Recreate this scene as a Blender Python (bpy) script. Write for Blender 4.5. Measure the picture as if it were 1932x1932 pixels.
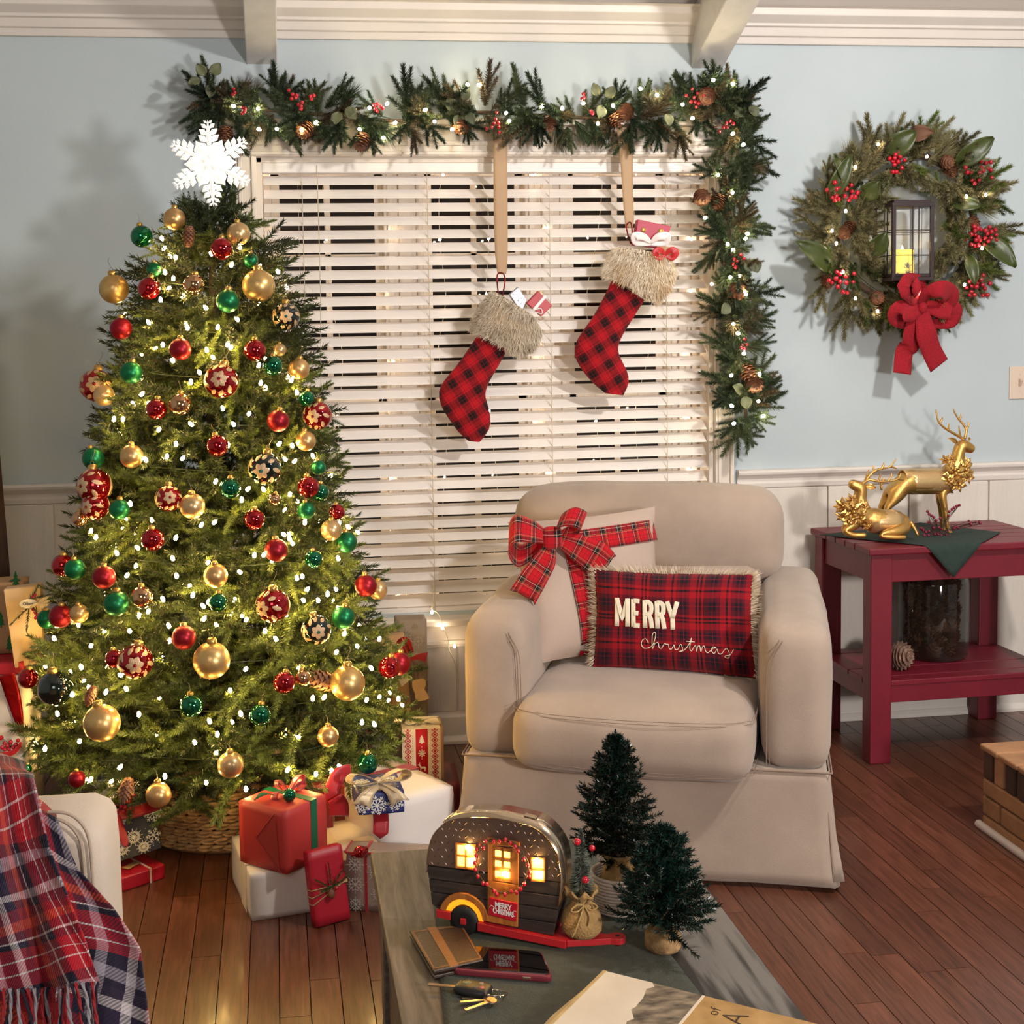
import bpy, math, random
import numpy as np
from mathutils import Vector, Matrix, Euler
for o in list(bpy.data.objects): bpy.data.objects.remove(o)
SC = bpy.context.scene; COL = SC.collection
PI = math.pi
# ------------------------------------------------------------ camera
FP, XC, YC = 2600., 880., 797.
YAW, PIT, ROL = .137, .077, -.016
CAM = Vector((0, -4.576, 1.45))
_cy, _sy = math.cos(YAW), math.sin(YAW)
FW = Vector((_sy*math.cos(PIT), _cy*math.cos(PIT), -math.sin(PIT)))
_rt = Vector((_cy, -_sy, 0)); _up = _rt.cross(FW)
RT = _rt*math.cos(ROL)+_up*math.sin(ROL); UP = _up*math.cos(ROL)-_rt*math.sin(ROL)
cd = bpy.data.cameras.new('camera'); cam = bpy.data.objects.new('camera', cd); COL.objects.link(cam)
cam.matrix_world = Matrix(((RT.x, UP.x, -FW.x, CAM.x), (RT.y, UP.y, -FW.y, CAM.y), (RT.z, UP.z, -FW.z, CAM.z), (0, 0, 0, 1)))
cd.sensor_width = 36; cd.lens = FP/1932*36
cd.shift_x = (966-XC)/1932; cd.shift_y = -(966-YC)/1932
cd.clip_start = .02; cd.clip_end = 60
SC.camera = cam
# ------------------------------------------------------------ colour management, world, lamps
SC.view_settings.view_transform = 'Standard'; SC.view_settings.look = 'None'
SC.view_settings.gamma = 1; SC.view_settings.use_curve_mapping = False
SC.view_settings.exposure = 0.12
w = bpy.data.worlds.new('night'); SC.world = w; w.use_nodes = True
w.node_tree.nodes['Background'].inputs[0].default_value = (.35, .33, .36, 1)
w.node_tree.nodes['Background'].inputs[1].default_value = .02
def lamp(name, kind, loc, target, power, col, size=.5, sizey=None):
    l = bpy.data.lights.new(name, kind); l.energy = power; l.color = col
    if kind == 'AREA':
        l.size = size
        if sizey: l.shape = 'RECTANGLE'; l.size_y = sizey
    else: l.shadow_soft_size = size
    o = bpy.data.objects.new(name, l); COL.objects.link(o); o.location = loc
    if target is not None:
        o.rotation_euler = (Vector(target)-Vector(loc)).to_track_quat('-Z', 'Y').to_euler()
    return o
# ceiling downlight to the right of the camera (its shadows fall left and down), a second floor-level lamp
# behind the camera (shadows of garland and beam fall upward and left) and a weak broad fill, added unseen behind the camera
lamp('ceiling_lamp', 'AREA', (2.1, -2.7, 2.7), (1.1, 0, 1.1), 50, (1, .95, .90), .16)
lamp('floor_lamp_light', 'AREA', (2.0, -4.9, 1.35), (.9, 0, 1.3), 75, (1, .95, .91), .3)
lamp('fill_light', 'AREA', (-.6, -5.3, 2.3), (.2, -1, .9), 20, (1, .93, .88), 1.2)
# ------------------------------------------------------------ helpers
def ray(px, py): return FW + RT*((px-XC)/FP) - UP*((py-YC)/FP)
def P(px, py, Y=0.):
    d = ray(px, py); return CAM + d*((Y-CAM.y)/d.y)
def Z(px, py, z=0.):
    d = ray(px, py); return CAM + d*((z-CAM.z)/d.z)
def lin(h):
    h = h.lstrip('#'); r = []
    for i in (0, 2, 4):
        c = int(h[i:i+2], 16)/255; r.append(c/12.92 if c <= .04045 else ((c+.055)/1.055)**2.4)
    return (*r, 1)
def tag(o, label=None, cat=None, group=None, kind=None):
    if label: o['label'] = label
    if cat: o['category'] = cat
    if group: o['group'] = group
    if kind: o['kind'] = kind
    return o
def thing(name, label, cat, loc=(0, 0, 0), rz=0, group=None, rot=None):
    o = bpy.data.objects.new(name, None); COL.objects.link(o); o.location = loc
    o.rotation_euler = rot if rot else (0, 0, rz); o.empty_display_size = .02
    return tag(o, label, cat, group)
def cr(pts, n=6, closed=False):
    pts = [Vector(p) for p in pts]; out = []; m = len(pts)
    rng = range(m) if closed else range(m-1)
    for i in rng:
        if closed: a, b, c, d = pts[i-1], pts[i], pts[(i+1) % m], pts[(i+2) % m]
        else: a, b, c, d = pts[max(i-1, 0)], pts[i], pts[i+1], pts[min(i+2, m-1)]
        for k in range(n):
            t = k/n
            out.append(.5*((2*b)+(c-a)*t+(2*a-5*b+4*c-d)*t*t+(3*b-a-3*c+d)*t**3))
    if not closed: out.append(pts[-1])
    return out
class MB:
    def __init__(s): s.v = []; s.f = []; s.uv = []; s.m = []; s.s = []
    def add(s, vs, fs, mat=0, smooth=False, uvs=None):
        n = len(s.v); s.v += [tuple(v) for v in vs]
        for i, f in enumerate(fs):
            s.f.append(tuple(n+j for j in f)); s.m.append(mat); s.s.append(smooth)
            s.uv.append([uvs[j] for j in f] if uvs else [(0, 0)]*len(f))
        return s
    def box(s, c, d, R=None, mat=0):
        c = Vector(c); h = Vector(d)/2; vs = []
        for x in (-1, 1):
            for y in (-1, 1):
                for z in (-1, 1):
                    p = Vector((x*h.x, y*h.y, z*h.z)); vs.append(c+(R@p if R else p))
        return s.add(vs, [(0, 1, 3, 2), (4, 6, 7, 5), (0, 4, 5, 1), (2, 3, 7, 6), (0, 2, 6, 4), (1, 5, 7, 3)], mat)
    def boxb(s, a, b, mat=0):
        a = Vector(a); b = Vector(b); return s.box((a+b)/2, b-a, None, mat)
    def bar(s, a, b, w, h=None, mat=0, upv=(0, 0, 1)):
        a = Vector(a); b = Vector(b); h = h or w; d = b-a; z = d.normalized()
        x = z.cross(Vector(upv)); x = x.normalized() if x.length > 1e-4 else Vector((1, 0, 0)); y = x.cross(z)
        R = Matrix((x, y, z)).transposed(); return s.box((a+b)/2, (w, h, d.length), R, mat)
    def tube(s, pts, r, n=6, mat=0, closed=False, cap=True, smooth=True, sy=1.0):
        pts = [Vector(p) for p in pts]; m = len(pts); vs = []; fs = []; uvs = []
        rr = r if hasattr(r, '__len__') else [r]*m; prev = None; L = 0
        for i, p in enumerate(pts):
            if closed: t = pts[(i+1) % m]-pts[i-1]
            else: t = pts[min(i+1, m-1)]-pts[max(i-1, 0)]
            t = t.normalized() if t.length > 1e-9 else Vector((0, 0, 1))
            if prev is None:
                a = t.cross(Vector((0, 0, 1))); a = a if a.length > .1 else t.cross(Vector((1, 0, 0)))
            else: a = prev - t*prev.dot(t)
            a.normalize(); b = t.cross(a); prev = a
            if i: L += (p-pts[i-1]).length
            for k in range(n):
                an = 2*PI*k/n; vs.append(p+(a*math.cos(an)+b*math.sin(an)*sy)*rr[i]); uvs.append((L, k/n))
        for i in range(m if closed else m-1):
            j = (i+1) % m
            for k in range(n):
                l = (k+1) % n; fs.append((i*n+k, j*n+k, j*n+l, i*n+l))
        s.add(vs, fs, mat, smooth, uvs)
        if cap and not closed:
            s.add(vs[:n], [tuple(range(n))], mat); s.add(vs[-n:], [tuple(reversed(range(n)))], mat)
        return s
    def lathe(s, prof, c=(0, 0, 0), n=24, mat=0, R=None, smooth=True, sq=1):
        c = Vector(c); vs = []; fs = []; uvs = []; m = len(prof)
        for i, (r, z) in enumerate(prof):
            for k in range(n):
                a = 2*PI*k/n; p = Vector((r*math.cos(a), r*math.sin(a)*sq, z)); vs.append(c+(R@p if R else p)); uvs.append((k/n, i/m))
        for i in range(m-1):
            for k in range(n):
                l = (k+1) % n; fs.append((i*n+k, i*n+l, (i+1)*n+l, (i+1)*n+k))
        return s.add(vs, fs, mat, smooth, uvs)
    def sphere(s, c, r, n=12, m=8, mat=0, sc=(1, 1, 1), R=None):
        prof = [(max(1e-5, math.sin(PI*i/m)), -math.cos(PI*i/m)) for i in range(m+1)]
        S = Matrix.Diagonal(Vector(sc)*r); return s.lathe(prof, c, n, mat, (R@S if R else S))
    def grid(s, fn, nu, nv, mat=0, smooth=True, uvf=None, cu=False):
        vs = []; uvs = []; fs = []
        for j in range(nv+1):
            for i in range(nu+1):
                u = i/nu; v = j/nv; vs.append(fn(u, v)); uvs.append(uvf(u, v) if uvf else (u, v))
        W = nu+1
        for j in range(nv):
            for i in range(nu): fs.append((j*W+i, j*W+i+1, (j+1)*W+i+1, (j+1)*W+i))
        return s.add(vs, fs, mat, smooth, uvs)
    def strip(s, pts, wv, hw, mat=0, us=1.0, notch=0, v0=0):
        """ribbon: pts centre line, wv width direction(s), hw half width(s)"""
        m = len(pts); vs = []; uvs = []; fs = []; L = 0; K = 4
        for i, p in enumerate(pts):
            p = Vector(p)
            if i: L += (p-Vector(pts[i-1])).length
            w_ = Vector(wv[i] if isinstance(wv, list) else wv).normalized(); h = hw[i] if hasattr(hw, '__len__') else hw
            hmax = max(hw) if hasattr(hw, '__len__') else hw
            for k in range(K+1):
                q = k/K*2-1; off = Vector((0, 0, 0))
                if notch and i == m-1:
                    t = (Vector(pts[-1])-Vector(pts[-2])).normalized(); off = t*(abs(q)-1)*notch
                vs.append(p+w_*h*q+off); uvs.append((L*us, v0+(q+1)/2*hmax*2*us))
        for i in range(m-1):
            for k in range(K): a = i*(K+1)+k; fs.append((a, a+1, a+K+2, a+K+1))
        return s.add(vs, fs, mat, True, uvs)
    def prism(s, poly, y0, y1, f=None, mat=0, axis='y', smooth=False):
        """polygon (a,b) extruded; f maps (a,b,c)->point"""
        f = f or (lambda a, b, c: Vector((a, c, b))); n = len(poly)
        vs = [f(a, b, y0) for a, b in poly]+[f(a, b, y1) for a, b in poly]
        s.add(vs, [tuple(range(n)), tuple(reversed(range(n, 2*n)))], mat)
        return s.add(vs, [(i, n+i, n+(i+1) % n, (i+1) % n) for i in range(n)], mat, smooth)
    def build(s, name, mats, parent=None, loc=None, solid=0, sub=0, bevel=0, world=True, seg=2):
        me = bpy.data.meshes.new(name)
        off = Vector((0, 0, 0))
        if parent is not None and world: off = world_loc(parent)
        elif loc is not None: off = Vector(loc)
        vs = s.v if off.length == 0 else [(a-off.x, b-off.y, c-off.z) for a, b, c in s.v]
        me.from_pydata(vs, [], s.f)
        uvl = me.uv_layers.new(name='UVMap')
        fl = [c for f in s.uv for q in f for c in q]; uvl.data.foreach_set('uv', fl)
        me.polygons.foreach_set('material_index', s.m); me.polygons.foreach_set('use_smooth', s.s)
        for mt in (mats if isinstance(mats, (list, tuple)) else [mats]): me.materials.append(mt)
        me.update()
        o = bpy.data.objects.new(name, me); COL.objects.link(o)
        if parent is not None: o.parent = parent
        elif loc is not None: o.location = off
        if bevel:
            b = o.modifiers.new('b', 'BEVEL'); b.width = bevel; b.segments = seg; b.limit_method = 'ANGLE'; b.angle_limit = .6
        if solid:
            b = o.modifiers.new('s', 'SOLIDIFY'); b.thickness = solid; b.offset = 0
        if sub:
            b = o.modifiers.new('u', 'SUBSURF'); b.levels = sub; b.render_levels = sub
        return o
WL = {}
def world_loc(o):
    v = Vector((0, 0, 0))
    while o is not None: v = v+o.location; o = o.parent
    return v
def softbox(d, r=.02, puff=(0, 0, 0), n=10, mb=None, f=None, mat=0, uvs=1.):
    """rounded, optionally puffed box centred on 0; puff = bulge of the +-x, +-y, +-z faces"""
    mb = mb or MB(); h = Vector(d)/2; f = f or (lambda p: p)
    for ax in range(3):
        for sg in (-1, 1):
            a1, a2 = (ax+1) % 3, (ax+2) % 3
            def fn(u, v, ax=ax, sg=sg, a1=a1, a2=a2):
                p = [0, 0, 0]; uu = u*2-1; vv = v*2-1
                # concentrate samples toward the rim
                uu = math.copysign(1-(1-abs(uu))**1.5, uu); vv = math.copysign(1-(1-abs(vv))**1.5, vv)
                p[ax] = sg*h[ax]; p[a1] = uu*h[a1]; p[a2] = vv*h[a2]
                q = Vector([max(-(h[k]-r), min(h[k]-r, p[k])) for k in range(3)]); dd = Vector(p)-q
                if dd.length > 1e-9: q = q+dd.normalized()*r
                un = [q[k]/h[k] for k in range(3)]
                for k in range(3):
                    if puff[k]:
                        o1, o2 = (k+1) % 3, (k+2) % 3
                        q[k] += puff[k]*un[k]*max(0, 1-un[o1]**2)**.6*max(0, 1-un[o2]**2)**.6
                return f(q)
            uf = (lambda u, v, a1=a1, a2=a2: ((u-.5)*d[a1]*uvs, (v-.5)*d[a2]*uvs)) if ax != 1 else (lambda u, v: ((v-.5)*d[0]*uvs, (u-.5)*d[2]*uvs))
            if sg < 0: mb.grid(lambda u, v: fn(1-u, v), n, n, mat, True, lambda u, v: uf(1-u, v))
            else: mb.grid(fn, n, n, mat, True, uf)
    return mb
def weld(o, d=.0004):
    m = o.modifiers.new('w', 'WELD'); m.merge_threshold = d; return o
def dup(o, parent=None, **kw):
    c = o.copy(); COL.objects.link(c)
    if parent is not None: c.parent = parent
    for k, v in kw.items(): setattr(c, k, v)
    return c
def dup_tree(root, loc, label, rot=None, group=None, scale=None):
    c = root.copy(); COL.objects.link(c); c.location = loc; c['label'] = label
    if rot is not None: c.rotation_euler = rot
    if scale: c.scale = (scale,)*3
    if group: c['group'] = group
    for ch in root.children:
        d = ch.copy(); COL.objects.link(d); d.parent = c
        for g in ch.children:
            e = g.copy(); COL.objects.link(e); e.parent = d
    return c
# ------------------------------------------------------------ materials
def node(nt, t, **kw):
    n = nt.nodes.new(t)
    for k, v in kw.items(): setattr(n, k, v)
    return n
def M(name, col, rough=.6, metal=0, var=0, vs=8, bump=0, bs=60, sheen=0, coat=0, emit=0, ecol=None, rnd=0, trans=0, spec=None, stretch=None, col2=None, alpha=1, uvn=False):
    m = bpy.data.materials.new(name); m.use_nodes = True; nt = m.node_tree; b = nt.nodes['Principled BSDF']
    c = lin(col) if isinstance(col, str) else col
    b.inputs['Base Color'].default_value = c; b.inputs['Roughness'].default_value = rough; b.inputs['Metallic'].default_value = metal
    b.inputs['Sheen Weight'].default_value = sheen; b.inputs['Coat Weight'].default_value = coat
    b.inputs['Transmission Weight'].default_value = trans; b.inputs['Alpha'].default_value = alpha
    if spec is not None: b.inputs['Specular IOR Level'].default_value = spec
    if emit:
        b.inputs['Emission Color'].default_value = lin(ecol) if ecol else c; b.inputs['Emission Strength'].default_value = emit
    tc = node(nt, 'ShaderNodeTexCoord'); src = tc.outputs['UV' if uvn else 'Object']
    if stretch:
        mp = node(nt, 'ShaderNodeMapping'); mp.inputs['Scale'].default_value = stretch
        nt.links.new(src, mp.inputs[0]); src = mp.outputs[0]
    last = None
    if var or col2:
        nz = node(nt, 'ShaderNodeTexNoise'); nz.inputs['Scale'].default_value = vs; nz.inputs['Detail'].default_value = 5
        nt.links.new(src, nz.inputs['Vector'])
        rp = node(nt, 'ShaderNodeValToRGB'); rp.color_ramp.elements[0].position = .3; rp.color_ramp.elements[1].position = .7
        c2 = lin(col2) if col2 else tuple(min(1, x*(1+var)) for x in c[:3])+(1,)
        rp.color_ramp.elements[0].color = tuple(x*(1-var) for x in c[:3])+(1,); rp.color_ramp.elements[1].color = c2
        nt.links.new(nz.outputs['Fac'], rp.inputs[0]); last = rp.outputs[0]
        nt.links.new(last, b.inputs['Base Color'])
    if rnd:
        oi = node(nt, 'ShaderNodeObjectInfo'); hs = node(nt, 'ShaderNodeHueSaturation')
        mr = node(nt, 'ShaderNodeMapRange'); mr.inputs['To Min'].default_value = 1-rnd; mr.inputs['To Max'].default_value = 1+rnd
        nt.links.new(oi.outputs['Random'], mr.inputs['Value']); nt.links.new(mr.outputs[0], hs.inputs['Value'])
        if last: nt.links.new(last, hs.inputs['Color'])
        else: hs.inputs['Color'].default_value = c
        nt.links.new(hs.outputs[0], b.inputs['Base Color'])
    if bump:
        nz = node(nt, 'ShaderNodeTexNoise'); nz.inputs['Scale'].default_value = bs; nz.inputs['Detail'].default_value = 6
        nt.links.new(src, nz.inputs['Vector'])
        bp = node(nt, 'ShaderNodeBump'); bp.inputs['Strength'].default_value = bump; bp.inputs['Distance'].default_value = .004
        nt.links.new(nz.outputs['Fac'], bp.inputs['Height']); nt.links.new(bp.outputs[0], b.inputs['Normal'])
    return m
def plaid(name, base, bands, size, rough=.85, weft=None, twill=600, bump=.25, mixf=.5):
    """woven tartan from UV in metres; bands: [(start, colour)...] over one repeat 'size'"""
    m = bpy.data.materials.new(name); m.use_nodes = True; nt = m.node_tree; b = nt.nodes['Principled BSDF']
    b.inputs['Roughness'].default_value = rough; b.inputs['Sheen Weight'].default_value = .1; b.inputs['Specular IOR Level'].default_value = .2
    uv = node(nt, 'ShaderNodeTexCoord'); sp = node(nt, 'ShaderNodeSeparateXYZ'); nt.links.new(uv.outputs['UV'], sp.inputs[0])
    outs = []
    for ax in (0, 1):
        mu = node(nt, 'ShaderNodeMath', operation='MULTIPLY'); mu.inputs[1].default_value = 1/size
        ad = node(nt, 'ShaderNodeMath', operation='ADD'); ad.inputs[1].default_value = 20.13
        fr = node(nt, 'ShaderNodeMath', operation='FRACT')
        nt.links.new(sp.outputs[ax], mu.inputs[0]); nt.links.new(mu.outputs[0], ad.inputs[0]); nt.links.new(ad.outputs[0], fr.inputs[0])
        rp = node(nt, 'ShaderNodeValToRGB'); rp.color_ramp.interpolation = 'CONSTANT'
        bd = bands if ax == 0 or weft is None else weft
        el = rp.color_ramp.elements; el[0].position = 0; el[0].color = lin(bd[0][1]); el[1].position = bd[1][0]; el[1].color = lin(bd[1][1])
        for p, c in bd[2:]:
            e = el.new(p); e.color = lin(c)
        nt.links.new(fr.outputs[0], rp.inputs[0]); outs.append(rp.outputs[0])
    # diagonal twill lines choose warp or weft
    sm = node(nt, 'ShaderNodeMath', operation='ADD'); nt.links.new(sp.outputs[0], sm.inputs[0]); nt.links.new(sp.outputs[1], sm.inputs[1])
    tw = node(nt, 'ShaderNodeMath', operation='MULTIPLY'); tw.inputs[1].default_value = twill; nt.links.new(sm.outputs[0], tw.inputs[0])
    si = node(nt, 'ShaderNodeMath', operation='SINE'); nt.links.new(tw.outputs[0], si.inputs[0])
    mr = node(nt, 'ShaderNodeMapRange'); mr.inputs['From Min'].default_value = -.6; mr.inputs['From Max'].default_value = .6
    mr.inputs['To Min'].default_value = mixf-.2; mr.inputs['To Max'].default_value = mixf+.2; nt.links.new(si.outputs[0], mr.inputs[0])
    mx = node(nt, 'ShaderNodeMix', data_type='RGBA'); nt.links.new(mr.outputs[0], mx.inputs['Factor'])
    nt.links.new(outs[0], mx.inputs['A']); nt.links.new(outs[1], mx.inputs['B']); nt.links.new(mx.outputs['Result'], b.inputs['Base Color'])
    bp = node(nt, 'ShaderNodeBump'); bp.inputs['Strength'].default_value = bump; bp.inputs['Distance'].default_value = .001
    nt.links.new(si.outputs[0], bp.inputs['Height']); nt.links.new(bp.outputs[0], b.inputs['Normal'])
    return m
def wood(name, c1, c2, sc=(1, 14, 14), rough=.35, rnd=.2, coat=0, ring=0, bump=.15, big=1.5):
    """grain runs along the axis with the smallest scale"""
    m = bpy.data.materials.new(name); m.use_nodes = True; nt = m.node_tree; b = nt.nodes['Principled BSDF']
    b.inputs['Roughness'].default_value = rough; b.inputs['Coat Weight'].default_value = coat; b.inputs['Coat Roughness'].default_value = .12
    ge = node(nt, 'ShaderNodeNewGeometry'); oi = node(nt, 'ShaderNodeObjectInfo')
    vm = node(nt, 'ShaderNodeVectorMath', operation='SCALE'); cb = node(nt, 'ShaderNodeCombineXYZ')
    for k in range(3): nt.links.new(oi.outputs['Random'], cb.inputs[k])
    nt.links.new(cb.outputs[0], vm.inputs[0]); vm.inputs['Scale'].default_value = 7
    ad = node(nt, 'ShaderNodeVectorMath', operation='ADD'); nt.links.new(ge.outputs['Position'], ad.inputs[0]); nt.links.new(vm.outputs[0], ad.inputs[1])
    mp = node(nt, 'ShaderNodeMapping'); mp.inputs['Scale'].default_value = sc; nt.links.new(ad.outputs[0], mp.inputs[0])
    nz = node(nt, 'ShaderNodeTexNoise'); nz.inputs['Scale'].default_value = 4; nz.inputs['Detail'].default_value = 8; nz.inputs['Roughness'].default_value = .65
    nz.inputs['Distortion'].default_value = .6
    nt.links.new(mp.outputs[0], nz.inputs['Vector']); fac = nz.outputs['Fac']
    if ring:
        wv = node(nt, 'ShaderNodeTexWave', wave_type='RINGS' if ring > 1 else 'BANDS'); wv.inputs['Scale'].default_value = 3.; wv.inputs['Distortion'].default_value = 5
        wv.inputs['Detail'].default_value = 3; wv.inputs['Detail Scale'].default_value = .8
        mp2 = node(nt, 'ShaderNodeMapping'); mp2.inputs['Scale'].default_value = tuple(x*big for x in sc); nt.links.new(ad.outputs[0], mp2.inputs[0])
        nt.links.new(mp2.outputs[0], wv.inputs['Vector'])
        mx = node(nt, 'ShaderNodeMix'); mx.inputs['Factor'].default_value = .6
        nt.links.new(fac, mx.inputs['A']); nt.links.new(wv.outputs['Fac'], mx.inputs['B']); fac = mx.outputs['Result']
    rp = node(nt, 'ShaderNodeValToRGB'); rp.color_ramp.elements[0].position = .3; rp.color_ramp.elements[1].position = .72
    rp.color_ramp.elements[0].color = lin(c1); rp.color_ramp.elements[1].color = lin(c2); nt.links.new(fac, rp.inputs[0])
    hs = node(nt, 'ShaderNodeHueSaturation'); mr = node(nt, 'ShaderNodeMapRange'); mr.inputs['To Min'].default_value = 1-rnd; mr.inputs['To Max'].default_value = 1+rnd
    nt.links.new(oi.outputs['Random'], mr.inputs['Value']); nt.links.new(mr.outputs[0], hs.inputs['Value']); nt.links.new(rp.outputs[0], hs.inputs['Color'])
    nt.links.new(hs.outputs[0], b.inputs['Base Color'])
    bp = node(nt, 'ShaderNodeBump'); bp.inputs['Strength'].default_value = bump; bp.inputs['Distance'].default_value = .002
    nt.links.new(fac, bp.inputs['Height']); nt.links.new(bp.outputs[0], b.inputs['Normal'])
    return m
def glitter(name, col, base_rough=.35, amt=.5, top_only=False, scale=420):
    m = M(name, col, base_rough, .75); nt = m.node_tree; b = nt.nodes['Principled BSDF']
    tc = node(nt, 'ShaderNodeTexCoord'); vo = node(nt, 'ShaderNodeTexVoronoi'); vo.inputs['Scale'].default_value = scale
    nt.links.new(tc.outputs['Object'], vo.inputs['Vector'])
    bp = node(nt, 'ShaderNodeBump'); bp.inputs['Distance'].default_value = .002; nt.links.new(vo.outputs['Color'], bp.inputs['Height']); bp.inputs['Strength'].default_value = amt
    if top_only:
        sp = node(nt, 'ShaderNodeSeparateXYZ'); nt.links.new(tc.outputs['Object'], sp.inputs[0])
        nz = node(nt, 'ShaderNodeTexNoise'); nz.inputs['Scale'].default_value = 60; nt.links.new(tc.outputs['Object'], nz.inputs['Vector'])
        a = node(nt, 'ShaderNodeMath', operation='MULTIPLY_ADD'); nt.links.new(nz.outputs['Fac'], a.inputs[0]); a.inputs[1].default_value = .03; nt.links.new(sp.outputs[2], a.inputs[2])
        mr = node(nt, 'ShaderNodeMapRange'); mr.inputs['From Min'].default_value = .012; mr.inputs['From Max'].default_value = .02; mr.inputs['To Max'].default_value = amt
        nt.links.new(a.outputs[0], mr.inputs[0]); nt.links.new(mr.outputs[0], bp.inputs['Strength'])
    nt.links.new(bp.outputs[0], b.inputs['Normal'])
    return m
# text meshes are made first, while the scene is empty
TX = {}
def text_mesh(key, body, size, off=0., spacing=1., ext=.0):
    cu = bpy.data.curves.new('lettering', 'FONT'); cu.body = body; cu.size = size; cu.offset = off; cu.space_character = spacing
    cu.extrude = ext; cu.align_x = 'CENTER'; cu.align_y = 'CENTER'; cu.resolution_u = 3
    o = bpy.data.objects.new('lettering', cu); COL.objects.link(o)
    dg = bpy.context.evaluated_depsgraph_get(); me = o.evaluated_get(dg).to_mesh()
    TX[key] = ([tuple(v.co) for v in me.vertices], [tuple(p.vertices) for p in me.polygons])
    o.evaluated_get(dg).to_mesh_clear(); bpy.data.objects.remove(o)
text_mesh('merry', 'MERRY', .058, .0006, 1.1, .0011)
text_mesh('m2', 'MERRY', .0135, .0002, .82, .0003)
text_mesh('c2', 'CHRISTMAS', .0135, .0002, .82, .0003)
text_mesh('of', 'of', .03, -.0004, 1.1, .0002)
text_mesh('da', 'CANADA', .05, -.0008, 1.3, .0002)
text_mesh('tagname', 'Olivia', .017, .0001, 1., .0003)
# ============================================================ setting
m_wall = M('wall_blue', '#b7c1c5', .75, var=.03, vs=3, bump=.08, bs=90)
m_white = M('white_paint', '#dcd3cb', .45, var=.03, vs=6, bump=.12, bs=40)
m_panel = M('panel_paint', '#d8cfc4', .55, var=.03, vs=5, bump=.5, bs=22, stretch=(5, 5, 1))
m_ceil = M('ceiling_paint', '#d9d2cb', .8, var=.02, vs=4)
m_beam = M('beam_paint', '#cdc8c4', .55, var=.08, vs=14, bump=.3, bs=18)
m_floor = wood('oak_planks', '#432419', '#734431', (26, 1.6, 26), .33, .24, coat=.16, bump=.1)
m_gap = M('floor_gap', '#1d0f0a', .8)
m_dark = M('night_glass', '#1a1210', .05, 0, spec=.5)
def S(o): o['kind'] = 'structure'; return o
XL, XR, YF = -2.3, 3.7, -6.6
WX0, WX1, WZ0, WZ1 = -.045, 1.492, .452, 1.975
def ceil_z(y): return 2.455-.4*y
# wall_back with window opening; upper blue, runs behind wainscot
mb = MB()
for a, b in (((XL-.1, 0, -.05), (WX0, .2, 2.7)), ((WX1, 0, -.05), (XR+.1, .2, 2.7)), ((WX0, 0, -.05), (WX1, .2, WZ0)), ((WX0, 0, WZ1), (WX1, .2, 2.7))): mb.boxb(a, b)
wall_back = S(mb.build('wall_back', m_wall))
S(MB().boxb((XL-.1, YF-.1, -.05), (XL, 0, 5.3)).build('wall_left', m_wall))
S(MB().boxb((XR, YF-.1, -.05), (XR+.1, 0, 5.3)).build('wall_right', m_wall))
S(MB().boxb((XL-.1, YF-.1, -.05), (XR+.1, YF, 5.3)).build('wall_front', m_wall))
mb = MB(); mb.add([(XL-.1, .2, ceil_z(.2)), (XR+.1, .2, ceil_z(.2)), (XR+.1, YF-.1, ceil_z(YF-.1)), (XL-.1, YF-.1, ceil_z(YF-.1)),
   (XL-.1, .2, ceil_z(.2)+.1), (XR+.1, .2, ceil_z(.2)+.1), (XR+.1, YF-.1, ceil_z(YF-.1)+.1), (XL-.1, YF-.1, ceil_z(YF-.1)+.1)],
   [(0, 1, 2, 3), (7, 6, 5, 4), (0, 4, 5, 1), (1, 5, 6, 2), (2, 6, 7, 3), (3, 7, 4, 0)])
S(mb.build('ceiling', m_ceil))
# floor with planks
floor = S(MB().boxb((XL-.1, YF-.1, -.08), (XR+.1, .2, -.0125)).build('floor', m_gap))
R = random.Random(4)
me0 = None; PW = .066
def plank_obj(x, y0, y1, first=[None]):
    if first[0] is None:
        h = .5; b = .012; mb = MB(); mb.boxb((-h, -h, -1), (h, h, 0))
        first[0] = mb.build('plank', m_floor, floor, world=False)
        o = first[0]
    else: o = dup(first[0], floor)
    o.location = (x, (y0+y1)/2, 0); o.scale = (PW-.0022, y1-y0-.0018, .012); return o
x = -1.05; rest = MB()
while x < 2.95:
    y = -.02-R.uniform(0, .4); prev = 0
    if x < -.5: yend = -1.7
    elif x < .9: yend = -2.5
    else: yend = -2.15 if x < 1.9 else -1.35
    while prev > yend:
        if y < yend+.2: y = yend
        plank_obj(x, y, prev); prev = y; y -= R.uniform(.42, .95)
    y = prev
    while y > YF:
        y2 = max(YF, y-R.uniform(.8, 1.4)); rest.boxb((x-PW/2+.001, y2+.001, -.012), (x+PW/2-.001, y, -.0004)); y = y2
    x += PW
while x < XR: rest.boxb((x-PW/2+.001, YF, -.012), (x+PW/2-.001, 0, -.0004)); x += PW
x = -1.05-PW
while x > XL: rest.boxb((x-PW/2+.001, YF, -.012), (x+PW/2-.001, 0, -.0004)); x -= PW
tag(rest.build('planks_beyond', m_floor, floor), kind='stuff')
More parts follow.
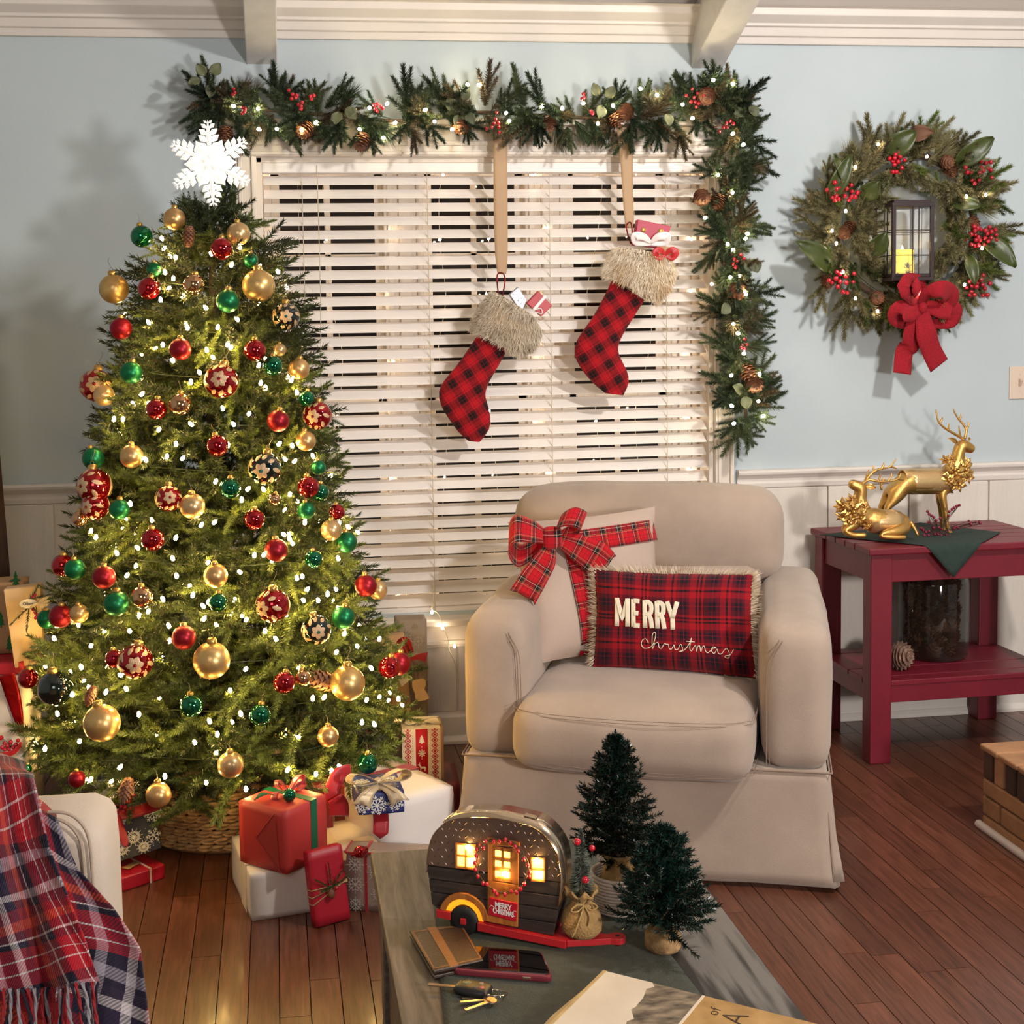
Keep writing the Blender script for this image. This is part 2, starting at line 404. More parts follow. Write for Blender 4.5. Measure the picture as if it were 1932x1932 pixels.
# crown moulding
def profile_run(name, prof, x0, x1, mat=m_white):
    return S(MB().prism(prof, x0, x1, lambda a, b, c: Vector((c, a, b))).build(name, mat, bevel=.002))
CZ = 2.352
profile_run('trim_1', [(0, CZ), (-.012, CZ), (-.015, CZ+.008), (-.02, CZ+.022), (-.03, CZ+.024), (-.04, CZ+.05), (-.05, CZ+.053), (-.052, CZ+.062), (-.085, CZ+.083), (-.088, CZ+.105), (-.11, CZ+.108), (0, CZ+.112)], XL, XR)
S(MB().boxb((XL, -.0005, .0), (XR, .0, .86)).build('trim_5', m_panel)) if False else None
mb = MB(); mb.boxb((XL, -.0008, .0), (-.112, .001, .9)); mb.boxb((-.112, -.0008, 0), (1.572, .001, .44)); mb.boxb((1.572, -.0008, 0), (XR, .001, .86)); S(mb.build('trim_5', m_panel))
# chair rail in two runs
RZ = .865
rail = [(0, RZ), (-.008, RZ), (-.014, RZ+.004), (-.016, RZ+.02), (-.01, RZ+.024), (-.012, RZ+.034), (-.022, RZ+.045), (-.028, RZ+.05), (-.03, RZ+.06), (-.024, RZ+.066), (0, RZ+.067)]
profile_run('trim_2', rail, XL, -.112); profile_run('trim_3', [(a, b-.028) for a, b in rail], 1.572, XR)
# wainscot panels and battens: parts of wall_back
def panels(x0, x1, z0, z1, w, start):
    x = start
    while x < x1:
        a, b = max(x, x0), min(x+w, x1)
        if b-a > .02:
            MB().boxb((a+.003, -.012, z0), (b-.003, -.0005, z1)).build('panel', m_panel, wall_back, bevel=.003)
        x += w
panels(XL+.6, -.112, .11, RZ, .33, -1.725); panels(1.572, XR-.6, .08, RZ-.028, .3, 1.3+.3); panels(-.112, 1.572, .11, .335, .33, -.405)
for x in (-.735, -.405):
    MB().boxb((x-.013, -.02, .11), (x+.013, -.012, RZ)).build('batten', m_panel, wall_back, bevel=.003)
# baseboard with shoe moulding
base = [(0, .0), (-.03, 0), (-.03, .012), (-.02, .024), (-.015, .026), (-.015, .09), (-.011, .1), (-.008, .112), (0, .114)]
profile_run('baseboard_back', base, XL, XR)
# ------------------------------------------------------------ window
m_cas = M('window_paint', '#e2d6c8', .4, var=.02, vs=5)
win = S(thing('window_1', None, None, (.72, 0, 1.2)))
def W(mb, name, mat=m_cas, bevel=.002): return mb.build(name, mat, win, bevel=bevel)
cw = .066
for a, b in ((WX0-cw, WX0), (WX1, WX1+cw)):
    mb = MB(); mb.boxb((a, -.02, .40), (b, 0, WZ1+.005)); mb.boxb((a+.008, -.026, .40), (a+.02, -.02, WZ1)); mb.boxb((b-.016, -.028, .4), (b-.006, -.02, WZ1)); W(mb, 'casing')
mb = MB(); mb.boxb((WX0-cw-.01, -.024, WZ1), (WX1+cw+.01, 0, WZ1+.10)); mb.boxb((WX0-cw-.012, -.03, WZ1+.035), (WX1+cw+.012, -.024, WZ1+.05)); mb.boxb((WX0-cw-.03, -.05, WZ1+.1), (WX1+cw+.03, 0, WZ1+.118)); mb.boxb((WX0-cw, -.032, WZ1+.004), (WX1+cw, -.024, WZ1+.016)); W(mb, 'head_casing')
for a, b in ((WX0-.001, WX0+.018), (WX1-.018, WX1+.001)): W(MB().boxb((a, 0, WZ0), (b, .19, WZ1)), 'jamb')
W(MB().boxb((WX0, 0, WZ1-.018), (WX1, .19, WZ1+.001)), 'jamb')
mb = MB(); mb.boxb((WX0-cw-.03, -.055, .412), (WX1+cw+.03, .19, .436)); W(mb, 'sill', bevel=.006)
mb = MB(); mb.boxb((WX0-cw, -.024, .335), (WX1+cw, 0, .412)); mb.boxb((WX0-cw, -.03, .345), (WX1+cw, -.024, .36)); W(mb, 'apron')
# three double hung units: frame px positions at blind height turned into metres
units = ((.0, .375), (.515, .86), (1.01, 1.36))
yS = .125
mb = MB()
for a, b in ((WX0+.018, units[0][0]), (units[0][1], units[1][0]), (units[1][1], units[2][0]), (units[2][1], WX1-.018)):
    mb.boxb((a, yS-.02, .436), (b, yS+.05, WZ1-.018)); c = (a+b)/2
    if b-a > .09: mb.boxb((a+.012, yS-.03, .436), (a+.03, yS-.02, WZ1-.018)); mb.boxb((b-.03, yS-.03, .436), (b-.012, yS-.02, WZ1-.018)); mb.boxb((c-.02, yS-.034, .436), (c+.02, yS-.02, WZ1-.018))
W(mb, 'window_frame')
zr = (.436, .80, 1.157, 1.33, 1.665, 1.957); zr = (.436, .49, .76, 1.09, 1.135, 1.365, 1.655, 1.93)
for a, b in units:
    c = (a+b)/2+.0
    for z0, z1, yy in ((.45, 1.18, yS+.005), (1.15, 1.955, yS+.03)):
        sh = MB(); r = .028
        sh.boxb((a, yy, z0), (a+r, yy+.02, z1)); sh.boxb((b-r, yy, z0), (b, yy+.02, z1)); sh.boxb((a, yy, z0), (b, yy+.02, z0+r)); sh.boxb((a, yy, z1-r), (b, yy+.02, z1))
        sh.boxb((c-.01, yy+.002, z0), (c+.01, yy+.018, z1))
        for k in (1,):
            zz = z0+(z1-z0)*.63 if z0 > 1 else z0+(z1-z0)*.45; sh.boxb((a, yy+.002, zz-.009), (b, yy+.018, zz+.009))
        W(sh, 'sash', bevel=.001)
        W(MB().boxb((a+r-.002, yy+.008, z0+r-.002), (b-r+.002, yy+.011, z1-r+.002)), 'pane', m_dark, 0)
S(MB().boxb((WX0-.2, .205, .3), (WX1+.2, .24, 2.1)).build('night_backdrop', M('night_outside', '#241a16', 1)))  # dark sheet added behind the panes, stands for the night outdoors
# beams, sloping with the vault
def beam(x0, x1, lab):
    mb = MB(); zb = 2.272
    f = lambda a, b, c: Vector((a, c, b-.4*c))
    mb.prism([(x0, zb), (x1, zb), (x1, 2.5), (x0, 2.5)], .0, -4.5, f)
    o = S(mb.build('ceiling_beam', m_beam, bevel=.004)); return o
beam(-.068, .032, ''); beam(1.417, 1.527, '')
# ------------------------------------------------------------ blinds
m_slat = M('blind_slat', '#f1eae5', .42, var=.02, vs=4)
m_cord = M('blind_cord', '#cdbfa8', .8)
bl = thing('window_blind', 'white slatted horizontal blind lowered behind the two hanging stockings', 'blind', (.72, .04, .45))
NS = 34; z0b, pitch = .476, .0442
tilt = math.radians(35.5)
slat0 = None; bw = (WX1-WX0-.042)
for i in range(NS):
    z = z0b+.012+i*pitch
    if slat0 is None:
        mb = MB(); mb.boxb((-bw/2, -.027, -.0015), (bw/2, .027, .0015)); slat0 = mb.build('slat', m_slat, bl, world=False, bevel=.001, seg=1); o = slat0
    else: o = dup(slat0, bl)
    o.location = (.0035, -.005, z-.45); o.rotation_euler = (tilt+R.uniform(-.02, .02)+(.02 if i < 6 else 0), R.uniform(-.0012, .0012), 0)
MB().boxb((WX0+.0185, .002, WZ1-.05), (WX1-.0185, .06, WZ1-.0185)).build('head_rail', m_slat, bl, bevel=.002)
MB().boxb((WX0+.02, .012, .445), (WX1-.02, .058, .467)).build('bottom_rail', m_slat, bl, bevel=.003)
for px in (576, 811, 1040, 1259):
    p = P(px, 600, 0); mb = MB(); x = p.x
    mb.tube([(x, .012, WZ1-.03), (x+.002, .010, .45)], .0012, 4); mb.tube([(x-.012, .062, WZ1-.03), (x-.012, .062, .45)], .0008, 3)
    for i in range(NS):
        z = z0b+.012+i*pitch; mb.tube([(x, .012, z-.012), (x-.012, .06, z+.016)], .0006, 3)
    mb.build('ladder_cord', m_cord, bl)
mb = MB(); mb.tube([P(598, 312, -.0), P(605, 560, -.012), P(606, 900, -.012)], .0014, 4); mb.build('pull_cord', m_cord, bl)
# ------------------------------------------------------------ string lights
m_wire_w = M('clear_wire', '#d8cbb0', .5); m_wire_g = M('green_wire', '#1d2a16', .6)
m_bulb = M('warm_bulb', '#ffdc8a', .3, emit=230, ecol='#ffd27a')
m_bulb_w = M('fairy_bulb', '#ffe7b8', .3, emit=75, ecol='#ffe6c4')
m_bulb_g = M('garland_bulb', '#fff3c8', .3, emit=150, ecol='#ffeebc')
def bulb_mesh(r=.004, l=.013, mat=m_bulb, name='bulb', parent=None):
    return MB().lathe([(.0005, -l*.5), (r*.8, -l*.4), (r, -l*.1), (r*.8, l*.25), (.0004, l*.5)], n=7).build(name, mat, parent, world=False)
sl = thing('string_lights', 'warm fairy light string glowing between the window blind and the dark glass', 'lights', (.72, .09, 1.2))
b0 = bulb_mesh(.0035, .012, m_bulb_w, 'bulb', sl); path = []; first = True
for c in range(9):
    x = .02+c*.178
    for k in range(8):
        zz = 1.93-k*.205 if c % 2 == 0 else 1.93-(7-k)*.205
        xx = x+R.uniform(-.03, .03); p = Vector((min(1.44, xx), .085+R.uniform(-.005, .005), zz+R.uniform(-.03, .03))); path.append(p)
        o = b0 if first else dup(b0, sl); first = False
        o.location = p-sl.location; o.rotation_euler = (R.uniform(0, 3), R.uniform(0, 3), 0)
MB().tube(cr(path, 3), .0012, 4, cap=False).build('wire', m_wire_w, sl)
# tail of the string below the sill, beside the armchair
sl2 = thing('string_lights', 'short tail of lit fairy lights dangling below the window sill beside the armchair', 'lights', P(845, 1180, -.05))
pts = [P(a, b, -.06) for a, b in ((818, 1100), (817, 1135), (815, 1150), (827, 1158), (835, 1180), (845, 1205), (847, 1225), (858, 1250), (868, 1285))]
MB().tube(cr(pts, 4), .0014, 4, cap=False).build('wire', m_wire_w, sl2)
for i, (a, b) in enumerate(((815, 1155), (835, 1184), (858, 1219))):
    o = bulb_mesh(.004, .013, m_bulb_w, 'bulb', sl2); o.location = P(a, b, -.068)-sl2.location
# switch plate, leaning post
sw = thing('light_switch', 'white single light switch plate on the blue wall right of the wreath', 'switch', P(1922, 722, 0))
c = P(1922, 722, 0); MB().boxb(c+Vector((-.037, -.006, -.058)), c+Vector((.037, .001, .058))).build('plate', M('ivory_plastic', '#d9c4b2', .4), sw, bevel=.003)
MB().box(c+Vector((0, -.011, .003)), (.009, .016, .022), Euler((.5, 0, 0)).to_matrix()).build('toggle', M('ivory_toggle', '#d0b8a4', .4), sw, bevel=.001)
for dz in (-.03, .03): MB().lathe([(.0001, -.0012), (.0025, -.0008), (.003, 0)], c+Vector((0, -.0065, dz)), 10, R=Euler((PI/2, 0, 0)).to_matrix()).build('screw', M('screw_metal', '#8d8578', .4, .8), sw)
mb = MB(); a, b = P(-14, 560, -.34), P(6, 1092, -.36)
mb.bar(Vector((a.x-.085, -.25, 1.6)), Vector((b.x-.01, -.36, .3)), .075, .07)
tag(mb.build('wooden_post', wood('rough_wood', '#2a1a12', '#4f3424', (14, 14, 1.5), .8, .1, bump=.6), bevel=.004), 'dark rough wooden post cut off at the left edge behind the gifts', 'post')
# ============================================================ foliage tools
def needle_mat(name, stops, rough=.5, rnd=.25):
    m = bpy.data.materials.new(name); m.use_nodes = True; nt = m.node_tree; b = nt.nodes['Principled BSDF']; b.inputs['Roughness'].default_value = rough
    b.inputs['Specular IOR Level'].default_value = .35
    ge = node(nt, 'ShaderNodeNewGeometry'); rp = node(nt, 'ShaderNodeValToRGB'); el = rp.color_ramp.elements
    el[0].color = lin(stops[0]); el[1].color = lin(stops[-1])
    for i, c in enumerate(stops[1:-1]):
        e = el.new((i+1)/(len(stops)-1)); e.color = lin(c)
    nz = node(nt, 'ShaderNodeTexNoise'); nz.inputs['Scale'].default_value = 14; nz.inputs['Detail'].default_value = 2
    oi = node(nt, 'ShaderNodeObjectInfo')
    nt.links.new(ge.outputs['Position'], nz.inputs['Vector'])
    ad = node(nt, 'ShaderNodeMath', operation='ADD'); nt.links.new(nz.outputs['Fac'], ad.inputs[0])
    mr = node(nt, 'ShaderNodeMapRange'); mr.inputs['To Min'].default_value = -.3; mr.inputs['To Max'].default_value = .3; nt.links.new(oi.outputs['Random'], mr.inputs[0])
    nt.links.new(mr.outputs[0], ad.inputs[1]); nt.links.new(ad.outputs[0], rp.inputs[0])
    hs = node(nt, 'ShaderNodeHueSaturation'); m2 = node(nt, 'ShaderNodeMapRange'); m2.inputs['To Min'].default_value = 1-rnd; m2.inputs['To Max'].default_value = 1+rnd
    nt.links.new(oi.outputs['Random'], m2.inputs[0]); nt.links.new(m2.outputs[0], hs.inputs['Value']); nt.links.new(rp.outputs[0], hs.inputs['Color']); nt.links.new(hs.outputs[0], b.inputs['Base Color'])
    b.inputs['Subsurface Weight'].default_value = 0
    return m
m_fir = needle_mat('fir_needles', ['#2c361a', '#46552a', '#626f34', '#4a5c2d'], .42)
m_fir_d = needle_mat('garland_needles', ['#1f2c20', '#2e3d2a', '#414d33', '#4c4a33'], .5)
m_fir_b = needle_mat('bronze_needles', ['#453a29', '#5c4d36', '#4c4a33'], .5)
m_wr = needle_mat('wreath_needles', ['#4f5038', '#726b4a', '#857d5a', '#5f6a46'], .5)
m_fir_shade = needle_mat('shaded_fir_needles', ['#161d0f', '#232d16', '#2f3a1c', '#262f1a'], .6)  # darker copy of the fir needles; shade between the sprigs put into the colour
m_twig = M('twig_brown', '#4a3523', .8)
m_mini = needle_mat('tinsel_needles', ['#07140f', '#0d221b', '#153028', '#091a14'], .28)
m_frost = needle_mat('frosted_bristles', ['#5a6354', '#8a8d80', '#46553f', '#6c705f'], .5)
def np_obj(name, V, T, mats, mi=None, parent=None):
    V = np.asarray(V, dtype=np.float32); T = np.asarray(T, dtype=np.int32); me = bpy.data.meshes.new(name)
    me.vertices.add(len(V)); me.vertices.foreach_set('co', V.ravel())
    me.loops.add(T.size); me.loops.foreach_set('vertex_index', T.ravel())
    me.polygons.add(len(T)); me.polygons.foreach_set('loop_start', np.arange(0, T.size, 3, dtype=np.int32))
    if mi is not None: me.polygons.foreach_set('material_index', np.asarray(mi, dtype=np.int32))
    for m in mats: me.materials.append(m)
    me.update(calc_edges=True); me.validate()
    o = bpy.data.objects.new(name, me); COL.objects.link(o)
    if parent is not None: o.parent = parent
    return o
class NT:
    """needle triangles gathered with numpy"""
    def __init__(s, seed=0): s.V = []; s.T = []; s.M = []; s.n = 0; s.r = np.random.RandomState(seed)
    def put(s, V, T, m): s.V.append(V); s.T.append(T+s.n); s.M.append(np.full(len(T), m)); s.n += len(V)
    def needles(s, B, D, L, w, m=0):
        rv = s.r.normal(size=D.shape); W = np.cross(D, rv); W /= np.linalg.norm(W, axis=1)[:, None]+1e-9
        n = len(B); w = np.broadcast_to(np.asarray(w), (n,))[:, None]
        V = np.empty((n, 3, 3)); V[:, 0] = B-W*w/2; V[:, 1] = B+W*w/2; V[:, 2] = B+D*np.broadcast_to(np.asarray(L), (n,))[:, None]
        s.put(V.reshape(-1, 3), np.arange(3*n).reshape(-1, 3), m)
    def stem(s, A, B, r, m=1):
        A = np.array(A, float); B = np.array(B, float); d = B-A; x = np.cross(d, [0.3, .2, 1.]); x /= np.linalg.norm(x)+1e-9; y = np.cross(d/np.linalg.norm(d), x)
        ring = [x, -x*.5+y*.866, -x*.5-y*.866]; V = np.array([A+q*r for q in ring]+[B+q*r*.6 for q in ring])
        s.put(V, np.array([[0, 1, 4], [0, 4, 3], [1, 2, 5], [1, 5, 4], [2, 0, 3], [2, 3, 5]]), m)
    def sprig(s, A, B, n, nl, w, ang=50, flat=0., m=0, r=.0012, bend=None):
        """needled twig from A to B"""
        A = np.array(A, float); B = np.array(B, float); d = B-A; Ln = np.linalg.norm(d); d = d/Ln
        s.stem(A, B, r)
        t = (np.arange(n)+s.r.rand(n))/n; ph = np.arange(n)*2.39996+s.r.rand()*6
        x = np.cross(d, [0, 0, 1.]);
        if np.linalg.norm(x) < .1: x = np.cross(d, [1., 0, 0])
        x /= np.linalg.norm(x); y = np.cross(x, d)
        rad = np.cos(ph)[:, None]*x+np.sin(ph)[:, None]*y*(1-flat)
        a = np.radians(ang*(1-.55*t**2)*(1+s.r.normal(0, .12, n)))[:, None]
        D = np.cos(a)*d+np.sin(a)*rad; D += s.r.normal(0, .06, D.shape); D /= np.linalg.norm(D, axis=1)[:, None]
        prof = np.clip(np.minimum(1, .55+t*3)*(1-.35*t**3), .3, 1)
        s.needles(A+d*(t*Ln)[:, None], D, nl*prof*(.8+.3*s.r.rand(n)), w, m)
    def obj(s, name, mats, parent=None): return np_obj(name, np.concatenate(s.V), np.concatenate(s.T), mats, np.concatenate(s.M), parent)
def branch_variant(seed, L=.27, mats=None, nside=10, nl=.020, w=.0032):
    s = NT(seed); r = s.r
    drop = -.03; pts = [np.array([0, L*t, -.02*math.sin(PI*t)+.035*t*t]) for t in (0, .25, .5, .75, 1)]
    for i in range(4): s.sprig(pts[i], pts[i+1], 95, nl, w, 66, .15)
    for k in range(nside):
        t = .12+.76*k/nside; i = min(3, int(t*4)); a = pts[i]+(pts[i+1]-pts[i])*(t*4-i); sd = 1 if k % 2 else -1
        an = math.radians(48+r.uniform(-10, 10)); l = (.115-.05*t)*r.uniform(.85, 1.15)
        d = np.array([sd*math.sin(an), math.cos(an), r.uniform(-.55, .65)]); s.sprig(a, a+d*l, int(l/.00062), nl*.85, w*.85, 62, .1)
    return s
def place(o, base, dirv, roll=0, scale=1):
    y = Vector(dirv).normalized(); x = y.cross(Vector((0, 0, 1)))
    x = x.normalized() if x.length > .05 else Vector((1, 0, 0)); z = x.cross(y)
    Rm = Matrix((x, y, z)).transposed().to_4x4() @ Matrix.Rotation(roll, 4, 'Y')
    q = Rm.to_euler(); o.rotation_euler = q; o.location = base; o.scale = (scale,)*3; return o
# pine cone
m_cone = M('pine_cone', '#5a3420', .65, var=.3, vs=60, col2='#8a5a3c')
m_cone_r = M('pine_cone_red', '#633825', .6, var=.3, vs=60, col2='#8f5e40')
def cone_mesh(L=.05, R_=.02, rows=9, per=8, mat=None, name='pinecone', parent=None, open_=1.0):
    mb = MB(); mb.lathe([(.0005, 0), (R_*.38, L*.12), (R_*.42, L*.5), (R_*.2, L*.9), (.0005, L)], n=8)
    for i in range(rows):
        t = (i+.5)/rows; rr = R_*(math.sin(PI*min(1, t*.85+.13))**.6); z = L*t
        for k in range(per):
            a = 2*PI*(k+(i % 2)*.5)/per; c, s_ = math.cos(a), math.sin(a); wd = rr*.36
            rad = Vector((c, s_, 0)); tan = Vector((-s_, c, 0)); up_ = Vector((0, 0, 1))
            b = rad*rr*.3+up_*z; tip = rad*rr*open_*1.08+up_*(z+L*.075); mid = rad*rr*.8+up_*(z-L*.02)
            vs = [b-tan*wd*.5, b+tan*wd*.5, mid+tan*wd, tip, mid-tan*wd, mid-up_*L*.035]
            mb.add(vs, [(0, 1, 2, 4), (4, 2, 3), (0, 4, 5), (1, 5, 2), (4, 3, 5), (3, 2, 5)])
    return mb.build(name, mat or m_cone, parent, world=False)
m_berry = M('red_berry', '#b01226', .18, coat=.6, rnd=.25); m_berry_d = M('dark_berry', '#7a1030', .45)
def berry_cluster(parent, pts, r, name='berry_cluster', mat=None, stem_to=None):
    mb = MB(); c = sum((Vector(p) for p in pts), Vector())/len(pts); st = Vector(stem_to) if stem_to is not None else c+Vector((0, .02, -.01))
    for p in pts:
        mb.sphere(p, r*random.Random(int(p[0]*1e5)).uniform(.85, 1.1), 8, 6, 0); mb.tube([p, (Vector(p)+st)/2+Vector((0, .006, 0)), st], .0009, 3, 1)
    return mb.build(name, [mat or m_berry, m_twig], parent)
m_euc = M('eucalyptus_leaf', '#5d6145', .6, var=.25, vs=20, rnd=.2); m_mag = M('magnolia_leaf', '#3e481e', .38, var=.25, vs=25, bump=.3, bs=50)
m_mag_b = M('magnolia_back', '#6e4a34', .7)
def leaf(parent, base, tip, w, nrm, mat, name='leaf', cup=.25, fold=0.):
    b = Vector(base); t = Vector(tip); d = t-b; L = d.length; d.normalize(); n = Vector(nrm).normalized(); s_ = d.cross(n).normalized(); n = s_.cross(d)
    def fn(u, v):
        x = (u*2-1); ww = w*math.sin(PI*min(.985, v**.85*.97+.015))**.75; return b+d*L*v+s_*x*ww+n*(cup*w*x*x+math.sin(v*PI)*L*.12-fold*v*v*L)
    return MB().grid(fn, 6, 8).build(name, mat, parent, solid=.0012)
# ============================================================ christmas tree
TA = P(415, 1400, -.63); TX0, TY0 = TA.x, -.63; TOPX = P(400, 380, -.63).x
RZT = [(.16, .50), (.24, .555), (.31, .57), (.40, .555), (.54, .525), (.77, .45), (1.0, .385), (1.23, .325), (1.46, .265), (1.61, .21), (1.72, .14), (1.80, .085), (1.86, .05)]
def tree_r(z):
    if z <= RZT[0][0]: return RZT[0][1]
    for (a, ra), (b, rb) in zip(RZT, RZT[1:]):
        if z <= b: return ra+(rb-ra)*(z-a)/(b-a)
    return .02
def axis_x(z): return TX0+(TOPX-TX0)*max(0, min(1, (z-.2)/1.6))
def tree_pt(px, py, fac=.97):
    d = ray(px, py); best = None
    for k in range(400):
        t = 3.1+k*.004; p = CAM+d*t; r = math.hypot(p.x-axis_x(p.z), p.y-TY0); e = r-tree_r(p.z)*fac
        if e <= 0: return p
        if best is None or e < best[0]: best = (e, p)
    return best[1]
tree = thing('christmas_tree', 'large green artificial fir tree with baubles and lights standing in a woven basket', 'tree', (TX0, TY0, 0))
R = random.Random(11)
mb = MB().tube([(TX0, TY0, .06), (TX0, TY0, .8), (TOPX, TY0, 1.78)], [.03, .026, .006], 10); mb.build('trunk', M('trunk_brown', '#3a2a1c', .85), tree)
NB = 300; vars_ = []
for k in range(5): vars_.append(branch_variant(100+k, .27, None).obj('branch', [m_fir, m_twig], tree))
tloc = tree.location.copy(); used = [0]*5
for i in range(NB):
    u = (i+.5)/NB; z = 1.76-1.57*(u**.70) if i > 24 else 1.83-i*.009
    # facing azimuths more often
    a = -PI/2+(((i*.61803398875) % 1)-.5)*2*PI*.68
    if i % 9 == 0: a = PI/2+R.uniform(-.9, .9)
    r = tree_r(z)*R.uniform(.82, 1.06); sc = min(1.1, max(.46, .40+tree_r(z)*1.35)); d = Vector((math.cos(a), math.sin(a), R.uniform(-.05, .42)+(.75 if z > 1.7 else .0)-(.3 if z < .3 else 0)))
    if z > 1.76: d.z += .9
    tip = Vector((axis_x(z)+math.cos(a)*r, TY0+math.sin(a)*r, z+R.uniform(-.02, .03)))
    d.normalize(); v = R.randrange(5); o = vars_[v] if not used[v] else dup(vars_[v], tree); used[v] = 1
    L = .27*sc
    base = tip-d*L
    if tip.y > -.05: base.y -= tip.y+.05
    place(o, base-tloc, d, R.uniform(-.7, .7), sc)
# inner foliage: what nobody could count
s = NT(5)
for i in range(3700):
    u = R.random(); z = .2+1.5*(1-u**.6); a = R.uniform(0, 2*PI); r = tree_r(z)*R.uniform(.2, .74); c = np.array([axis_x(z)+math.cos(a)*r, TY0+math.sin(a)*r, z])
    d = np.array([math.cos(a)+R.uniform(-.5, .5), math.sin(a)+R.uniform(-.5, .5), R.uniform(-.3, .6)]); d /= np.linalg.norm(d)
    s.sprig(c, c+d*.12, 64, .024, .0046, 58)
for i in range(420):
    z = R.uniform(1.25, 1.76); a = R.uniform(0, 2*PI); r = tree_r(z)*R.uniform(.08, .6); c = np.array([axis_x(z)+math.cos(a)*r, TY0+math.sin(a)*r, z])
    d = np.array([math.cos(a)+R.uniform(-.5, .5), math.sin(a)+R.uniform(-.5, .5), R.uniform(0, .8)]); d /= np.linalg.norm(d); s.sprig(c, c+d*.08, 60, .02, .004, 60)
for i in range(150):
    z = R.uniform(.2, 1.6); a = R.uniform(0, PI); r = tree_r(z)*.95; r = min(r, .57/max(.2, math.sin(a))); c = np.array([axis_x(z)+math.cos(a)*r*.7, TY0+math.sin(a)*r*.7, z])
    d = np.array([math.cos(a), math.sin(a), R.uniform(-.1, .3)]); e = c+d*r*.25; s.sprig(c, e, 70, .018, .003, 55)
o = s.obj('inner_foliage', [m_fir_shade, m_twig]); o.parent = tree; o.matrix_parent_inverse = Matrix.Translation(-tloc); tag(o, kind='stuff')
# tree lights
tl = thing('string_lights', 'string of warm yellow lights wound through the christmas tree', 'lights', (TX0, TY0, 1))
stars = [(447,602),(411,617),(354,618),(325,680),(268,743),(501,731),(332,837),(345,864),(275,867),(407,908),(468,922),(332,1014),(259,1033),(240,1085),(452,1079),(570,1087),(153,1258),(172,1218),(238,1299),(168,1297),(434,1302),(464,1262),(454,1346),(262,1347),(590,1317),(683,1362),(706,1366),(562,1389),(367,1400),(227,1447),(311,1464),(389,1476),(464,1488),(543,1452),(150,1398),(410,1385),(395,1360),(546,1016),(498,1046),(480,1047),(535,1008),(572,1132),(600,1132),(638,1053),(575,985),(547,932),(527,837),(551,840),(492,722),(550,717),(172,1001),(181,1013),(220,1043),(307,1130),(280,1153),(383,1143),(364,1122),(333,1086),(305,450),(331,485),(311,513),(327,525),(437,499),(452,466),(280,608),(307,650),(436,655),(303,565),(524,512),(318,1180),(102,1204),(137,1310),(108,1346),(85,1412),(200,1305),(246,950),(405,1130),(500,1190),(520,1205),(635,1230),(648,1260),(700,1260),(716,1205),(752,1318),(650,1195),(596,1460),(640,1445),(692,1320),(618,1120),(560,1090),(612,1315),(345,1325),(350,965),(380,990),(405,985),(480,890),(430,840),(376,702),(405,700),(390,660),(360,720),(243,700),(232,790),(215,790),(300,810),(360,800),(440,800),(420,770),(470,780),(560,740),(590,860),(556,870)]
bt = bulb_mesh(.005, .016, m_bulb, 'bulb', tl); first = True; NBULB = 230
for i in range(NBULB):
    if i < len(stars): p = tree_pt(*stars[i], fac=1.0)
    else:
        u = R.random(); z = 1.72-1.5*u**.65; a = -PI/2+R.uniform(-1.9, 1.9); r = tree_r(z)*R.uniform(.6, .95); p = Vector((axis_x(z)+math.cos(a)*r, TY0+math.sin(a)*r, z))
    o = bt if first else dup(bt, tl); first = False
    o.location = p-tl.location; o.rotation_euler = (R.uniform(-.8, .8), R.uniform(-.8, .8), 0)
pts = [Vector((axis_x(z)+math.cos(a)*tree_r(z)*.78, TY0+math.sin(a)*tree_r(z)*.78, z)) for z, a in ((1.75-1.55*k/260, k*.31) for k in range(260))]
MB().tube(pts, .0016, 4, cap=False).build('wire', m_wire_g, tl)
# snowflake topper
m_ice = M('lit_acrylic', '#f4f2ee', .2, emit=.4, ecol='#fff8ee', coat=.5)
c0 = P(397, 308, -.72)
sf = thing('snowflake_topper', 'glowing white crystal snowflake tree topper above the fir tree', 'ornament', c0)
def crystal(mb, a, b, w, th, tip=1.):
    a = Vector(a); b = Vector(b); d = b-a; s_ = Vector((d.z, 0, -d.x)).normalized(); n = Vector((0, 1, 0)); m_ = a+d*.6
    vs = [a, m_+s_*w, b, m_-s_*w, m_-n*th, m_+n*th, a-n*th*.6, a+n*th*.6]
    mb.add(vs, [(0, 6, 4, 3), (6, 0, 1, 4), (4, 1, 2), (4, 2, 3), (0, 3, 5, 7), (7, 5, 1, 0), (5, 2, 1), (5, 3, 2)])
for k in range(6):
    a = PI/2+k*PI/3+.04; mb = MB(); rd = Vector((math.cos(a), 0, math.sin(a))); sd = Vector((-math.sin(a), 0, math.cos(a))); Ls = .118
    crystal(mb, c0, c0+rd*Ls, .008, .007)
    for t, l in ((.3, .034), (.46, .036), (.62, .032), (.78, .024), (.9, .015)):
        for s_ in (-1, 1):
            b = c0+rd*Ls*t; crystal(mb, b, b+(rd*.75+sd*s_*.95).normalized()*l, l*.26, .005)
    mb.build('arm', m_ice, sf)
for k in range(6):
    a = k*PI/3+.04; mb = MB(); rd = Vector((math.cos(a), 0, math.sin(a))); crystal(mb, c0, c0+rd*.072, .018, .008); mb.build('leaf_arm', m_ice, sf)
mb = MB()
for k in range(5):
    a = PI/2+k*2*PI/5; crystal(mb, c0+Vector((0, -.016, 0)), c0+Vector((math.cos(a)*.026, -.012, math.sin(a)*.026)), .009, .006)
mb.build('centre_star', m_ice, sf)
MB().tube([c0, c0+Vector((0, .06, -.05)), Vector((TOPX, TY0, 1.82)), Vector((TOPX, TY0, 1.76))], .004, 6).build('mount', m_wire_w, sf)
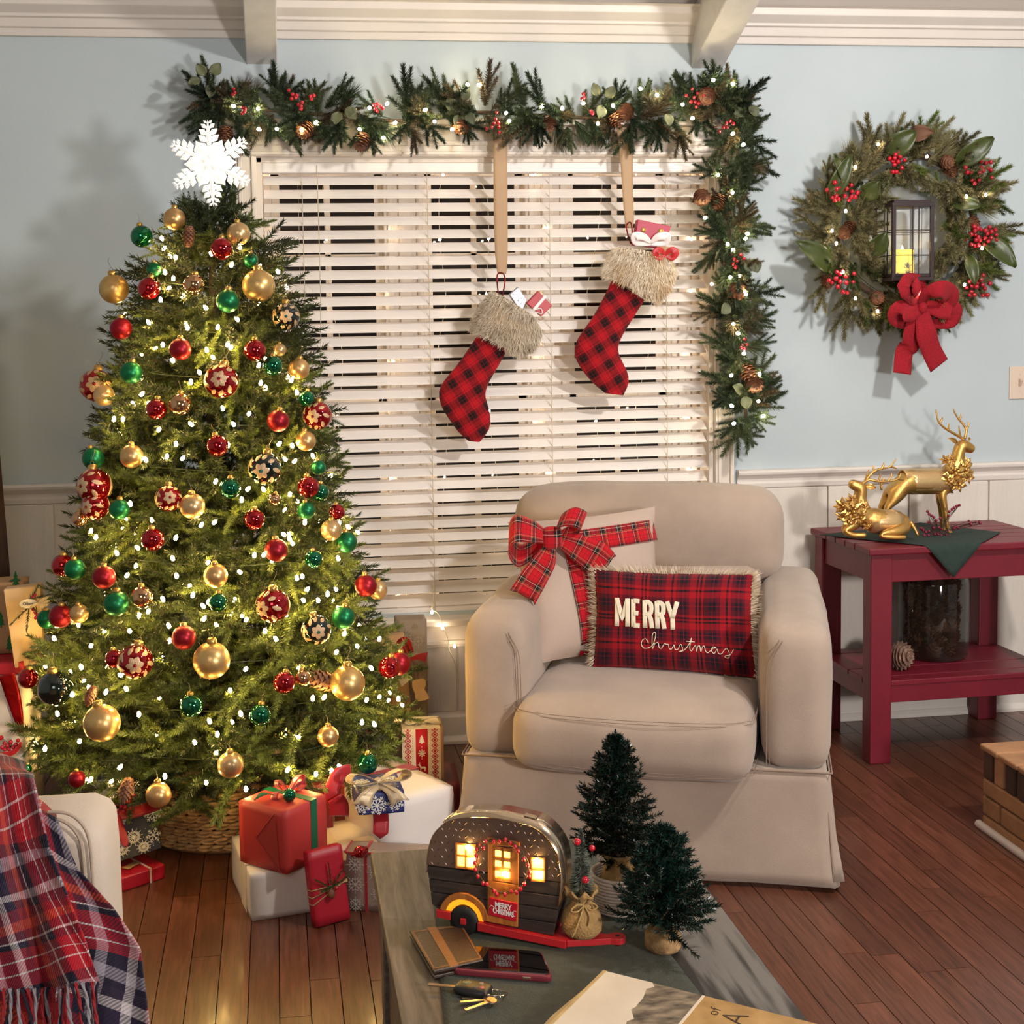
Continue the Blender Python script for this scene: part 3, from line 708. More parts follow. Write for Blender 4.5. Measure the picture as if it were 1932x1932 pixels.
# ------------------------------------------------------------ basket
m_bask = M('water_hyacinth', '#a8845a', .7, var=.25, vs=40, bump=.5, bs=90, stretch=(1, 1, 1), col2='#d0ac7c', rnd=.12)
bc = Vector((TX0+.025, -.615, 0)); bk = thing('woven_basket', 'round braided water hyacinth basket around the foot of the christmas tree', 'basket', bc)
BR = .262; rows = 13; bh = .268
for i in range(rows):
    z = .012+bh*i/rows; rr = BR*(.93+.07*math.sin(PI*min(1, (i+1)/rows*.8+.1))); mb = MB(); n = 46; h = bh/rows
    for k in range(n):
        a = 2*PI*(k+(i % 2)*.35)/n
        if math.sin(a) > .55: continue
        for s_ in (0, 1):
            # leaf-shaped strand leaning up or down: herringbone braid
            ca, ca2 = a, a+2*PI/n*1.25; z0 = z+h*(.5 if s_ else .5); z1 = z+h*(.98 if s_ else .02)
            off = .004 if s_ else .0
            ps = []
            for t in (0, .35, .7, 1):
                an = ca+(ca2-ca)*t+s_*.02; zz = z0+(z1-z0)*(1-(1-t)**2)*.62; ra = rr+.006+off*.5+.005*math.sin(PI*t)
                ps.append(bc+Vector((ra*math.cos(an), ra*math.sin(an), zz)))
            mb.tube(ps, [.004, .0098, .0092, .003], 7, sy=.62)
    mb.build('braid_row', m_bask, bk)
mb = MB(); prof = [(BR*.9, .0), (BR*.94, .01), (BR*.985, bh*.5), (BR*.95, bh), (BR*.9, bh), (BR*.93, bh*.5), (BR*.88, .012), (.001, .012)]
mb.lathe(prof, bc, 40); mb.build('liner', M('basket_inner', '#5b4028', .85), bk)
mb = MB(); mb.tube([bc+Vector((BR*.93*math.cos(a), BR*.93*math.sin(a), .007)) for a in [2*PI*k/48 for k in range(48)]], .008, 6, closed=True); mb.build('base_rim', m_bask, bk)
mb = MB(); mb.tube([bc+Vector((BR*.97*math.cos(a), BR*.97*math.sin(a), bh+.004)) for a in [2*PI*k/48 for k in range(48)]], .011, 6, closed=True); mb.build('top_rim', m_bask, bk)
# ------------------------------------------------------------ baubles
m_gold_cap = M('gold_cap', '#c9a05a', .3, .9); m_hook = M('hook_wire', '#8f8470', .4, .9)
BM = {'RS': M('red_glass', '#a3101c', .07, .85, coat=.5), 'RM': M('red_satin', '#8c1320', .38, .7), 'GS': M('green_glass', '#0d6a44', .07, .85, coat=.5), 'GM': M('green_satin', '#156b40', .36, .7),
      'CM': M('champagne_satin', '#c9a06a', .33, .8), 'CS': M('champagne_mirror', '#c79a72', .08, .95), 'CG': glitter('champagne_glitter', '#c9a878', .3, .9),
      'BG': glitter('gold_half_glitter', '#c9a56a', .34, .9, True), 'BK': M('black_glass', '#0a1512', .05, .3, coat=1), 'RP': M('red_glass_deep', '#a30d18', .08, .8, coat=.5), 'BP': M('black_green_glass', '#0c1c18', .07, .6, coat=1)}
m_petal = M('glitter_petal', '#c9a883', .4, .55, bump=.6, bs=500); m_gem = M('gem', '#127a70', .05, .6)
BLAB = {'RS': 'shiny red ball ornament', 'RM': 'matte red ball ornament', 'GS': 'shiny green ball ornament', 'GM': 'matte green ball ornament', 'CM': 'satin champagne ball ornament',
        'CS': 'small mirrored champagne ball ornament', 'CG': 'glittered champagne ball ornament', 'BG': 'large gold ball ornament with a glittered top', 'BK': 'large shiny black ball ornament',
        'RP': 'large red ornament with glittered leaf swirls', 'BP': 'large black ornament with gold petal flower'}
protos = {}
def bauble(px, py, rpx, k, where):
    p = tree_pt(px, py, 1.03); dist = (p-CAM).dot(FW); r = rpx*dist/FP; p = p+ray(px, py)*(-r*.5)
    r = rpx*((p-CAM).dot(FW))/FP
    if k not in protos:
        t = thing('ball_ornament', 'x', 'ornament', p, group=None)
        u = .03
        b = MB(); b.sphere((0, 0, 0), u, 28, 18); b.build('ball', BM[k], t, world=False)
        b = MB(); b.lathe([(u*.26, u*.93), (u*.28, u*1.0), (u*.26, u*1.18), (u*.2, u*1.24), (.0001, u*1.25)], n=12); b.build('cap', m_gold_cap, t, world=False)
        b = MB(); b.tube([Vector((math.cos(a)*.0035, 0, u*1.32+math.sin(a)*.0035)) for a in [PI*2*q/8 for q in range(8)]], .0006, 4, closed=True)
        b.tube([(0, 0, u*1.42), (.002, 0, u*1.6), (.006, .002, u*1.9), (.004, .006, u*2.1)], .0005, 4); b.build('hook', m_hook, t, world=False)
        if k in ('RP', 'BP'):
            def onb(la, lo, h=1.02): return Vector((math.cos(la)*math.sin(lo), -math.cos(la)*math.cos(lo), math.sin(la)))*u*h
            def petal(mb, c1, c2, w):
                c1 = Vector(c1); c2 = Vector(c2)
                def fn(a, b_):
                    q = c1.lerp(c2, b_); sd = (c2-c1).cross(q).normalized(); ww = w*math.sin(PI*min(.98, b_*.95+.03))**.6*u
                    return (q+sd*(a*2-1)*ww).normalized()*u*(1.015+.02*math.sin(PI*a))
                mb.grid(fn, 3, 5)
            mb2 = MB(); C0 = onb(.05, -.25)
            for q in range(6):
                a = q*PI/3+.3; petal(mb2, onb(.05+.1*math.sin(a), -.25+.1*math.cos(a)), onb(.05+.52*math.sin(a), -.25+.52*math.cos(a)), .17)
            for q in range(9):
                a = q*2*PI/9; petal(mb2, onb(.05+.72*math.sin(a+.3), -.25+.75*math.cos(a+.3)), onb(.05+1.2*math.sin(a), -.25+1.3*math.cos(a)), .13)
            for q in range(7):
                a = PI+(q-3)*.5
                petal(mb2, onb(-.7, a), onb(.6, a+.35), .12)
            mb2.build('petal_pattern', m_petal, t, world=False)
            MB().sphere(C0, u*.09, 8, 6).build('gem', m_gem if k == 'BP' else BM['RS'], t, world=False)
        protos[k] = t; t.scale = (r/u,)*3; t['label'] = where
    else: t = dup_tree(protos[k], p, where, scale=r/.03)
    t.rotation_euler = (R.uniform(-.15, .15), R.uniform(-.2, .2), R.uniform(-.5, .5) if k in ('RP', 'BP') else R.uniform(-3, 3))
    t['group'] = 'ball ornaments on the christmas tree'
    return t
BL = """329 413 21 CM|satin champagne ball ornament at the tree top, left below the snowflake
267 446 21 GS|shiny green ball ornament highest on the left edge of the tree
450 441 22 CG|glittered champagne ball ornament right below the snowflake, above the white blind edge
418 469 21 RS|shiny red ball ornament highest on the tree
290 508 14 GM|matte green ball half hidden above the highest left red ball
474 492 14 GM|matte green ball half hidden above the large gold ball near the blind
215 545 28 BG|large gold ball ornament alone on the upper left edge against the blue wall
281 544 21 RS|shiny red ball ornament beside the upper left large gold ball
366 537 20 CS|mirrored champagne ball ornament in the middle near the tree top
488 539 31 BG|large gold ball ornament on the upper right edge in front of the blind
430 568 22 GM|matte green ball ornament below left of the upper right gold ball
540 597 26 BP|large black ornament with gold petals on the upper right edge against the blind
228 620 21 RM|matte red ball ornament on the left edge below the upper gold ball
340 659 21 RM|matte red ball ornament in the upper middle of the tree
481 661 21 RS|shiny red ball ornament right of middle, above the upper large red patterned one
515 690 19 GS|shiny green ball ornament at right, touching the champagne ball on the edge
528 660 12 CG|tiny glittered champagne ball peeking out behind the shiny green ball at right
564 696 20 CM|satin champagne ball ornament on the right edge just over the red patterned one
247 703 21 GM|matte green ball ornament beside the red patterned ornament at the left edge
181 727 31 RP|large red ornament with pale swirls outermost on the left against the blue wall
196 746 20 CG|glittered champagne ball hanging in front of the outermost left red patterned ornament
418 719 32 RP|large red flower-patterned ornament in the upper middle of the tree
295 772 20 RS|shiny red ball ornament left of the mirrored champagne one at mid height
340 763 21 CS|mirrored champagne ball ornament beside a shiny red one above mid height
525 794 21 RM|matte red ball ornament left of the patterned ornament on the right edge
579 752 15 GS|dark green ball half hidden above the patterned ornament on the right edge
599 784 27 RP|large red patterned ornament on the right edge in front of the blind
577 832 19 CM|satin champagne ball ornament on the right edge under the red patterned one
410 841 21 RS|shiny red ball ornament in the centre, left above the black flower ornament
248 861 22 CM|satin champagne ball ornament at left, right of the matte green edge ball
176 865 21 GM|matte green ball ornament on the left edge just above the large red patterned pair
178 917 33 RP|large red patterned ornament on the left edge, front one of the pair
180 955 26 RP|large red patterned ornament on the left edge, lower hidden one of the pair
500 884 31 BP|large black ornament with gold flower right of the tree's centre
601 882 14 GM|matte green ball half hidden on the right edge level with the black flower ornament
582 919 21 RS|shiny red ball ornament in front of a shiny green one at the right edge
604 929 17 GS|shiny green ball behind the shiny red ball at the right edge
578 963 17 GM|matte green ball half hidden below the right edge red and green pair
434 921 20 GS|shiny green ball ornament in the centre under the shiny red one
318 940 25 RP|red patterned ornament touching the glittered ball left of centre
363 955 24 CG|glittered champagne ball ornament left of centre beside a red patterned one
225 961 20 GM|matte green ball ornament right below the left edge patterned pair
151 978 15 CS|small mirrored champagne ball on the left edge under the patterned pair
518 942 12 CS|tiny mirrored champagne ornament under the central black flower ornament
480 980 20 RS|shiny red ball ornament just below the central black flower ornament
636 966 15 RS|shiny red ball half hidden at the right edge above the glittered champagne ball
288 1018 22 RS|large shiny red ball ornament at mid height left of centre
625 1000 20 CG|glittered champagne ball ornament on the right edge against the blind
654 1023 20 GM|matte green ball ornament on the right edge below the glittered champagne one
521 1038 22 RM|matte red ball ornament at mid height right of centre
592 1055 17 GS|shiny green ball sunk into branches right of the mid height matte red ball
407 1086 23 CM|satin champagne ball ornament in the middle of the tree at mid height
118 1067 21 RS|shiny red ball of the touching red and green pair on the left edge
141 1074 20 GM|matte green ball of the touching red and green pair on the left edge
196 1089 22 RM|matte red ball ornament right of the left edge red and green pair
268 1127 21 CS|mirrored champagne ball ornament right of the lower left matte green ball
219 1139 24 GM|matte green ball ornament left of the mirrored champagne one at lower left
114 1163 22 RM|dark matte red ball on the left edge beside the name-tagged gift
88 1168 18 GM|dark green ball behind the matte red one beside the name-tagged gift
149 1158 18 CM|satin champagne ball sunk behind needles right of the dark matte red ball
411 1136 18 GS|shiny green ball sunk in shadow under the central satin champagne ball
515 1142 32 RP|large red flower-patterned ornament right of centre in the lower half
690 1105 21 RM|matte red ball ornament on the right edge in front of the champagne one
713 1113 18 CG|glittered champagne ball behind the matte red one on the right edge
648 1165 22 GM|matte green ball ornament at lower right beside the black flower ornament
597 1188 28 BP|large black ornament with gold flower at lower right below a matte green ball
347 1203 23 RM|matte red ball ornament above left of the large gold ball in the lower middle
216 1243 18 RS|shiny red ball half hidden behind the lower left red flower ornament
256 1248 33 RP|large red flower ornament at lower left beside a shiny red ball
399 1246 35 BG|large gold ball ornament with glittered top in the lower middle
53 1280 19 RS|shiny red ball farthest left, beside the large black ball
104 1299 33 BK|large shiny black ball ornament at the lower left edge
735 1259 21 RS|shiny red ball in front of the pair at the lower right edge
753 1252 22 RM|red ball behind the pair at the lower right edge beside the kraft gift
536 1288 21 RS|shiny red ball ornament touching a mirrored champagne one in the lower half
571 1279 16 CS|mirrored champagne ball touching the shiny red one in the lower half
656 1289 33 BG|large gold ball ornament with glittered top at lower right
361 1331 22 GS|shiny green ball ornament low on the tree left of centre
491 1349 21 GS|shiny green ball ornament low on the tree right of centre
192 1364 35 BG|large gold ball ornament with glittered top lowest at left
619 1389 20 CM|satin champagne ball ornament lowest at right above the blue gift
435 1443 25 CG|glittered champagne ball hanging in front of the basket rim
299 1500 24 CM|satin champagne ball hanging lowest in front of the basket's left side
694 1440 20 GS|shiny green ball hanging lowest at right just above the champagne bow
145 1470 16 RM|matte red ball just above the sofa arm
50 1451 10 GS|small green ball beside the plaid blanket"""
for ln in BL.split('\n'):
    a, lab = ln.split('|'); x, y, r, k = a.split(); bauble(int(x), int(y), int(r), k, lab)
# pine cones hung in the tree
pc0 = None
for px, py, s_, rx, lab in ((358, 447, 1.0, .1, 'slim brown pine cone hanging just under the tree top'), (430, 1275, 1.3, 1.2, 'brown pine cone tucked right of the lower middle gold ball'), (640, 1315, 1.6, 1.9, 'large brown pine cone under the lower right gold ball'), (178, 1318, .9, .4, 'brown pine cone above the lowest left gold ball'), (245, 1492, 1.1, .3, 'brown pine cone low at left above the snowflake gift')):
    p = tree_pt(px, py, 1.0)
    if pc0 is None: pc0 = cone_mesh(.058, .017, 11, 8); o = pc0; tag(o, cat='pine cone', group='pine cones in the christmas tree')
    else: o = dup(pc0)
    o.location = p+Vector((0, 0, .03)); o.rotation_euler = (PI+.1, rx, 0); o.scale = (s_,)*3; o['label'] = lab
# ============================================================ garland
G = thing('garland', 'dark evergreen garland with cones and berries across the window top and down its right side', 'garland', P(900, 200, 0))
gl = G.location.copy()
spine = [P(x, y, -.075) for x, y in ((392, 190), (480, 205), (600, 215), (760, 228), (900, 212), (1060, 220), (1200, 222), (1330, 195), (1385, 195))]
spine2 = [P(x, y, -.075) for x, y in ((1385, 195), (1392, 290), (1375, 400), (1380, 500), (1385, 600), (1400, 700), (1408, 790))]
sA, sB = cr(spine, 12), cr(spine2, 14)
MB().tube(sA+sB, .006, 6).build('stem', m_twig, G)
gv = []
for k in range(3):
    s = NT(40+k); s.sprig((0, 0, 0), (0, .13, .012), 420, .023, .0028, 68, .0); s.sprig((0, .02, 0), (.05, .085, -.01), 190, .020, .0028, 66); s.sprig((0, .03, 0), (-.045, .1, .01), 190, .020, .0028, 66); s.sprig((0, .01, 0), (-.04, .05, .03), 120, .019, .0028, 66); s.sprig((0, .06, 0), (.035, .125, .015), 140, .019, .0028, 66); s.sprig((0, .01, 0), (.02, .05, -.04), 110, .019, .0028, 66)
    gv.append(s.obj('sprig', [m_fir_d if k < 2 else m_fir_b, m_twig], G))
s = NT(50); s.sprig((0, 0, 0), (0, .06, 0), 170, .085, .0028, 32); gv.append(s.obj('pine_sprig', [m_fir_d, m_twig], G))
s = NT(51); s.sprig((0, 0, 0), (0, .07, .005), 120, .065, .0024, 42); gv.append(s.obj('pine_sprig', [m_fir_b, m_twig], G))
used = [0]*5
def gput(k, p, d, roll, sc):
    o = gv[k] if not used[k] else dup(gv[k], G); used[k] = 1; return place(o, p-gl, d, roll, sc)
big = [(390,190,352,200),(430,190,395,240),(520,200,522,118),(600,215,597,150),(650,225,655,168),(770,220,767,124),(860,200,797,146),(915,200,920,115),(990,200,960,125),(1030,210,990,140),(1160,220,1163,150),(1205,220,1205,150),(1320,200,1270,145),(1345,190,1345,130),(1375,190,1378,122),(1400,200,1432,155),(1410,250,1448,213),(1395,310,1430,285),(1390,360,1445,335),(1400,420,1462,425),(1350,480,1310,515),(1345,590,1308,590),(1410,560,1475,545),(1410,600,1460,610),(1415,650,1465,645),(1420,740,1478,740),(1425,790,1460,800),(1400,800,1360,860),(1330,380,1308,385),(1350,440,1312,430),(1350,330,1312,310),(510,240,505,265),(560,240,545,275),(640,240,645,280),(700,250,705,290),(780,250,790,290),(880,240,880,270),(1010,240,1015,280),(1070,240,1075,290),(1120,240,1125,275),(1185,250,1190,290),(1240,240,1250,285),(1280,240,1290,300),(1400,820,1440,825),(395,290,440,300),(400,250,470,285),(420,300,400,345),(430,330,420,390)]
for i, (a, b, c, d_) in enumerate(big):
    p0 = P(a, b, -.09); p1 = P(c, d_, -.10+R.uniform(-.03, .02)); d = p1-p0; sc = max(.7, min(1.3, d.length/.13))
    gput(i % 2 if i % 7 else 2, p1-d.normalized()*.13*sc, d, R.uniform(0, 6), sc)
allp = sA+sB
for i in range(232):
    k = int((i+R.random())/232*(len(allp)-1)); p = allp[k]; t = (allp[min(k+1, len(allp)-1)]-allp[max(0, k-1)]).normalized()
    a = R.uniform(0, 2*PI); n1 = Vector((0, -1, 0)); n2 = t.cross(n1); rad = n1*math.cos(a)*.8+n2*math.sin(a)
    if rad.y > .2: rad.y = -rad.y*.5
    d = rad*.8+t*R.choice((-1, 1))*R.uniform(.2, .8); q = p+rad*R.uniform(0, .02)
    kk = R.choice((0, 0, 1, 1, 0, 1, 2, 3, 4)); gput(kk, q, d, R.uniform(0, 6), R.uniform(.75, 1.1))
for px, py in ((240, 0),): pass
for i, (a, b, s_) in enumerate(((585,243,1),(688,262,1.05),(1185,208,1.0),(1158,222,.9),(1036,228,.9),(1335,183,1.05),(426,247,.9),(1320,372,1.),(1363,378,.95),(1390,548,1.1),(1408,697,1.1),(1422,722,1.05),(873,238,.9))):
    p = P(a, b, -.135)
    if i == 0: c_ = cone_mesh(.04, .021, 7, 8, m_cone_r, 'pinecone', G); o = c_
    else: o = dup(c_, G)
    o.location = p-gl+Vector((0, .01, .015)); o.rotation_euler = (R.uniform(1.9, 3.2), R.uniform(-.7, .7), 0); o.scale = (s_*1.4,)*3
for pts in (((441,168),(443,175),(439,178)),((458,203),(463,205),(461,210),(457,214)),((545,170),(552,178),(558,184),(560,180),(550,186)),((563,197),(568,200),(570,193),(568,205)),((586,182),(592,180),(588,187)),((706,198),(712,196),(708,205),(718,201),(712,210),(722,204)),((935,225),(940,232),(937,212),(941,240),(928,240),(918,243),(942,250),(932,233)),((1101,177),(1103,184),(1098,186),(1116,210),(1118,214)),((1295,180),(1306,168),(1310,184),(1316,176),(1322,184),(1312,192),(1318,195),(1328,181),(1314,202),(1304,192)),((1348,241),(1357,248),(1365,240),(1371,232),(1378,228),(1372,240),(1384,233)),((1368,488),(1369,496),(1379,481),(1385,489),(1391,494),(1398,481),(1404,488),(1383,498),(1388,504)),((1401,650),(1405,640),(1399,656),(1409,650),(1405,658))):
    berry_cluster(G, [P(a, b, -.155+R.uniform(-.01, .01)) for a, b in pts], .0062)
for px, py, a, w_ in ((388,142,2.2,.017),(400,140,.9,.019),(378,150,3.6,.015),(398,160,4.6,.017),(640,212,4.4,.019),(655,205,5.4,.018),(650,215,.3,.016),(860,205,2.4,.02),(875,190,1.3,.016),(866,218,4.5,.02),(880,215,5.3,.018),(1128,180,2.,.016),(1145,185,1.,.018),(1135,200,4.4,.02),(1400,205,4.,.016),(1415,200,5.2,.018),(1405,215,3.2,.016),(1405,495,5.6,.024),(1420,492,5.,.022),(1375,575,3.9,.02),(1400,740,2.6,.02),(1405,748,4.8,.02),(1258,215,4.8,.018)):
    b = P(px, py, -.14); leaf(G, b, b+Vector((math.cos(a)*.042, -.01, math.sin(a)*.042)), w_, (R.uniform(-.4, .4), -1, R.uniform(-.3, .5)), m_euc)
gs = thing('string_lights', 'string of bright white lights woven through the garland over the window', 'lights', P(900, 230, 0))
gb = None; gpts = ((489,244),(522,243),(596,231),(569,245),(679,244),(697,203),(730,196),(803,207),(820,229),(882,159),(853,244),(961,228),(955,213),(1101,195),(1061,204),(1157,200),(1128,233),(1208,167),(1288,197),(1307,223),(1346,151),(1383,158),(1383,252),(1402,273),(1382,363),(1330,411),(1411,441),(1407,450),(1373,461),(1383,471),(1378,523),(1343,536),(1407,555),(1384,611),(1393,629),(1404,667),(1380,708),(1433,706),(1431,757),(1381,766),(1385,799),(440,200),(487,205),(1024,200),(723,260),(745,232),(905,160),(1240,180),(1355,330),(1395,520),(1440,785),(873,170))
for i, (a, b) in enumerate(gpts):
    if gb is None: gb = bulb_mesh(.0055, .015, m_bulb_g, 'bulb', gs); o = gb
    else: o = dup(gb, gs)
    o.location = P(a, b, -.165 if i < 41 else -.12)-gs.location; o.rotation_euler = (R.uniform(0, 3), R.uniform(0, 3), 0)
MB().tube([p+Vector((0, -.012, .01*math.sin(i))) for i, p in enumerate(allp)], .0014, 4, cap=False).build('wire', m_wire_g, gs)
# ============================================================ wreath with lantern
WR = thing('wreath', 'round evergreen wreath with magnolia leaves, red berries and a red burlap bow', 'wreath', P(1705, 430, -.06))
wl = WR.location.copy(); wc = P(1708, 430, -.085); R = random.Random(21)
MB().tube([wc+Vector((math.cos(a)*.25, 0, math.sin(a)*.25)) for a in [2*PI*k/40 for k in range(40)]], .012, 6, closed=True).build('ring', m_twig, WR)
wv = []
for k in range(3):
    s = NT(60+k); s.sprig((0, 0, 0), (0, .11, .01), 340, .025, .0026, 58, .0); s.sprig((0, .02, 0), (.045, .075, 0), 170, .022, .0026, 58); s.sprig((0, .03, 0), (-.04, .09, .01), 170, .022, .0026, 58)
    wv.append(s.obj('sprig', [m_wr if k < 2 else m_fir, m_twig], WR))
s = NT(66); s.sprig((0, 0, 0), (0, .05, 0), 130, .085, .0022, 28); wv.append(s.obj('pine_sprig', [m_wr, m_twig], WR))
used = [0]*4
def wput(k, p, d, roll, sc):
    o = wv[k] if not used[k] else dup(wv[k], WR); used[k] = 1; return place(o, p-wl, d, roll, sc)
for a, b, c, d_ in ((1645,310,1641,212),(1670,300,1701,211),(1560,330,1563,293),(1740,290,1775,250),(1780,290,1810,250),(1840,350,1900,345),(1850,380,1905,350),(1850,430,1932,435),(1850,440,1905,460),(1540,370,1520,360),(1560,400,1495,380),(1560,450,1500,440),(1850,520,1908,515),(1820,540,1865,560),(1600,560,1590,640),(1650,560,1650,620),(1560,530,1540,560),(1560,540,1535,590),(1690,580,1680,625),(1850,290,1860,300),(1530,420,1497,400)):
    p0 = P(a, b, -.08); p1 = P(c, d_, -.10); d = p1-p0; sc = max(.6, min(1.2, d.length/.12)); wput(R.choice((0, 1, 0)), p1-d.normalized()*.115*sc, d, R.uniform(0, 6), sc)
for i in range(235):
    a = R.uniform(0, 2*PI); rr = R.uniform(.185, .29); p = wc+Vector((math.cos(a)*rr, -.01, math.sin(a)*rr)); rad = Vector((math.cos(a), 0, math.sin(a))); tn = Vector((-rad.z, 0, rad.x))
    out = 1 if rr > .215 else -.5
    d = rad*out*R.uniform(.3, .9)+tn*R.uniform(-.9, .9)+Vector((0, -R.uniform(.2, .55), 0)); wput(R.choice((0, 1, 0, 1, 2, 3)), p, d, R.uniform(0, 6), R.uniform(.8, 1.15))
# px leaf base -> tip
for a, b, c, d_, w_, m_ in ((1672,288,1722,252,.034,m_mag),(1712,255,1756,250,.024,m_mag_b),(1800,310,1866,264,.032,m_mag),(1590,340,1572,305,.03,m_mag),(1630,375,1656,345,.028,m_mag),(1566,510,1508,462,.034,m_mag),(1640,480,1668,442,.03,m_mag),(1795,385,1846,388,.022,m_mag),(1850,450,1908,500,.032,m_mag),(1825,480,1838,532,.02,m_mag),(1560,380,1600,300,.026,m_mag)):
    leaf(WR, P(a, b, -.13), P(c, d_, -.17)+(P(c, d_, -.17)-P(a, b, -.13))*.12, w_*1.15, (R.uniform(-.3, .3), -1, R.uniform(-.2, .5)), m_, cup=.3)
def spread(cx, cy, n, rx, ry, seed):
    r = random.Random(seed); out = []
    while len(out) < n:
        x, y = r.uniform(-1, 1), r.uniform(-1, 1)
        if x*x+y*y < 1 and all((x*rx+cx-q[0])**2+(y*ry+cy-q[1])**2 > 42 for q in out): out.append((cx+x*rx, cy+y*ry))
    return out
for i in range(38):
    a = 2*PI*i/38+R.uniform(-.08, .08); rr = R.uniform(.15, .185); rad = Vector((math.cos(a), 0, math.sin(a))); p = wc+rad*rr; wput(R.choice((0, 1, 2)), p-rad*.0, Vector((-rad.z, 0, rad.x))*R.choice((-1, 1))-rad*R.uniform(-.3, .3)+Vector((0, -R.uniform(0, .2), 0)), R.uniform(0, 6), R.uniform(.7, .95))
for cx, cy, n, rx, ry in ((1588,362,22,32,20),(1692,310,13,16,24),(1848,322,16,28,26),(1850,445,24,34,20),(1592,535,14,30,30),(1845,540,17,26,24)):
    berry_cluster(WR, [P(x, y, -.16+R.uniform(-.012, .012)) for x, y in spread(cx, cy, n, rx, ry, cx)], .0082)
for i, (a, b) in enumerate(((1608,420),(1830,415),(1590,430),(1790,310),(1780,305),(1650,560),(1655,575),(1560,520))):
    o = cone_mesh(.05, .024, 7, 8, m_cone, 'pinecone', WR) if i == 0 else dup(o, WR)
    o.location = P(a, b, -.12)-wl; o.rotation_euler = (R.uniform(1.7, 3), R.uniform(-.8, .8), 0)
wsl = thing('string_lights', 'small warm lights scattered in the round wreath', 'lights', P(1600, 430, -.1)); gb = None
for a, b in ((1614,315),(1657,272),(1749,295),(1596,398),(1578,459),(1570,435),(1591,513),(1823,370),(1860,367),(1853,468),(1820,537),(1656,587),(1738,555),(1614,563)):
    gb = bulb_mesh(.0045, .012, m_bulb_w, 'bulb', wsl) if gb is None else dup(gb, wsl)
    gb.location = P(a, b, -.175 if a != 1738 else -.23)-wsl.location
MB().tube([wc+Vector((math.cos(a)*.24, -.03, math.sin(a)*.24)) for a in [2*PI*k/40 for k in range(40)]], .0012, 4, closed=True).build('wire', m_wire_g, wsl)
# lantern, turned a little
m_iron = M('bronze_lantern', '#3b3031', .45, .4, var=.1, vs=30); m_glass = M('clear_glass', '#d8dce0', .03, alpha=.10, spec=.8)
m_board = M('lantern_back', '#9c6a4a', .6)
LB = P(1703, 525, -.135); LN = thing('lantern', 'dark metal lantern with thin window bars hung in the middle of the wreath', 'lantern', LB, rz=.03)
hw, hh = .068, .238
for sx in (-1, 1):
    for sy in (-1, 1): MB().box((sx*hw, sy*hw, hh/2), (.012, .012, hh)).build('frame_post', m_iron, LN, world=False, bevel=.001)
mb = MB(); mb.box((0, 0, -.004), (.15, .15, .012)); mb.box((0, 0, .008), (.136, .136, .012)); mb.build('base', m_iron, LN, world=False, bevel=.002)
mb = MB(); mb.box((0, 0, hh+.004), (.15, .15, .014)); mb.box((0, 0, hh+.014), (.13, .13, .012)); mb.build('roof', m_iron, LN, world=False, bevel=.002)
for k in range(4):
    Rm = Matrix.Rotation(k*PI/2, 3, 'Z'); mb = MB()
    for x in (-.0, .022): mb.box(Rm@Vector((x, -hw, hh/2)), (.0024, .0024, hh), Rm)
    for z in (.075, .15, .158): mb.box(Rm@Vector((0, -hw, z)), (2*hw, .0024, .0024), Rm)
    mb.build('glazing_bars', m_iron, LN, world=False)
    if k != 2: MB().box(Rm@Vector((0, -hw+.003, hh/2)), (2*hw-.012, .0015, hh-.02), Rm).build('pane', m_glass, LN, world=False)
m_cndl = M('lit_wax', '#e8c43a', .5, emit=.9, ecol='#ffcf3a')
cn = thing('flameless_candle', 'short glowing yellow pillar candle inside the wreath lantern', 'candle', LB+Vector((-.002, -.0, .014)))
MB().lathe([(.0001, 0), (.037, 0), (.038, .01), (.038, .078), (.035, .082), (.03, .076), (.0001, .07)], n=28).build('wax', m_cndl, cn, world=False)
MB().lathe([(.0001, .068), (.004, .074), (.005, .08), (.0001, .096)], n=8).build('flame_tip', m_bulb, cn, world=False)
# burlap bow on the wreath
m_burl = M('red_burlap', '#a00c20', .9, var=.2, vs=160, bump=1., bs=340)
bw_ = thing('burlap_bow', 'large red burlap bow with two tails hanging under the lantern', 'bow', P(1738, 560, -.2))
def px_strip(name, pts, Ys, hws, wv=None, mat=m_burl, parent=None, us=1, notch=0, nn=6, solid=.0015, v0=0, wy=.0):
    """pts: px pairs along the centre line, hws: half widths in px"""
    c = [P(a, b, y) for (a, b), y in zip(pts, Ys)]; c = cr(c, nn); m = len(c); H = []; Wv = []
    for i in range(m):
        t = i/(m-1)*(len(hws)-1); k = min(int(t), len(hws)-2); h = hws[k]+(hws[k+1]-hws[k])*(t-k); H.append(h*(c[i]-CAM).length/FP)
        d = (c[min(i+1, m-1)]-c[max(0, i-1)]).normalized(); wq = wv[min(len(wv)-1, int(t+.5))] if wv else None
        q = Vector((0, -1, 0)).cross(d) if wq is None else Vector(wq)
        q.y += wy; Wv.append(q.normalized())
    return MB().strip(c, Wv, H, us=us, notch=notch, v0=v0).build(name, mat, parent, solid=solid)
px_strip('tail', ((1730, 590), (1722, 625), (1718, 650), (1706, 665), (1702, 705)), (-.2, -.19, -.17, -.15, -.16), (14, 17, 18, 17, 17), parent=bw_)
px_strip('tail', ((1740, 590), (1748, 630), (1757, 660), (1772, 690)), (-.2, -.2, -.18, -.16), (12, 20, 19, 20), parent=bw_)
px_strip('loop', ((1738, 572), (1722, 585), (1698, 588), (1692, 600), (1712, 605), (1740, 590)), (-.2, -.22, -.24, -.21, -.18, -.18), (9, 19, 20, 16, 14, 9), parent=bw_)
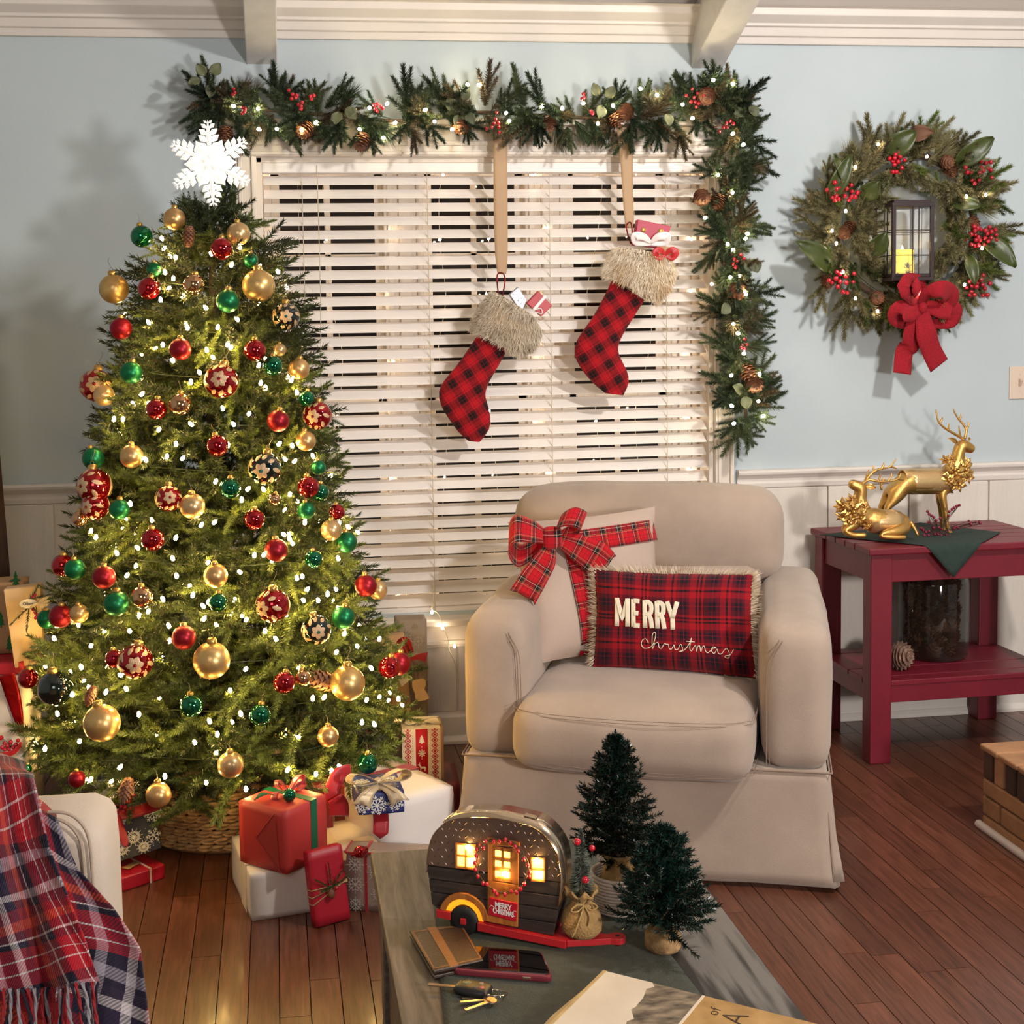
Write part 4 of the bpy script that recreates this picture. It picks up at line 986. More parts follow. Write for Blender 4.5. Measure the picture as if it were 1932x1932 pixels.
px_strip('loop', ((1738, 575), (1750, 555), (1778, 545), (1792, 560), (1775, 580), (1742, 588)), (-.2, -.25, -.27, -.22, -.18, -.18), (9, 13, 15, 20, 16, 9), parent=bw_)
px_strip('loop', ((1736, 576), (1722, 550), (1716, 540), (1732, 536), (1742, 560)), (-.2, -.25, -.27, -.2, -.18), (10, 22, 24, 16, 8), parent=bw_)
px_strip('loop', ((1742, 575), (1775, 585), (1798, 585), (1793, 605), (1760, 610)), (-.19, -.2, -.19, -.17, -.16), (9, 15, 18, 14, 9), parent=bw_)
MB().sphere(P(1740, 580, -.21), .016, 12, 8, sc=(1, .8, 1.2)).build('knot', m_burl, bw_)
# ============================================================ hanging ribbons and stockings
m_sheer = M('sheer_beige_ribbon', '#b89672', .6, var=.12, vs=500, stretch=(8, 1, .4), alpha=.9, sheen=.3)
rb = thing('hanging_ribbon', 'long sheer beige ribbon holding the left, lower stocking', 'ribbon', P(943, 250, -.06))
px_strip('band', ((943, 235), (944, 330), (945, 420), (946, 480), (947, 517)), (-.075,)*5, (13, 13, 13, 12, 8), mat=m_sheer, parent=rb, solid=.0006)
rb = thing('hanging_ribbon', 'shorter sheer beige ribbon holding the right, higher stocking', 'ribbon', P(1178, 250, -.06))
px_strip('band', ((1178, 240), (1182, 300), (1184, 360), (1187, 410), (1187, 430)), (-.075,)*5, (15, 12, 10, 9, 7), mat=m_sheer, parent=rb, solid=.0006)
m_tart = plaid('red_black_tartan', None, [(0, '#a8101c'), (.16, '#1d0a10'), (.185, '#a8101c'), (.22, '#1d0a10'), (.245, '#a8101c'), (.30, '#4a0a14'), (.37, '#0d0b0b'), (.49, '#a0101c'), (.502, '#0d0b0b'), (.64, '#4a0a14'), (.71, '#4a0a14'), (.76, '#a8101c'), (.86, '#1d0a10'), (.885, '#a8101c')], .062, twill=2600)
m_fur = needle_mat('faux_fur', ['#ab9880', '#d0c2ae', '#e8dece', '#c4aa86'], .8, .1)
m_furb = M('fur_base', '#bba688', .95, var=.2, vs=30)
def oval(mb, Ls, Rs, Y, dep, uvang=.6, n=16, uo=(0, 0), capd=.4):
    """closed tube between a left and a right px contour, oval in section"""
    vs = []; uvs = []; m = len(Ls); ca, sa = math.cos(uvang), math.sin(uvang)
    for i, (a, b) in enumerate(zip(Ls, Rs)):
        A = P(a[0], a[1], Y); B = P(b[0], b[1], Y); c = (A+B)/2; h = (B-A)/2; e = dep*(capd if i in (0, m-1) else 1)
        for k in range(n):
            t = 2*PI*k/n; cs, sn = math.cos(t), math.sin(t); cs = math.copysign(abs(cs)**.9, cs)
            p = c+h*cs+Vector((0, -e*sn, 0)); vs.append(p); uvs.append((p.x*ca+p.z*sa+uo[0], -p.x*sa+p.z*ca+uo[1]))
    fs = []
    for i in range(m-1):
        for k in range(n): l = (k+1) % n; fs.append((i*n+k, i*n+l, (i+1)*n+l, (i+1)*n+k))
    fs += [tuple(range(n)), tuple(reversed(range((m-1)*n, m*n)))]
    return mb.add(vs, fs, 0, True, uvs)
def fur(parent, name, Ls, Rs, Y, dep, n, L, seed, down=(0, 0, -1), mat=None, sp=.6):
    r = np.random.RandomState(seed); s = NT(seed); B = []; D = []
    m = len(Ls)
    for i in range(n):
        t = r.rand()*(m-1.001); k = int(t); f = t-k
        a = Vector(P(*Ls[k], Y)).lerp(P(*Ls[k+1], Y), f); b = Vector(P(*Rs[k], Y)).lerp(P(*Rs[k+1], Y), f)
        th = r.uniform(-.35, PI+.35); c = (a+b)/2; h = (b-a)/2; nrm = h.normalized()*math.cos(th)+Vector((0, -1, 0))*math.sin(th)
        p = c+h*math.cos(th)+Vector((0, -dep*math.sin(th), 0)); d = nrm*sp+Vector(down)*1.+Vector(r.normal(0, .35, 3)); d.normalize(); B.append(p); D.append(d)
    w = world_loc(parent); B = np.array([tuple(b-w) for b in B]); D = np.array([tuple(d) for d in D])
    s.needles(B, D, L*(.6+.6*r.rand(n)), .0024, 0); return s.obj(name, [mat or m_fur], parent)
def stocking(label, off, loop, cuffL, cuffR, legL, legR, Y, uo, seed):
    st = thing('christmas_stocking', label, 'stocking', P(*legL[0], Y))
    mb = MB(); oval(mb, legL, legR, Y, .022, .55, 18, uo); mb.build('leg', m_tart, st, sub=1)
    mb = MB(); oval(mb, cuffL, cuffR, Y, .034, .5, 18, (0, 0), .75); mb.build('cuff', m_furb, st)
    d = (P(*cuffL[-1], Y)-P(*cuffL[0], Y)).normalized()
    o = fur(st, 'fur', cuffL, cuffR, Y, .034, 5200, .022, seed, d); o['kind'] = 'stuff'
    MB().tube(cr([P(a, b, Y-.01) for a, b in loop], 5), .0025, 5).build('hanging_loop', m_tart, st); return st
stocking('red and black plaid stocking with fur cuff hanging lower on the left', None,
    ((946, 590), (941, 560), (938, 520), (949, 516), (953, 530), (948, 560), (946, 590)),
    ((930, 548), (908, 575), (897, 600), (893, 624)), ((1008, 598), (1022, 625), (1008, 655), (978, 672)),
    ((913, 615), (885, 655), (858, 695), (836, 718), (825, 737), (829, 765), (846, 790), (864, 817), (884, 832)), ((963, 650), (942, 690), (922, 722), (917, 737), (916, 750), (922, 765), (926, 785), (927, 810), (905, 834)), -.085, (.01, .02), 1)
stocking('red and black plaid stocking with fur cuff hanging higher on the right', None,
    ((1190, 460), (1184, 440), (1182, 425), (1190, 420), (1193, 440), (1191, 460)),
    ((1162, 466), (1150, 485), (1144, 505), (1143, 522)), ((1262, 480), (1275, 510), (1262, 545), (1238, 572)),
    ((1155, 528), (1136, 565), (1118, 600), (1095, 628), (1080, 655), (1085, 680), (1100, 702), (1118, 724), (1142, 742)), ((1216, 566), (1196, 600), (1176, 630), (1168, 648), (1166, 662), (1172, 678), (1184, 698), (1190, 722), (1176, 746)), -.085, (.03, .0), 2)
m_gred = M('gift_red', '#b01024', .4); m_gredp = M('gift_magenta_red', '#a8143c', .4); m_sat_w = M('white_satin', '#e6dcdc', .35, sheen=.3); m_sat_r = M('red_satin_ribbon', '#b3121c', .35, sheen=.3)
def pxbox(parent, name, quad, Y, th, mat, uvn=0):
    q = [P(a, b, Y) for a, b in quad]; mb = MB(); vs = q+[v+Vector((0, th, 0)) for v in q]
    mb.add(vs, [(3, 2, 1, 0), (4, 5, 6, 7), (0, 1, 5, 4), (1, 2, 6, 5), (2, 3, 7, 6), (3, 0, 4, 7)]); return mb.build(name, mat, parent, bevel=.0015)
g = thing('small_gift', 'small red gift with white ribbon sticking out of the left stocking', 'gift', P(1018, 570, -.09)); pxbox(g, 'box', ((1016, 549), (1042, 577), (1022, 597), (994, 572)), -.105, .03, m_gred)
px_strip('ribbon', ((1030, 558), (1006, 586)), (-.107, -.107), (3, 3), mat=m_sat_w, parent=g); MB().tube(cr([P(a, b, -.112) for a, b in ((1006, 586), (1020, 582), (1022, 592), (1008, 588))], 4), .0018, 5).build('bow', m_sat_w, g)
g = thing('small_gift', 'small silver and blue patterned gift at the back of the left stocking', 'gift', P(982, 560, -.08)); pxbox(g, 'box', ((978, 541), (994, 566), (984, 590), (962, 556)), -.085, .03, M('gift_speckle', '#3d4262', .3, .3, vs=160, var=.4, col2='#e8e4ea'))
g = thing('small_gift', 'red gift with gold bauble print and white bow in the right stocking', 'gift', P(1230, 440, -.09)); pxbox(g, 'box', ((1204, 414), (1266, 427), (1254, 470), (1196, 462)), -.10, .035, m_gredp)
m_goldp = M('gold_print', '#b08a4a', .35, .6)
for a, b, s_ in ((1214, 434, .0085), (1247, 437, .0105)):
    MB().lathe([(.0001, 0), (s_*.6, 0), (s_, .0002), (s_*.97, .0006), (.0001, .0008)], P(a, b, -.1012), 16, R=Euler((PI/2, 0, 0)).to_matrix(), sq=1).build('bauble_print', m_goldp, g)
for sgn in (-1, 1):
    px_strip('bow_loop', ((1228, 458), (1228+sgn*14, 447), (1228+sgn*30, 446), (1228+sgn*26, 458), (1228, 460)), (-.11, -.12, -.122, -.112, -.108), (3, 7, 8, 6, 3), mat=m_sat_w, parent=g)
g = thing('small_gift', 'tiny kraft gift with red bow at the edge of the right stocking', 'gift', P(1255, 475, -.1)); pxbox(g, 'box', ((1240, 462), (1272, 468), (1268, 492), (1236, 486)), -.11, .03, M('kraft_small', '#b58e68', .7))
for sgn in (-1, 1): px_strip('bow_loop', ((1256, 480), (1256+sgn*10, 472), (1256+sgn*19, 476), (1256+sgn*12, 486), (1256, 482)), (-.115, -.122, -.124, -.118, -.115), (2, 6, 7, 6, 2), mat=m_sat_r, parent=g)
# ============================================================ armchair
m_lin = M('beige_twill', '#9f8b7c', .9, var=.05, vs=7, bump=.25, bs=420, sheen=.25, col2='#aa9686')
m_seam = M('seam_thread', '#8a7565', .9)
AC = thing('armchair', 'wide beige slipcovered armchair with skirt and loose cushions', 'armchair', (1.059, -.785, 0), rz=-math.radians(20))
aR = Matrix.Rotation(-math.radians(20), 3, 'Z')
def ac(x, y, z): return Vector((1.059, -.785, 0))+aR@Vector((x, y, z))
def L_(mb, name, mat, par, **k): return mb.build(name, mat, par, world=False, **k)
def wr(p, a=.004, s=9, o=0): # gentle cloth unevenness
    from mathutils import noise
    n = noise.noise_vector(p*s+Vector((o, o, o))); return p+n*a
def sbox(name, c, d, r, puff, mat, par, n=14, amp=.004, o=0, uvs=1., fr=None):
    c = Vector(c); mb = softbox(d, r, puff, n, f=lambda q: wr((fr(q) if fr else q)+c, amp, 7, o), uvs=uvs); return weld(L_(mb, name, mat, par))
# body with flaring skirt
def skirt_fn(u, v):
    # perimeter u, height v
    per = [(-.467, .45), (-.467, -.45), (.467, -.45), (.467, .45)]; Ls = [.9, .934, .9]; t = u*sum(Ls); k = 0
    while k < 2 and t > Ls[k]: t -= Ls[k]; k += 1
    a = Vector(per[k]); b = Vector(per[k+1]); p = a.lerp(b, t/Ls[k]); fl = (1-v)*.035
    p = Vector((p.x*(1+fl*1.6), p.y*(1+fl*1.6))); q = Vector((p.x, p.y, .012+v*.286)); return wr(q, .006*(1-v)+.001, 6)
mb = MB(); mb.grid(skirt_fn, 90, 10); L_(mb, 'skirt', m_lin, AC, solid=.004)
for sx in (-1, 1):   # corner pleat panels
    mb = MB(); mb.grid(lambda u, v, sx=sx: Vector((sx*(.455+.02*(1-v)+u*.028*(1-v)), -.448-.03*(1-v)*(1-u*.3), .03+v*.265)), 3, 6); L_(mb, 'corner_pleat', m_lin, AC, solid=.004)
MB_ = MB().box((0, 0, .25), (.928, .894, .1)); L_(MB_, 'seat_deck', m_lin, AC, bevel=.01)
for sx in (-1, 1):
    sbox('armrest', (sx*.385, -.0, .478), (.168, .90, .366), .05, (.012, .008, .012), m_lin, AC, 14, .004, sx)
    mb = MB(); f = -.4515
    pts = [Vector((sx*.312, f-.001, .31)), Vector((sx*.312, f-.004, .5)), Vector((sx*.318, f-.003, .578)), Vector((sx*.345, f+.006, .632)), Vector((sx*.34, f+.1, .662)), Vector((sx*.335, f+.4, .664)), Vector((sx*.335, f+.6, .664))]
    mb.tube(cr(pts, 6), .0012, 5); mb.tube(cr([p+Vector((sx*.008, -.0003, .0)) for p in pts], 6), .0009, 4); L_(mb, 'arm_seam', m_seam, AC)
mb = MB(); mb.tube([(-.472, -.2, .299), (-.472, -.456, .299), (.472, -.456, .299), (.472, .4, .299)], .003, 5); L_(mb, 'skirt_seam', m_seam, AC)
sc_ = sbox('seat_cushion', (0, -.112, .382), (.612, .852, .18), .062, (0, .03, .022), m_lin, AC, 18, .005, 3)
sc_.rotation_euler = (0, 0, -.045); sc_.location = (.0, -.01, -.008)
mb = MB()
for z in (.448, .318):
    pts = [Vector((-.307, .1, z)), Vector((-.307, -.43, z)), Vector((-.287, -.513, z)), Vector((-.2, -.548, z)), Vector((0, -.563, z)), Vector((.2, -.548, z)), Vector((.287, -.513, z)), Vector((.307, -.43, z)), Vector((.307, .1, z))]
    for dz in (-.004, .004): mb.tube(cr([p+Vector((0, .0006, dz)) for p in pts], 6), .0008, 4)
L_(mb, 'cushion_seam', m_seam, sc_)
MB_ = MB().box((0, .4, .47), (.9, .09, .36)); L_(MB_, 'back_frame', m_lin, AC, bevel=.02)
c = Vector((-.045, .30, .765)); mb = softbox((.79, .21, .27), .07, (.015, .045, .02), 16, f=lambda q: wr(q+c+Vector((0, .02+.05*(q.z+.13), .012*math.cos(q.x*3))), .007, 8, 5))
softbox((.60, .20, .26), .06, (0, .02, 0), 8, mb, f=lambda q: q+Vector((0, .27, .58))); weld(L_(mb, 'back_cushion', m_lin, AC))
# ------------------------------------------------------------ pillows
def pillow_fn(q, thick, side):
    """q = corner points TL,TR,BR,BL"""
    TL, TR, BR, BL = q; n = (TR-TL).cross(BL-TL).normalized()
    if n.y > 0: n = -n
    def fn(u, v):
        cu, cv = u*2-1, v*2-1; k = 1-.045*(1-cv*cv) ; k2 = 1-.045*(1-cu*cu)
        uu = .5+cu*.5*k; vv = .5+cv*.5*k2
        p = TL.lerp(TR, uu).lerp(BL.lerp(BR, uu), vv); h = thick*(max(0, 1-cu**4)*max(0, 1-cv**4))**.55*(1-.25*(cu*cu+cv*cv)/2)
        return p+n*h*side
    return fn, n
def pillow(name, label, q, thick, mat, uvf=None, n=22):
    t = thing(name, label, 'pillow', q[3].lerp(q[2], .5)); mb = MB(); fn, nn = pillow_fn(q, thick, 1); fb, _ = pillow_fn(q, thick*.8, -1)
    w_ = (q[1]-q[0]).length; h_ = (q[3]-q[0]).length
    uvf = lambda u, v: (u*w_, (1-v)*h_)
    fw_ = lambda u, v: wr(fn(u, v), .003, 9, 2)
    mb.grid(lambda u, v: fw_(1-u, v), n, n, 0, True, lambda u, v: uvf(1-u, v)); mb.grid(fb, n, n, 0, True, uvf)
    mb.build('cover', mat, t); return t, fn, nn
m_grey = M('taupe_cotton', '#b59f90', .85, bump=.25, bs=350, var=.04)
gq = [P(958, 985, -.80), P(1236, 955, -.66), P(1250, 1225, -.78), P(1014, 1252, -.90)]
gp, gfn, gn = pillow('throw_pillow', 'square taupe pillow wrapped with a red plaid ribbon bow, leaning on the left arm', gq, .055, m_grey)
m_rtart = plaid('royal_tartan', None, [(0, '#b01220'), (.16, '#12201a'), (.235, '#c01420'), (.25, '#e8dcc8'), (.262, '#12201a'), (.33, '#2a1220'), (.42, '#12201a'), (.455, '#d8b060'), (.467, '#12201a'), (.5, '#c01420'), (.52, '#e8dcc8'), (.53, '#c01420'), (.6, '#12201a'), (.63, '#c01420'), (.8, '#c01420'), (.86, '#2a1220'), (.89, '#c01420')], .054, twill=2400)
def onp(fn, nn, pts, hw, name, mat, parent, off=.004, us=1):
    mb = MB(); c = []
    for (u, v), k in pts: c.append(fn(u, v)+nn*off*k)
    c = cr(c, 6); Wv = [((c[min(i+1, len(c)-1)]-c[max(0, i-1)]).cross(nn)).normalized() for i in range(len(c))]
    return mb.strip(c, Wv, hw, us=us).build(name, mat, parent, solid=.0012)
onp(gfn, gn, [((.3+.7*k/6, .19-.02*k/6), 1) for k in range(7)], .031, 'ribbon_band', m_rtart, gp)
onp(gfn, gn, [((.33+.06*k/6, .2+.8*k/6), 1) for k in range(7)], .031, 'ribbon_band', m_rtart, gp)
K = P(1042, 1014, -.88)
px_strip('bow_loop', ((1035, 1015), (1005, 1003), (972, 998), (960, 1020), (978, 1048), (1010, 1035), (1035, 1020)), (-.87, -.91, -.93, -.9, -.87, -.85, -.87), (10, 22, 27, 26, 22, 17, 9), mat=m_rtart, parent=gp, wv=[(.1, .3, 1)]*8)
px_strip('bow_loop', ((1046, 1010), (1055, 985), (1078, 975), (1100, 983), (1092, 996), (1065, 1005), (1048, 1014)), (-.87, -.9, -.92, -.9, -.86, -.85, -.87), (9, 16, 20, 18, 15, 12, 8), mat=m_rtart, parent=gp, wv=[(.5, .3, 1)]*8)
px_strip('bow_tail', ((1050, 1016), (1085, 1030), (1125, 1052), (1150, 1068)), (-.88, -.88, -.87, -.86), (9, 24, 32, 22), mat=m_rtart, parent=gp, notch=.02)
px_strip('bow_tail', ((1038, 1030), (1028, 1058), (1008, 1090), (985, 1128)), (-.88, -.89, -.9, -.9), (10, 22, 26, 28), mat=m_rtart, parent=gp, notch=.03)
mb = MB(); softbox((.05, .03, .055), .012, (.004, .004, .004), 6, mb, f=lambda q: q+K, uvs=1); mb.build('bow_knot', m_rtart, gp)
m_tart2 = plaid('red_navy_tartan', None, [(0, '#9c0f1b'), (.05, '#12070e'), (.08, '#9c0f1b'), (.11, '#12070e'), (.145, '#9c0f1b'), (.19, '#4a0916'), (.29, '#16101c'), (.35, '#a00e1e'), (.357, '#16101c'), (.42, '#5c0b1c'), (.50, '#9c0f1b'), (.60, '#12070e'), (.635, '#9c0f1b'), (.69, '#5c0b1c'), (.76, '#16101c'), (.82, '#a00e1e'), (.827, '#16101c'), (.88, '#5c0b1c'), (.93, '#9c0f1b')], .15, twill=2400)
pq = [P(1120, 1074, -.88), P(1421, 1084, -1.06), P(1426, 1280, -1.10), P(1118, 1260, -.93)]
pp, pfn, pn = pillow('lumbar_pillow', 'red tartan pillow embroidered MERRY christmas with fur edge, at the seat front', pq, .05, m_tart2, n=26)
# fur edge
rn = np.random.RandomState(3); s = NT(9); Bp = []; Dp = []; cen = (pq[0]+pq[2])/2
for i in range(3400):
    t = rn.rand()*4; k = int(t); f = t-k; a, b = pq[k], pq[(k+1) % 4]
    if k == 2 and rn.rand() < .6: continue
    p = a.lerp(b, f); cu = f*2-1; p = p.lerp(cen, .05*(1-cu*cu)*(.5 if k % 2 else .9)); o = (p-cen).normalized(); Bp.append(p-o*.008-pn*rn.uniform(-.002, .014)); d = o*.9-pn*rn.uniform(-.1, .6)+Vector(rn.normal(0, .22, 3)); Dp.append(d.normalized())
w0 = world_loc(pp); s.needles(np.array([tuple(b-w0) for b in Bp]), np.array([tuple(d) for d in Dp]), .034*(.5+.7*rn.rand(len(Bp))), .0026)
m_fur2 = needle_mat('brown_tip_fur', ['#6e4f35', '#b39877', '#dccbb2', '#94714e'], .8, .1)
o = s.obj('fur_edge', [m_fur2], pp); tag(o, kind='stuff')
m_felt = M('cream_felt', '#e8dcc4', .9, bump=.3, bs=300)
def on_surface(key, fn, nn, cx, cy, W_, H_, rot=0, lift=.0015, mat=m_felt, parent=None, name='lettering', sx=1, sy=1):
    V, F = TX[key]; mb = MB(); cr_, sr_ = math.cos(rot), math.sin(rot); vs = []
    for x, y, z in V:
        x *= sx; y *= sy; xx = x*cr_-y*sr_; yy = x*sr_+y*cr_; u = cx+xx/W_; v = cy-yy/H_; vs.append(fn(u, v)+nn*(lift+z))
    mb.add(vs, F); return mb.build(name, mat, parent)
pw, ph = (pq[1]-pq[0]).length, (pq[3]-pq[0]).length
pf2 = lambda u, v: wr(pfn(u, v), .003, 9, 2)
LT = {'M': [[(0, 0), (0, 1)], [(0, .96), (.5, .25), (1, .96)], [(1, 1), (1, 0)]], 'E': [[(.1, 0), (.1, 1)], [(.1, .94), (.9, .94)], [(.1, .5), (.75, .5)], [(.1, .06), (.9, .06)]],
      'R': [[(.1, 0), (.1, 1)], [(.1, .94), (.55, .94), (.85, .86), (.9, .72), (.82, .56), (.5, .5), (.1, .5)], [(.5, .5), (.78, .35), (.85, .18), (.92, 0)]], 'Y': [[(.5, 0), (.5, .45)], [(.0, 1), (.5, .4)], [(1, 1), (.5, .4)]]}
for i_, (ch, x0_, w_) in enumerate((('M', .157, .072), ('E', .262, .050), ('R', .335, .052), ('R', .412, .052), ('Y', .482, .066))):
    mb = MB()
    for j_, st in enumerate(LT[ch]):
        pts = []
        for a_, b_ in zip(st, st[1:]): pts += [(a_[0]+(b_[0]-a_[0])*t/4, a_[1]+(b_[1]-a_[1])*t/4) for t in range(4)]
        pts.append(st[-1]); c3 = [pf2(x0_+x*w_, .558-.285*y+.012*(x0_+x*w_))+pn*(.0022+.0001*j_) for x, y in pts]
        W3 = [((c3[min(k+1, len(c3)-1)]-c3[max(0, k-1)]).cross(pn)).normalized() for k in range(len(c3))]
        mb.strip(c3, W3, .0062)
    mb.build('letter', m_felt, pp, solid=.0016)
# cursive "christmas"
cs = [[(.36, .70), (.345, .66), (.325, .67), (.315, .71), (.325, .75), (.35, .755), (.385, .72), (.405, .62), (.40, .585), (.385, .61), (.382, .70), (.385, .755), (.40, .70), (.42, .69), (.425, .735), (.44, .745), (.455, .705), (.462, .69), (.47, .70), (.485, .70), (.49, .74), (.505, .745), (.522, .70), (.527, .74), (.545, .745), (.565, .69), (.575, .72), (.575, .76), (.555, .765), (.59, .745), (.62, .68), (.635, .62), (.622, .72), (.632, .755), (.65, .71), (.66, .70), (.664, .76), (.672, .71), (.685, .70), (.69, .76), (.70, .715), (.712, .70), (.72, .755), (.735, .765), (.765, .72), (.785, .715), (.765, .705), (.755, .745), (.77, .77), (.79, .725), (.795, .765), (.815, .765), (.845, .71), (.86, .745), (.855, .80), (.835, .80), (.835, .785), (.865, .77), (.89, .715)], [(.60, .655), (.655, .66)], [(.528, .668), (.53, .672)]]
mb = MB()
for st in cs: mb.tube(cr([pf2(u, v+.02)+pn*.0015 for u, v in st], 4), .0011, 5)
mb.build('script_lettering', m_felt, pp)
# ============================================================ end table
m_red = M('burgundy_paint', '#701626', .42, var=.12, vs=7, bump=.15, bs=60, rnd=.03)
EX0, EX1, EY0, EY1, EZ = 1.842, 2.50, -.475, -.045, .70
ET = thing('end_table', 'dark red painted wooden end table with slatted top and lower shelf', 'table', ((EX0+EX1)/2, (EY0+EY1)/2, 0), rz=.03)
ec = Vector(((EX0+EX1)/2, (EY0+EY1)/2, 0)); hx, hy = (EX1-EX0)/2, (EY1-EY0)/2
yy = -hy-.02
for k, wd in enumerate((.11, .072, .072, .072, .13)):
    y2 = yy+wd; L_(MB().boxb((-hx-.015, yy+.001, EZ-.022), (hx+.015, y2-.001, EZ)), 'top_board', m_red, ET, bevel=.004); yy = y2
for sx in (-1, 1):
    for sy in (-1, 1): L_(MB().boxb((sx*hx-(.072 if sx > 0 else 0), sy*hy-(.06 if sy > 0 else 0), 0), (sx*hx+(.072 if sx < 0 else 0), sy*hy+(.06 if sy < 0 else 0), EZ-.022)), 'leg', m_red, ET, bevel=.004)
for sy in (-1, 1):
    y = sy*(hy-.018); L_(MB().boxb((-hx+.07, y-.01, EZ-.115), (hx-.07, y+.01, EZ-.022)), 'apron', m_red, ET, bevel=.002)
    L_(MB().boxb((-hx+.07, y-.01, .195), (hx-.07, y+.01, .25)), 'shelf_rail', m_red, ET, bevel=.002)
for sx in (-1, 1):
    x = sx*(hx-.02); L_(MB().boxb((x-.01, -hy+.058, EZ-.115), (x+.01, hy-.058, EZ-.022)), 'apron', m_red, ET, bevel=.002)
    L_(MB().boxb((x-.01, -hy+.058, .195), (x+.01, hy-.058, .25)), 'shelf_rail', m_red, ET, bevel=.002)
for k, (a, b) in enumerate(((-hy+.002, -hy+.06), (-hy+.061, -.0505), (-.0495, hy-.061), (hy-.06, hy-.002))):
    i0 = .0 if 0 < k < 3 else .072
    L_(MB().boxb((-hx+i0+.001, a+.001, .25), (hx-i0-.001, b-.001, .268)), 'shelf_board', m_red, ET, bevel=.003)
# green cloth
m_gcl = M('dark_green_linen', '#24352f', .9, var=.12, vs=40, bump=.5, bs=300)
ez = EZ+.002; yf = EY0-.022
q = [Z(1546, 1010, ez), Z(1727, 984, ez), Z(1888, 1005, ez)]; q.append(Vector((q[0].x+q[2].x-q[1].x+.02, 0, 0))); q[3] = Vector((2.115, yf-.105, ez))
q = [v.xy.to_3d() for v in q]
q[1].y = min(q[1].y, EY1-.01)
for v in (q[0], q[2]): v.y = max(min(v.y, EY1-.01), yf)
def cl(u, v):
    p = q[0].lerp(q[1], u).lerp(q[3].lerp(q[2], u), v); z = ez+.0012
    if p.y < yf: z -= (yf-p.y); p.y = yf-.004+.1*0
    return Vector((p.x, p.y, z))
mb = MB(); mb.grid(cl, 30, 30); tag(mb.build('table_cloth', m_gcl, solid=.0015), 'dark green linen cloth laid cornerwise over the red end table', 'cloth')
# ------------------------------------------------------------ deer
m_dgold = M('antique_gold', '#d2a45c', .38, .9, var=.12, vs=30, bump=.2, bs=120); m_gcoat = glitter('gold_glitter_blanket', '#e0bc86', .3, 1.0, False, 260)
def skin(name, nodes, edges, mat, parent, sub=2):
    """nodes: (x,y,z,r)"""
    me = bpy.data.meshes.new(name); off = world_loc(parent); me.from_pydata([Vector(n[:3])-off for n in nodes], edges, []); me.materials.append(mat)
    o = bpy.data.objects.new(name, me); COL.objects.link(o); o.parent = parent
    m = o.modifiers.new('skin', 'SKIN'); m.use_smooth_shade = True
    sv = me.skin_vertices[0].data if me.skin_vertices else None
    if sv is None:
        bpy.context.view_layer.objects.active = o; bpy.context.view_layer.update(); sv = me.skin_vertices[0].data
    for v, n in zip(sv, nodes): v.radius = (n[3], n[3]) if not hasattr(n[3], '__len__') else n[3]
    sv[0].use_root = True
    m = o.modifiers.new('sub', 'SUBSURF'); m.levels = sub; m.render_levels = sub; return o
def petals(parent, c, r, n, name, mat, ax=Vector((0, -1, 0)), seed=0):
    rr = random.Random(seed); mb = MB(); ax = ax.normalized(); x = ax.orthogonal().normalized(); y = ax.cross(x)
    for ring, (k, rad, lift) in enumerate(((n, 1, .15), (n-1, .75, .35), (max(4, n-3), .45, .55))):
        for i in range(k):
            a = 2*PI*i/k+ring*.4+rr.uniform(-.1, .1); d = (x*math.cos(a)+y*math.sin(a)); s_ = ax.cross(d); L = r*rad; w_ = L*.24
            b = c; t = c+d*L+ax*L*lift; m_ = c+d*L*.55+ax*(L*lift*.9)
            mb.add([b, m_+s_*w_, t, m_-s_*w_, m_+ax*L*.1, m_-ax*.002], [(0, 1, 4), (1, 2, 4), (2, 3, 4), (3, 0, 4), (0, 5, 1), (1, 5, 2), (2, 5, 3), (3, 5, 0)])
    mb.sphere(c+ax*r*.3, r*.16, 8, 6); return mb.build(name, mat, parent)
S1 = 1/FP
def n3(px, py, Y, rpx): p = P(px, py, Y); return (p.x, p.y, p.z, rpx*(p-CAM).length/FP)
Y = -.25; D1 = thing('deer_figurine', 'standing gold reindeer figurine with antlers and flower collar', 'figurine', P(1735, 1008, Y))
N = [n3(1745, 908, Y, 25), n3(1710, 910, Y, 25), n3(1686, 912, Y, 22), n3(1780, 908, Y, 25), n3(1800, 900, Y, 21), n3(1804, 878, Y, 15), n3(1808, 860, Y, 12), n3(1811, 842, Y, 13), n3(1819, 840, Y, 13.5), n3(1830, 846, Y, 9.5), n3(1838, 849, Y, 8)]
E_ = [(0, 1), (1, 2), (0, 3), (3, 4), (4, 5), (5, 6), (6, 7), (7, 8), (8, 9), (9, 10)]
def limb(st, pts):
    k = st
    for p in pts: N.append(p); E_.append((k, len(N)-1)); k = len(N)-1
limb(4, [n3(1776, 932, Y-.02, 9), n3(1782, 955, Y-.024, 6), n3(1784, 975, Y-.026, 5.2), n3(1787, 992, Y-.028, 4.2), n3(1790, 1003, Y-.03, 4.6), n3(1796, 1010, Y-.032, 4.6)])
limb(4, [n3(1772, 932, Y+.02, 9), n3(1775, 955, Y+.024, 6), n3(1777, 975, Y+.026, 5.2), n3(1778, 990, Y+.028, 4.2), n3(1780, 1000, Y+.028, 4.6), n3(1784, 1004, Y+.028, 4.6)])
limb(2, [n3(1692, 930, Y-.022, 17), n3(1685, 945, Y-.024, 11), n3(1673, 958, Y-.025, 6.5), n3(1672, 975, Y-.026, 5), n3(1674, 995, Y-.026, 4.4), n3(1680, 1006, Y-.028, 4.6)])
